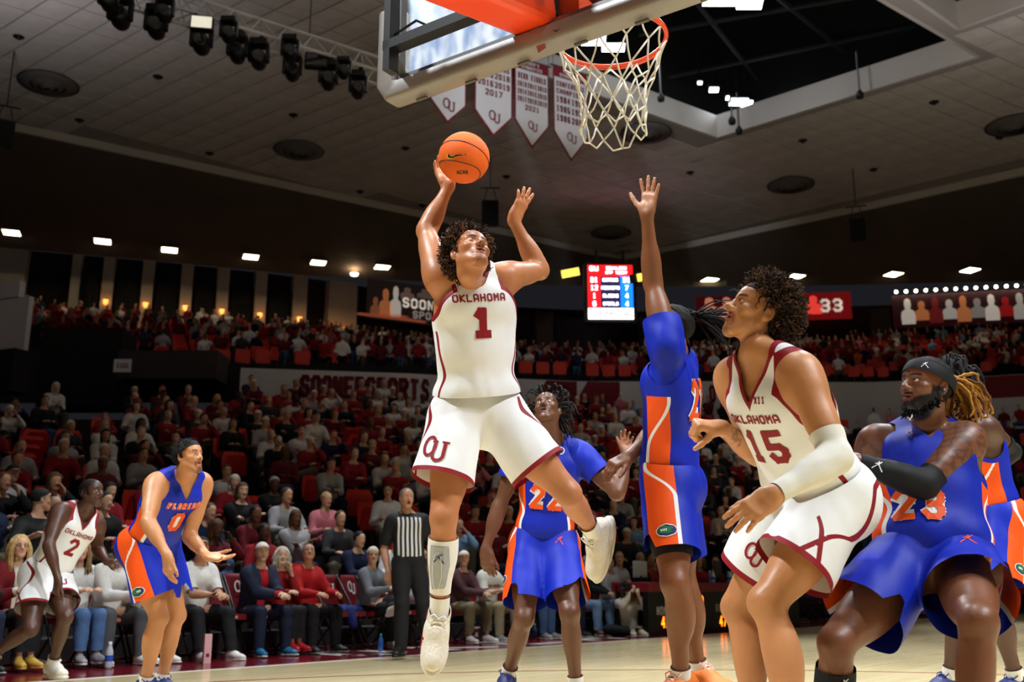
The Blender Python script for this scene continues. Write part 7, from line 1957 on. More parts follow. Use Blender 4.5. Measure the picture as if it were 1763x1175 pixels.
def fan(label, p, skin, top, bottom, hair='short', hairc=srgb(60, 44, 34), cap=None, glass=None, sleeve=2.0, shoes=None, hem=-.06, toe=None, beard=0, group=None, skirt=None, h=.019, jacket=None, pant_hem=.97, name='person', collar=.02, shoes_up=None, printed=None, goatee=0):
    OCC.append(np.array([p.P[0], p.P[1]]))
    base = np.array([p.P[0], p.P[1], 0])
    r = empty(name, base, 0, label, 'person', group)
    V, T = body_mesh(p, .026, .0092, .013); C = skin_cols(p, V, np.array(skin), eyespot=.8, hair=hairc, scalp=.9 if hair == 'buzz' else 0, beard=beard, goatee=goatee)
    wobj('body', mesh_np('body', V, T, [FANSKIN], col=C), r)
    V, T = shirt_geo(p, h, .014, sleeve, hem, .007, int(abs(p.P[0]) * 50) % 90, collar); so = wobj('shirt', mesh_np('shirt', V, T, [top]), r); sb = None
    if jacket is not None:
        fr = lambda V: np.abs(((V - p.N) @ p.C[0])) - (.05 + .02 * np.clip(((V - p.N) @ p.C[2]) + .3, 0, 1))
        V2, T2 = shirt_geo(p, h, .024, 1.95, hem - .03, .008, 5, .03); V2, T2 = keep_neg(V2, T2, lambda V: np.where((V - p.N) @ p.C[1] > .03, -fr(V), -1))
        wobj('jacket', mesh_np('jacket', V2, T2, [jacket]), r)
    if printed:
        sb = bvh_of(V, T)
        for txt, hh, up, m in printed: decal(text2d(txt, hh, .62, .2, .28), p.N + p.C[2] * up + p.C[1] * .05, -p.C[0], p.C[2], sb, 'lettering', m, so)
    V, T = pants_geo(p, h, .012, pant_hem); wobj('trousers', mesh_np('trousers', V, T, [bottom]), r)
    f = p.B[1]; toe = f if toe is None else np.asarray(toe, float)
    sm = shoes or (mat('dark_trainer', srgb(26, 26, 28), .6), mat('grey_rubber', srgb(150, 150, 150), .6))
    for sd in 'RL':
        u = ZV; td = toe
        if abs(p.an[sd][2] - base[2]) > .25: u = nz(p.kn[sd] - p.an[sd] + ZV * .2); td = nz(f * .6 + ZV * .5)
        simple_shoe(p, sd, td + (p.B[0] * .25 if sd == 'R' else -p.B[0] * .25), sm, r, .019, u)
    hm = hairmat('hair_%02x%02x%02x' % tuple(int(255 * k) for k in hairc), hairc)
    if hair == 'short': hair_cap(p, r, hm, .008, .004, .004, 80, .013)
    if hair == 'thin': hair_cap(p, r, hm, .003, .03, .002, 80, .010)
    if hair == 'long': hair_cap(p, r, hm, .012, .006, .003, 60, .010); long_hair(p, r, hm)
    if hair == 'bob': hair_cap(p, r, hm, .014, .006, .004, 60, .010); long_hair(p, r, hm, .13, 240, 4)
    if cap is not None: cap_on(p, r, cap)
    if glass is not None: glasses(p, r, glass)
    return r
FWD = -SV
def on_line(x, s, y=1000):
    r = ray(x, y); return (CAMP + r * (s / (r @ SV))) * np.array([1, 1, 0])
RIMP = atz(1052, 67, 3.05)
def look_at(pos, zt=2.2, tgt=None):
    t = (RIMP if tgt is None else np.asarray(tgt)) * np.array([1, 1, 0]) + ZV * zt; return nz(t - (np.array(pos) + ZV * 1.2))
# --- courtside chairs
M_SEATP = mat('crimson_vinyl_cushion', srgb(120, 22, 32), .45, coat=.15, noise=.05, nscale=20); M_FRM = mat('black_chair_frame', srgb(16, 16, 17), .45); M_TAGM = mat('pale_seat_tag', srgb(214, 150, 120), .6)
_chair = {}
def chair(pos, fwd, label):
    f = nz(fwd); rt = np.cross(f, ZV); ang = math.atan2(rt[1], rt[0])
    if not _chair:
        A = np.eye(3)
        mb = MB().box((0, .02, .43), (.215, .21, .03)); me = mb.mesh('seat', [M_SEATP]); _chair['seat'] = me
        V = []; Fc = []; n = 8
        for i in range(n + 1):
            t = i / n; w = .215 * (1 - .25 * max(0, t - .6) / .4)
            for x, dy in ((-w, .0), (-w * .4, -.02), (w * .4, -.02), (w, 0)): V.append((x, -.20 - .10 * t + dy, .50 + .40 * t))
        for i in range(n):
            for j in range(3): Fc.append((4 * i + j, 4 * i + j + 1, 4 * i + 5 + j, 4 * i + 4 + j))
        k = len(V); V2 = [(x, y - .04, z) for x, y, z in V]; m_ = MB().add(V + V2, Fc + [tuple(a + k for a in f_[::-1]) for f_ in Fc] + [(4 * n, 4 * n + 1, 4 * n + 1 + k, 4 * n + k), (4 * n + 1, 4 * n + 2, 4 * n + 2 + k, 4 * n + 1 + k), (4 * n + 2, 4 * n + 3, 4 * n + 3 + k, 4 * n + 2 + k)])
        _chair['backrest'] = m_.mesh('backrest', [M_SEATP], True)
        for nm, pts in (('leg_a', [(-.22, -.32, .90), (-.22, .0, .40), (-.22, .22, .02)]), ('leg_b', [(.22, -.32, .90), (.22, .0, .40), (.22, .22, .02)]), ('leg_c', [(-.2, .18, .42), (-.2, -.22, .02)]), ('leg_d', [(.2, .18, .42), (.2, -.22, .02)]), ('bar', [(-.22, .2, .06), (.22, .2, .06)])):
            _chair[nm] = MB().tube(pts, .013, 6).mesh('leg' if 'leg' in nm else 'crossbar', [M_FRM], True)
        _chair['seat_tag'] = MB().box((0, .234, .43), (.05, .004, .016)).mesh('seat_tag', [M_TAGM])
        _chair['emblem'] = quads_me(ou2d(.15), (0, -.236, .74), (-1, 0, 0), (0, -.24, .97), M_WHITE)
    r = empty('folding_chair', pos, ang, label, 'chair', 'crimson padded chairs along the court')
    for k, me in _chair.items():
        o = obj('leg' if k.startswith('leg') else 'crossbar' if k == 'bar' else k, me, r)
    return r
def quads_me(Q, o, ex, ey, m):
    V = np.concatenate(Q); V = np.asarray(o) + V[:, :1] * np.asarray(ex) + V[:, 1:] * np.asarray(ey)
    return mesh_np('emblem', V, np.arange(len(V)).reshape(-1, 4), [m], smooth=False)
S1 = SIDE + 1.42
def c_(nm, r, g, b): return cloth_m(nm, srgb(r, g, b))
BLKP = c_('black_denim', 24, 24, 27); NAVP = c_('navy_denim', 26, 34, 58); GREYP = c_('grey_denim', 78, 80, 84); JEAN = c_('blue_denim', 74, 104, 150); LJEAN = c_('pale_blue_denim', 128, 158, 196)
WSH = (mat('white_trainer', srgb(226, 222, 216), .5), mat('white_rubber', srgb(214, 210, 204), .5))
GSH = (mat('grey_trainer', srgb(150, 150, 154), .6), mat('white_rubber', srgb(214, 210, 204), .5))
BKS = (mat('dark_trainer', srgb(26, 26, 28), .6), mat('grey_rubber', srgb(150, 150, 150), .6))
def front(x, label, arms, legs, skin, top, bottom, lean=.1, h=1.76, ds=0.0, turn=0.0, lookz=2.3, y=1000, **kw):
    pos = on_line(x, S1 + ds, y); a = math.atan2(FWD[1], FWD[0]) + turn; f = np.array([math.cos(a), math.sin(a), 0])
    tilt = kw.pop('tilt', .08); g = kw.pop('girth', 1.08); lk = kw.pop('look', None)
    p = sit(pos, f, h * kw.pop('hk', .95), lean, arms, legs, look_at(pos, lookz) * np.array([1, 1, 0]) if lk is None else lk, girth=g, tilt=tilt, seat=kw.pop('seat', .41))
    chair(pos + SV * .02, f, 'crimson folding chair under the ' + ' '.join(label.split()[:10]).rstrip(','))
    return fan(label, p, skin, top, bottom, **kw), p
WHT = c_('white_cotton', 222, 220, 216); REDK = c_('red_knit', 176, 22, 26)
front(-52, 'courtside spectator in dark top and blue jeans at the end of the row', 'lap', 'flat', SKINS[0], c_('charcoal_knit', 40, 38, 42), NAVP, shoes=BKS)
front(22, 'woman with long blond hair, glasses and red leather jacket seated courtside', 'lap', 'close', SKINS[1], c_('cream_blouse', 214, 204, 186), BLKP, h=1.68, hair='long', hairc=srgb(200, 166, 110), glass=M_BLK, jacket=c_('oxblood_leather', 110, 18, 26), shoes=(mat('mustard_flat_shoe', srgb(190, 150, 60), .5),) * 2, pant_hem=.8, girth=.98)
front(128, 'courtside spectator in white shirt, blue jeans and grey trainers behind the striding player', 'lap', 'flat', SKINS[0], c_('white_blouse', 214, 214, 212), JEAN, h=1.66, hair='long', hairc=srgb(150, 120, 84), shoes=GSH, pant_hem=.85, girth=1.0)
front(186, 'bearded man in red cap, white sweatshirt and grey jeans seated courtside', 'clasp', 'apart', SKINS[2], WHT, GREYP, lean=.28, hair='none', cap=c_('red_cap', 170, 30, 40), beard=.9, hairc=srgb(60, 40, 28), shoes=WSH)
front(246, 'courtside spectator in white pullover and navy trousers behind the number 0 player', 'lap', 'flat', SKINS[1], c_('white_pullover', 218, 216, 212), c_('navy_trousers', 24, 28, 46), shoes=WSH)
front(331, 'man with goatee in dark cap, white polo shirt and black jeans seated courtside', 'clasp', 'apart', SKINS[2], c_('white_polo', 228, 228, 226), BLKP, lean=.22, sleeve=.85, hair='none', cap=c_('charcoal_cap', 30, 32, 34), goatee=.95, hairc=srgb(34, 24, 20), shoes=WSH, h=1.84, girth=1.18)
front(437, 'man in white cap, navy jacket and red shirt seated courtside', 'clasp', 'apart', SKINS[1], c_('red_polo', 176, 24, 36), NAVP, lean=.22, hair='none', cap=c_('white_cap', 232, 228, 222), jacket=c_('navy_jacket', 30, 38, 62), beard=.3, hairc=srgb(60, 40, 28), shoes=(mat('teal_trainer', srgb(30, 110, 150), .5), WSH[1]))
front(478, 'woman with shoulder-length grey hair in red sweater and black trousers', 'chest', 'close', SKINS[1], c_('deep_red_sweater', 150, 24, 26), BLKP, h=1.64, hair='bob', hairc=srgb(196, 186, 170), shoes=(mat('red_flat_shoe', srgb(170, 20, 28), .5),) * 2, pant_hem=.8, girth=1.0)
front(524, 'balding man in bright red pullover with glasses looking up', 'knees', 'apart', SKINS[2], REDK, BLKP, hair='thin', hairc=srgb(110, 96, 86), glass=mat('thin_silver_frame', srgb(160, 160, 165), .3, metal=.8), shoes=BKS, girth=1.15, tilt=.35)
front(634, 'white-haired man in grey shirt and glasses sitting with one leg crossed', 'shoe', 'cross', SKINS[1], c_('grey_denim_shirt', 116, 122, 130), BLKP, hairc=srgb(226, 222, 214), glass=M_BLK, shoes=(mat('beige_trainer', srgb(190, 184, 160), .6), WSH[1]), turn=.25, girth=1.1)
front(722, 'courtside spectator in pale shirt and navy trousers behind the referee', 'lap', 'cross', SKINS[1], c_('pale_lilac_shirt', 200, 200, 220), c_('navy_trousers', 24, 28, 46), shoes=BKS)
front(788, 'man in white cap, plum sweater and olive trousers seated courtside', 'clasp', 'apart', SKINS[1], c_('plum_sweater', 84, 50, 56), c_('olive_chinos', 122, 114, 84), hair='none', cap=c_('white_cap', 232, 228, 222), beard=.35, hairc=srgb(70, 48, 34), lean=.2, shoes=WSH, pant_hem=.8)
front(838, 'bearded man in white printed T-shirt and beige trousers holding a bottle', 'bottle', 'apart', SKINS[0], c_('white_tshirt', 226, 224, 218), c_('beige_chinos', 160, 146, 118), beard=.75, hairc=srgb(74, 48, 32), sleeve=.8, shoes=GSH, printed=[('OKLAHOMA', .04, -.18, M_CRIM), ('OU', .07, -.27, M_CRIM)])
front(905, 'courtside spectator in dark jacket and blue jeans behind the number 22 player', 'lap', 'flat', SKINS[0], c_('black_jacket', 26, 26, 28), JEAN, shoes=GSH)
front(957, 'courtside spectator in maroon shirt and dark jeans between two players', 'lap', 'flat', SKINS[3], c_('maroon_shirt', 90, 22, 32), NAVP, shoes=BKS)
front(1004, 'grey-haired man in black quarter-zip and pale jeans seated courtside', 'clasp', 'apart', SKINS[0], c_('black_quarter_zip', 20, 22, 26), LJEAN, hairc=srgb(170, 164, 156), glass=mat('thin_silver_frame', srgb(160, 160, 165), .3, metal=.8), lean=.12, shoes=(mat('brown_shoe', srgb(110, 70, 44), .6), WSH[1]))
front(1046, 'courtside spectator in white shirt and pale jeans beside the photographer', 'lap', 'apart', SKINS[1], c_('white_oxford', 214, 216, 222), LJEAN, hairc=srgb(50, 38, 30), shoes=BKS)
# photographer sitting on the floor
pos = on_line(1080, SIDE + .75, 1060); lf = nz(np.array([-.75, -.66, 0]))
p = sit(pos, nz(np.array([.25, -.97, 0])), 1.68, .1, 'cam', 'flat', nz(np.array([-.3, -1, .15])), seat=.02, girth=1.08)
f, rt = p.B[1], p.B[0]
for sd, sg in (('R', 1), ('L', -1)):
    p.kn[sd] = p.hip[sd] + nz(f * .55 + rt * sg * .8 + ZV * .12) * .40; p.an[sd] = p.kn[sd] + nz(f * .45 - rt * sg * .85 - ZV * .12) * .39; p.an[sd][2] = .09
finish(p)
for sd in 'RL': hand_set(p, sd, nz(p.wr[sd] - p.el[sd]), (0, -.2, .8), (.8, .8, .8, .8), .04, (.5, .3))
fan('woman with long hair in cream sweatshirt sitting on the floor taking photographs', p, SKINS[1], c_('cream_sweatshirt', 214, 208, 194), BLKP, 'long', srgb(150, 108, 66), shoes=(mat('sand_trainer', srgb(196, 184, 160), .6), WSH[1]))
cq = p.H + p.HA[1] * .2; r = empty('photo_camera', cq, 0, 'black camera held up to the face of the woman on the floor', 'camera'); A = p.HA
o = MB().box(cq, (.075, .04, .055), A).build('camera_body', M_BLK, r); bevel(o, .01); MB().lathe([(.04, .0), (.045, .08), (.05, .2), (.042, .2), (.03, .17), (0, .165)], cq + A[1] * .03, 16, ax=np.stack([A[0], A[2], A[1]])).build('lens', M_BLK, r, True); MB().box(cq + A[2] * .065, (.03, .03, .018), A).build('viewfinder', M_BLK, r)
# standing steward behind the first row
pos = on_line(52, S1 + .95); pos[2] = .0
p = sit(pos, nz(FWD + NV * .2), 1.84, .02, 'out', 'flat', nz(NV + FWD * .2), stand=True, girth=1.12)
for sd in 'RL': hand_set(p, sd, nz(p.wr[sd] - p.el[sd]), (0, 0, -1), (.4, .4, .4, .4), .04, (.5, .3))
fan('standing man in black and red polo shirt and black cap behind the first row', p, SKINS[0], c_('black_polo', 30, 32, 32), BLKP, 'short', srgb(150, 140, 130), cap=c_('black_cap', 22, 22, 24), sleeve=.85)
# right-hand end of the court row
for x, lab, arms, sk, top, bot, kw in (
    (1392, 'courtside spectator in dark fleece and blue jeans past the scorer table', 'lap', SKINS[0], c_('charcoal_fleece', 52, 50, 54), JEAN, dict(shoes=BKS)),
    (1440, 'older man in glasses, dark red jacket and black trousers beside the teal shirt', 'clasp', SKINS[0], c_('dark_red_jacket', 130, 22, 30), BLKP, dict(hairc=srgb(186, 180, 172), glass=M_BLK, shoes=(mat('tan_trainer', srgb(190, 170, 130), .6), WSH[1]))),
    (1478, 'spectator in teal polo shirt seated courtside', 'lap', SKINS[2], c_('teal_polo', 110, 190, 196), JEAN, dict(hairc=srgb(74, 54, 40), sleeve=.85, shoes=WSH)),
    (1506, 'white-haired spectator in pink shirt seated courtside', 'lap', SKINS[0], c_('pink_shirt', 196, 96, 104), JEAN, dict(hairc=srgb(226, 220, 210), shoes=WSH)),
    (1552, 'courtside spectator in maroon hooded top behind the crouching player', 'lap', SKINS[1], c_('maroon_hoodie', 96, 20, 30), NAVP, dict(shoes=GSH)),
    (1628, 'courtside spectator in black sweater seen between the players legs', 'lap', SKINS[0], c_('black_sweater', 24, 24, 26), NAVP, dict(shoes=WSH)),
    (1746, 'man in red half-zip top and blue jeans seated courtside', 'clasp', SKINS[1], c_('red_half_zip', 150, 24, 30), JEAN, dict(hairc=srgb(64, 44, 32), shoes=WSH)),
    (1768, 'spectator in grey coat and jeans at the end of the courtside row', 'lap', SKINS[1], c_('grey_coat', 80, 78, 80), LJEAN, dict(shoes=WSH))):
    front(x, lab, arms, 'apart' if arms == 'clasp' else 'flat', sk, top, bot, y=985, hk=1.02, seat=.5, **kw)
# chairs under the row
for x, nb in ((284, 'left of the goateed man in white polo' if False else 'beside the goateed man in white polo'), (384, 'beside the navy jacket'), (588, 'with a blue jacket on it'), (682, 'behind the referee'), (874, 'beside the bearded man in T-shirt')): chair(on_line(x, S1 + .02), FWD, 'empty crimson folding chair ' + nb)
# blue jacket left on the empty chair
c = on_line(588, S1) + ZV * .47; V, T = sdf_mesh([Grp([RC(c - NV * .12, c + NV * .2 + FWD * .1, .07, .06, .05), RC(c + FWD * .18, c + FWD * .24 - ZV * .16, .06, .05, .05), EL(c, np.eye(3), (.2, .18, .06), .04)])], c - .4, c + .4, .014)
N = vnormals(V, T); V = V + N * fold(V, 45, .014, 3)[:, None]; o = obj('folded_jacket', mesh_np('folded_jacket', V, T, [c_('blue_jacket_cloth', 34, 42, 110)])); tag(o, 'dark blue jacket lying on the empty courtside chair', 'jacket')

# --- scorer table with scoreboard face
def scorer_table():
    n0 = on_line(1116, SIDE + .25, 1050) @ NV; n1 = on_line(1375, SIDE + .25, 1040) @ NV; s0 = SIDE + .25; zt = .83; A = np.stack([NV, SV, ZV])
    r = empty('scorer_table', NV * (n0 + n1) / 2 + SV * s0, 0, 'scorer table with crimson top edge and black lit scoreboard front', 'table'); L = n1 - n0; c = NV * (n0 + n1) / 2
    mS = mat('black_led_face', srgb(14, 14, 16), .35); MB().box(c + SV * (s0 + .05) + ZV * .37, (L / 2, .05, .34), A).build('scoreboard_face', mS, r)
    o = MB().box(c + SV * (s0 + .30) + ZV * (zt - .075), (L / 2 + .03, .36, .075), A).build('table_top', M_SEATP, r); bevel(o, .02)
    for k in (0, .5, 1): MB().box(NV * (n0 + L * k) + SV * (s0 + .55) + ZV * .39, (.03, .03, .39), A).build('leg', M_FRM, r)
    MB().box(c + SV * (s0 + .0) + ZV * .02, (L / 2, .02, .02), A).build('base_rail', mat('maroon_rail', srgb(80, 14, 24), .5), r)
    mo = mat('orange_led_digit', srgb(255, 120, 20), .5, emit=srgb(255, 110, 15), es=5.0); mw = mat('white_board_print', srgb(210, 206, 196), .6); mr = mat('red_led_arrow', srgb(255, 30, 30), .5, emit=srgb(255, 30, 25), es=4.0)
    dg = mat('grey_board_print', srgb(70, 68, 66), .6)
    def put(t, x, y, h, m, nm='lettering', wd=.62, th=.17):
        rr = ray(x, y); P = CAMP + rr * ((s0 - .004) / (rr @ SV)); quads_flat(text2d(t, h, wd, th, .3, 1), P, NV, ZV, nm, m, r)
    put('HOME', 1142, 1052, .13, mw, th=.2); put('GUEST', 1244, 1047, .13, mw, th=.2); put('29', 1204, 1037, .20, mo, 'digits'); put('0', 1166, 1039, .20, mo, 'digits')
    put('42', 1146, 1072, .18, mo, 'digits'); put('47', 1245, 1070, .18, mo, 'digits'); put('POSS', 1194, 1066, .09, mw, th=.2); put('BONUS', 1193, 1082, .09, mw, th=.2); put('FOULS', 1220, 1058, .05, dg); put('FOULS', 1284, 1048, .05, dg); put('HOME', 1330, 1040, .13, mw, th=.2)
    rr = ray(1210, 1066); P = CAMP + rr * ((s0 - .006) / (rr @ SV)); MB().add([P, P + ZV * .06 - NV * .0, P + NV * .1 + ZV * .03], [(0, 2, 1)]).build('possession_arrow', mr, r)
    def monitor(x, y, w, h, lab, col):
        q = on_line(x, s0 + .35, y) + ZV * zt; e = empty('monitor', q, 0, lab, 'monitor'); B = np.stack([nz(NV), SV, ZV])
        o = MB().box(q + ZV * (h + .07), (w, .015, h), B).build('back_shell', mat('monitor_shell_%d' % x, srgb(*col), .5), e); bevel(o, .01); MB().box(q + ZV * .05, (.03, .02, .05), B).build('stand', M_BLK, e); MB().box(q + ZV * .008, (.1, .08, .008), B).build('foot', M_BLK, e)
    monitor(1102, 985, .2, .13, 'grey monitor seen from behind on the scorer table', (150, 152, 156)); monitor(1162, 982, .17, .12, 'black monitor on the scorer table beside the defender', (30, 30, 32)); monitor(1236, 982, .13, .16, 'tall dark laptop screen on the scorer table', (44, 46, 50)); monitor(1190, 984, .11, .12, 'white and green screen on the scorer table', (210, 214, 200))
    for x, col in ((1222, (90, 130, 200)), (1228, (220, 226, 236)), (1258, (225, 232, 238)), (1254, (120, 180, 220))):
        q = on_line(x, s0 + .2, 990) + ZV * zt; bottle(q, col, 'plastic bottle standing on the scorer table', .2, 'bottles on the scorer table')
def bottle(q, col, lab, h=.22, grp=None, cap=(220, 220, 220)):
    e = empty('water_bottle', q, 0, lab, 'bottle', grp); s = h / .22
    MB().lathe([(0, 0), (.031 * s, .0), (.033 * s, .02 * s), (.033 * s, .13 * s), (.028 * s, .155 * s), (.014 * s, .19 * s), (.013 * s, .2 * s)], q, 14).build('bottle_body', mat('bottle_%d_%d_%d' % tuple(col), srgb(*col), .15, spec=.6, coat=.4), e, True)
    MB().lathe([(.0325 * s + .001, .06 * s), (.0335 * s + .001, .11 * s)], q, 14).build('bottle_label', mat('bottle_label_blue', srgb(40, 80, 180), .5), e, True); MB().lathe([(.015 * s, .195 * s), (.015 * s, .22 * s), (0, .22 * s)], q, 10).build('cap', mat('bottle_cap_%d' % cap[0], srgb(*cap), .5), e, True)
scorer_table()
zt = .83
for x, lab, sk, top, hc, hr, cp in ((1098, 'woman in headset and dark coat seated behind the scorer table', 2, c_('dark_coat', 40, 34, 36), srgb(160, 156, 150), 'short', None), (1122, 'blond official in orange and black top behind the scorer table', 1, c_('orange_and_black_top', 180, 70, 40), srgb(190, 150, 96), 'bob', None), (1062, 'fair-haired man in white shirt and dark tie near the photographer', 1, c_('white_dress_shirt', 210, 212, 220), srgb(150, 120, 84), 'short', None),
                                (1200, 'woman in red top leaning at the scorer table', 1, REDK, srgb(120, 90, 60), 'bob', None), (1228, 'dark-haired man in dark red shirt seated at the scorer table', 2, c_('dark_red_shirt', 136, 22, 32), srgb(24, 20, 18), 'short', None), (1264, 'smiling man in mint green shirt and dark cap at the scorer table', 2, c_('mint_shirt', 110, 214, 176), srgb(40, 30, 26), 'none', c_('charcoal_cap', 30, 32, 34)), (1296, 'woman with brown hair in dark top at the scorer table', 1, c_('brown_top', 70, 50, 44), srgb(96, 66, 44), 'long', None), (1336, 'official in maroon polo at the far end of the scorer table', 0, c_('maroon_shirt', 90, 22, 32), srgb(60, 44, 34), 'short', None)):
    pos = on_line(x, S1 + .15, 985); p = sit(pos, FWD, 1.80, .1, 'lap', 'flat', look_at(pos, 2.2) * np.array([1, 1, 0]), girth=1.08)
    fan(lab, p, SKINS[sk], top, NAVP, hr, hc, cap=cp)
    chair(pos, FWD, 'crimson folding chair under the ' + ' '.join(lab.split()[:10]))
# things on the floor by the front row
def fl(x, y): return atz(x, y, .009)
bottle(fl(186, 1152), (190, 196, 204), 'silver can-shaped bottle standing on the crimson apron', .24); bottle(fl(340, 1138), (70, 66, 64), 'dark bottle beside the pink carton on the floor', .2)
bottle(fl(655, 1122), (60, 110, 190), 'blue water bottle on the floor by the crossed-leg man', .2, cap=(40, 160, 90)); bottle(fl(921, 1098), (90, 130, 210), 'blue water bottle on the floor behind the number 22 player', .2); bottle(fl(1037, 1096), (70, 90, 190), 'purple-blue water bottle on the floor by pale jeans', .2, cap=(40, 160, 90))
q = fl(355, 1143); e = empty('drink_carton', q, .5, 'tall pink and white carton standing on the crimson apron', 'carton'); MB().box((0, 0, .14), (.035, .035, .14)).build('carton_body', mat('pink_carton', srgb(226, 176, 176), .6), e, world=False); MB().box((0, -.036, .08), (.016, .002, .016)).build('carton_print', M_CRIM, e, world=False)
q = fl(812, 1108); e = empty('popcorn_tub', q, 0, 'maroon tub with white letters on the floor by the olive trousers', 'tub'); MB().lathe([(0, 0), (.09, 0), (.115, .2), (.12, .21), (.11, .205), (.09, .19), (0, .19)], q, 20).build('tub_body', M_SEATP, e, True); MB().lathe([(.116, .195), (.122, .215), (.112, .215)], q, 20).build('tub_lid', M_SOLE, e, True)
quads_flat(text2d('OKLA', .06, .62, .2, .28, 1), q + np.array([0, -.108, .115]), (1, 0, 0), (0, -.1, 1), 'lettering', M_WHITE, e)
q = on_line(841, S1 - .1, 1075) + ZV * .48; bottle(q, (200, 214, 230), 'clear bottle held in the hand of the bearded man', .2)

# --- spectators in the tiers
POSES = []
def crowd_protos():
    specs = [('lap', 'flat', .05), ('clasp', 'apart', .28), ('fold', 'flat', .0), ('chin', 'cross', .18), ('knees', 'apart', .12), ('lap', 'close', -.02)]
    for i, (a, l, ln) in enumerate(specs):
        p = sit((0, 0, 0), (0, 1, 0), 1.70 + .03 * (i % 3), ln, a, l, nz(np.array([.12 * (i % 3 - 1), 1, 0])), girth=1.08 + .05 * (i % 2), tilt=-.05)
        V, T = body_mesh(p, .036, .017, .024); C = skin_cols(p, V, np.array([1., 1., 1.]), hair=(.1, .07, .05), lips=(.75, .4, .4), palm=(1, 1, 1), eyespot=.8)
        d = {'body': mesh_np('body', V, T, [M_FSKIN], col=C)}
        V, T = shirt_geo(p, .026, .016, 1.95, -.06, .01, i); d['shirt'] = mesh_np('shirt', V, T, [M_FSHIRT])
        V, T = pants_geo(p, .03, .014); d['trousers'] = mesh_np('trousers', V, T, [M_FPANT])
        for sd in 'RL':
            V, T = sdf_mesh([Grp([RC(p.an[sd] - ZV * .05 - p.B[1] * .05, p.an[sd] - ZV * .055 + p.B[1] * .13, .042, .036, .02)])], p.an[sd] - .3, p.an[sd] + .3, .02); d['shoe' + sd] = mesh_np('shoe', V, T, [M_FSHOE])
        A = p.HA; s = p.hs
        def cap(th, lift, extra=()):
            lo, hi = bounds([p.H], .2)
            if extra: lo = lo - np.array([0, 0, .2])
            V, T = sdf_mesh([Grp([EL(p.H + (A[1] * -.014 + A[2] * .034) * s, A, np.array([.077, .099, .088]) * s + th, .03)] + [EL(to_w(p, np.array(c)), A, np.array(r) * s, .03) for c, r in extra])], lo, hi, .014)
            N = vnormals(V, T); V = V + N * fold(V, 60, .006, i)[:, None]
            return keep_neg(V, T, lambda V: -hairline(hcoord(p, V), lift) if not extra else np.minimum(-hairline(hcoord(p, V), lift), np.maximum(hcoord(p, V)[:, 1] - .035, -hcoord(p, V)[:, 2] - .2)))
        d['short'] = mesh_np('hair', *cap(.009, .004), [M_FHAIR]); d['long'] = mesh_np('hair', *cap(.014, .006, [((.06, -.03, -.06), (.035, .06, .11)), ((-.06, -.03, -.06), (.035, .06, .11)), ((0, -.08, -.06), (.07, .04, .12))]), [M_FHAIR]); d['thin'] = mesh_np('hair', *cap(.004, .028), [M_FHAIR])
        V, T = cap(.014, .010); k = len(V); n = 9; B = []
        for j in range(n + 1):
            a_ = -1.15 + 2.3 * j / n; B += [to_w(p, np.array([.08 * math.sin(a_), .03 + .065 * math.cos(a_), .06])), to_w(p, np.array([.078 * math.sin(a_), .065 + .105 * math.cos(a_), .052]))]
        Bt = np.array([(2 * j, 2 * j + 1, 2 * j + 3) for j in range(n)] + [(2 * j, 2 * j + 3, 2 * j + 2) for j in range(n)]) + k
        d['cap'] = mesh_np('cap', np.concatenate([V, B]), np.concatenate([T, Bt]), [M_FHAIR])
        # very coarse stand-alone figure for the far rows, coloured per vertex
        G = p.G; V, T = sdf_mesh([G[k_] for k_ in ('torso', 'armR', 'armL', 'legR', 'legL')] + [G['head']], *bounds([p.P, p.N, p.H, p.kn['R'], p.kn['L'], p.el['R'], p.el['L'], p.an['R'], p.an['L']], .16), .08)
        q = hcoord(p, V); hd = np.linalg.norm(V - p.H, axis=1) < .145; reg = np.full(len(V), 1)
        tz = (V - p.P) @ nz(p.N - p.P); reg[tz < .03] = 2; reg[(V[:, 1] > .2) & (V[:, 2] < .64)] = 2; reg[hd | (np.minimum(np.linalg.norm(V - p.wr['R'], axis=1), np.linalg.norm(V - p.wr['L'], axis=1)) < .08)] = 0; reg[hd & (hairline(q) > -.01)] = 3
        POSES.append((d, (V, T, reg)))
def objmat(nm, rough, attr=False):
    m = mat(nm, (1, 1, 1), rough, spec=.25); N = m.node_tree.nodes; L = m.node_tree.links; p = N['Principled BSDF']; o = N.new('ShaderNodeObjectInfo')
    if attr:
        a = N.new('ShaderNodeAttribute'); a.attribute_name = 'col'; x = N.new('ShaderNodeMix'); x.data_type = 'RGBA'; x.blend_type = 'MULTIPLY'; x.inputs['Factor'].default_value = 1
        L.new(o.outputs['Color'], x.inputs['A']); L.new(a.outputs['Color'], x.inputs['B']); L.new(x.outputs['Result'], p.inputs['Base Color'])
    else:
        tc = N.new('ShaderNodeTexCoord'); ns = N.new('ShaderNodeTexNoise'); ns.inputs['Scale'].default_value = 14; L.new(tc.outputs['Object'], ns.inputs['Vector'])
        mr = N.new('ShaderNodeMapRange'); mr.inputs['To Min'].default_value = .75; mr.inputs['To Max'].default_value = 1.2; L.new(ns.outputs['Fac'], mr.inputs['Value'])
        x = N.new('ShaderNodeMix'); x.data_type = 'RGBA'; x.blend_type = 'MULTIPLY'; x.inputs['Factor'].default_value = 1; L.new(o.outputs['Color'], x.inputs['A']); L.new(mr.outputs['Result'], x.inputs['B']); L.new(x.outputs['Result'], p.inputs['Base Color'])
    return m
M_FSKIN = objmat('crowd_skin', .55, True); M_FSHIRT = objmat('crowd_shirt_cloth', .85); M_FPANT = objmat('crowd_trouser_cloth', .85); M_FHAIR = objmat('crowd_hair', .7); M_FSHOE = objmat('crowd_shoe', .6)
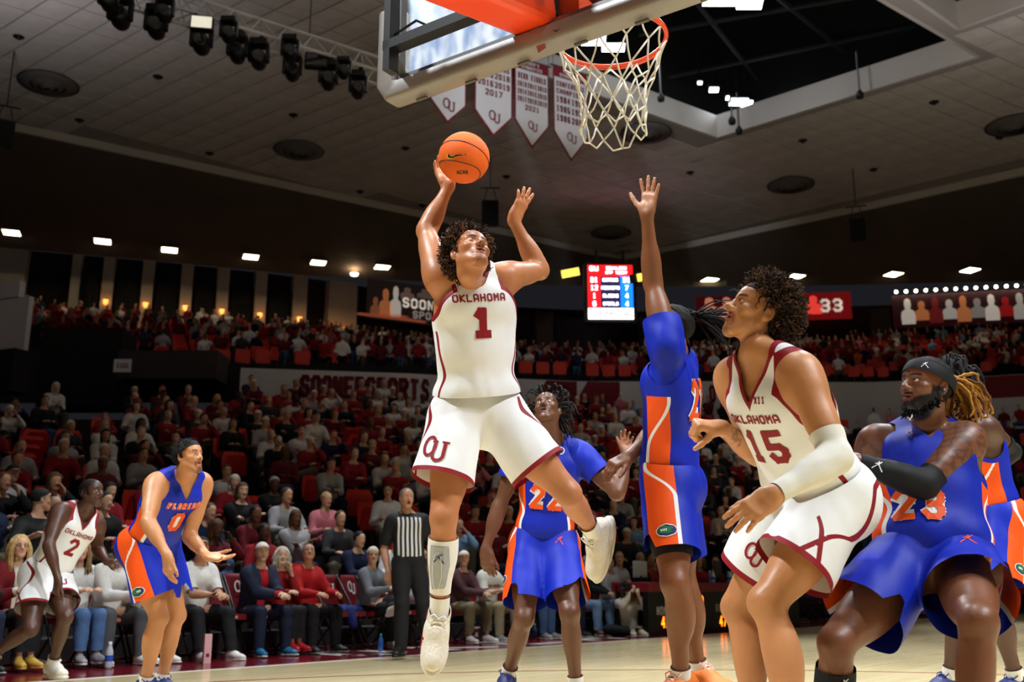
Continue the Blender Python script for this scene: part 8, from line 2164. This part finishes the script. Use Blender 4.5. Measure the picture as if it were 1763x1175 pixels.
crowd_protos()
TOPS = [('crimson', srgb(140, 20, 32), 26), ('dark red', srgb(96, 16, 26), 16), ('white', srgb(216, 214, 212), 17), ('pale grey', srgb(160, 158, 160), 9), ('black', srgb(22, 22, 24), 15), ('charcoal', srgb(52, 50, 54), 7), ('navy', srgb(26, 36, 66), 6), ('pink', srgb(206, 120, 130), 2), ('light blue', srgb(120, 160, 200), 2), ('orange', srgb(220, 90, 30), 1)]
PANT = [srgb(28, 34, 56), srgb(22, 22, 24), srgb(60, 84, 120), srgb(96, 88, 72)]
HAIRS = [('dark', srgb(30, 22, 18)), ('brown', srgb(84, 58, 38)), ('grey', srgb(150, 146, 140)), ('white', srgb(214, 210, 202)), ('blond', srgb(180, 146, 92))]
PW = ['hands in lap', 'leaning forward', 'arms folded', 'hand at chin', 'hands on knees', 'knees together']
seats = []
rg = np.random.default_rng(21)
for tier, nr in ((0, NR1), (1, NR2)):
    for k in range(nr):
        b = -.85
        while b < .85:
            r, z = row_pos(tier, k, b); r = r + .38; step = .60 / r; b += step
            q = bp(b, r, z); nq = q @ NV
            if (nq + 100 + (0 if tier == 0 else 3)) % 9.2 < 1.15: continue           # aisles
            x, y, d = proj(q + ZV * .8)
            if x < -420 or x > 2180: continue
            sp = row_pos(tier, 5, b)[0] - row_pos(tier, 4, b)[0]
            if sp < .74 and k % int(math.ceil(.74 / sp)): continue
            if tier == 0 and r > ringi(b)[1] - 1.5: continue
            if tier == 1 and r > ringi(b)[2] - .2: continue
            if tier == 0 and k < 3 and min(np.linalg.norm(o_ - q[:2]) for o_ in OCC) < .8: continue
            if tier == 0 and 100 < x < 200 and k > 12: continue                       # stairwell
            if k >= 9 and tier == 0 and 0 < x < 395 and k > 13: 
                if x < 400 and k > 14: continue
            if tier == 1 and x < 62 and k < 9: continue
            if tier == 1 and x < 170 and k < 5: continue
            occ = (.95 if k < 2 else .86 if k < 4 else .66) if tier == 0 else .62
            seats.append((tier, k, q, b, d, x, y, rg.random() < occ))
inv = lambda s: s[4] + (0 if -40 < s[5] < 1803 else 500)
people = sorted([s for s in seats if s[7]], key=inv); empt = sorted([s for s in seats if not s[7]], key=inv)
def pick(tab):
    w = np.array([t[-1] for t in tab], float); return tab[rg.choice(len(tab), p=w / w.sum())]
stuffV = []; stuffT = []; stuffC = []; nst = 0; built = 0
for i, (tier, k, q, b, d, x, y, _) in enumerate(people):
    po = int(rg.integers(len(POSES))); dct, coarse = POSES[po]; top = pick(TOPS); hn, hc = HAIRS[int(rg.choice(5, p=[.36, .26, .16, .1, .12]))]; hs_ = str(rg.choice(['short', 'long', 'thin', 'cap'], p=[.46, .28, .06, .20]))
    tgt = np.array([2.0, 6.5, 0]); f = nz((tgt - q) * np.array([1, 1, 0])); ang = math.atan2(f[1], f[0]) - math.pi / 2 + rg.normal() * .12
    sk = np.array(SKINS[int(rg.choice(6, p=[.3, .22, .18, .08, .06, .16]))]); pc = PANT[int(rg.integers(4))]
    if built < 300 and tier == 0 and -40 < x < 1803:
        capc = [('white', srgb(220, 216, 210)), ('red', srgb(150, 24, 34)), ('black', srgb(24, 24, 26))][int(rg.integers(3))]
        hd = (capc[0] + ' cap') if hs_ == 'cap' else {'short': 'short ', 'long': 'long ', 'thin': 'thinning '}[hs_] + hn + ' hair'
        e = empty('spectator', q, ang, 'spectator in %s top, %s, %s, in the lower stands' % (top[0], hd, PW[po]), 'person', 'spectators seated in the lower stands')
        s = .95 + .1 * rg.random(); e.scale = (s, s, s)
        for nm, key, col in (('body', 'body', sk), ('shirt', 'shirt', top[1]), ('trousers', 'trousers', pc), ('shoe', 'shoeR', (.05, .05, .05)), ('shoe', 'shoeL', (.05, .05, .05)), ('cap' if hs_ == 'cap' else 'hair', hs_, capc[1] if hs_ == 'cap' else hc)):
            o = obj(nm, dct[key], e); o.color = (*col, 1)
        built += 1
    else:
        V, T, reg = coarse; ca, sa = math.cos(ang), math.sin(ang); s = .94 + .12 * rg.random()
        W = np.stack([V[:, 0] * ca - V[:, 1] * sa, V[:, 0] * sa + V[:, 1] * ca, V[:, 2]], 1) * s + q
        cols = np.array([sk, top[1], pc, (srgb(210, 206, 200) if rg.random() < .4 else srgb(140, 22, 32)) if hs_ == 'cap' else hc])[reg]
        stuffV.append(W); stuffT.append(T + nst); stuffC.append(cols); nst += len(V)
me = mesh_np('spectators_beyond', np.concatenate(stuffV), np.concatenate(stuffT), [mat('far_crowd', (1, 1, 1), .85, spec=.2, attr='col')], col=np.concatenate(stuffC))
o = obj('spectators_beyond', me); tag(o, 'rows of spectators filling the far and upper stands', 'crowd', kind='stuff')
# empty seats: tipped-up red seats with a pale number tag
M_SRED = mat('red_plastic_seat', srgb(226, 36, 26), .45, noise=.05, nscale=10); M_STAG = mat('white_seat_tag', srgb(230, 226, 220), .5)
def seat_geo():
    mb = MB(); back = [(-.23, 0), (.23, 0), (.235, .3), (.2, .42), (-.2, .42), (-.235, .3)]
    A = np.stack([np.array([1, 0, 0.]), nz(np.array([0, -.2, 1.])), nz(np.array([0, -1., -.2]))]); mb.prism(back, 0, .03, A, (0, -.14, .42))
    m2 = MB(); A2 = np.stack([np.array([1, 0, 0.]), nz(np.array([0, .22, 1.])), nz(np.array([0, 1., -.22]))]); m2.prism([(-.21, 0), (.21, 0), (.2, .36), (.16, .4), (-.16, .4), (-.2, .36)], 0, .04, A2, (0, -.08, .36))
    m3 = MB().box((0, .015, .70), (.045, .006, .025)); m4 = MB().box((0, -.1, .2), (.03, .03, .2))
    return mb, m2, m3, m4
g = seat_geo(); SM = [g[0].mesh('backrest', [M_SRED]), g[1].mesh('seat_pan', [M_SRED]), g[2].mesh('number_tag', [M_STAG]), g[3].mesh('post', [M_FRM])]
def place_ang(q): f = nz((np.array([2.0, 6.5, 0]) - q) * np.array([1, 1, 0])); return math.atan2(f[1], f[0]) - math.pi / 2
for s in empt[:300]:
    e = empty('stadium_seat', s[2], place_ang(s[2]), 'empty red tip-up stadium seat with a white number tag in the stands', 'seat', 'empty red seats in the stands')
    for nm, me in zip(('backrest', 'seat_pan', 'number_tag', 'post'), SM): obj(nm, me, e)
BV = [np.concatenate(m.v) for m in g]; mb = MB()
for s in empt[300:]:
    a = place_ang(s[2]); R = np.array([[math.cos(a), math.sin(a), 0], [-math.sin(a), math.cos(a), 0], [0, 0, 1]])
    for j in (0, 1, 2): mb.add(BV[j] @ R + s[2], g[j].f, 1 if j == 2 else 0)
if mb.n:
    o = mb.build('stadium_seats_beyond', [M_SRED, M_STAG]); tag(o, 'empty red seats scattered through the far stands', 'seats', kind='stuff')
print('CROWD', len(people), len(empt), built)
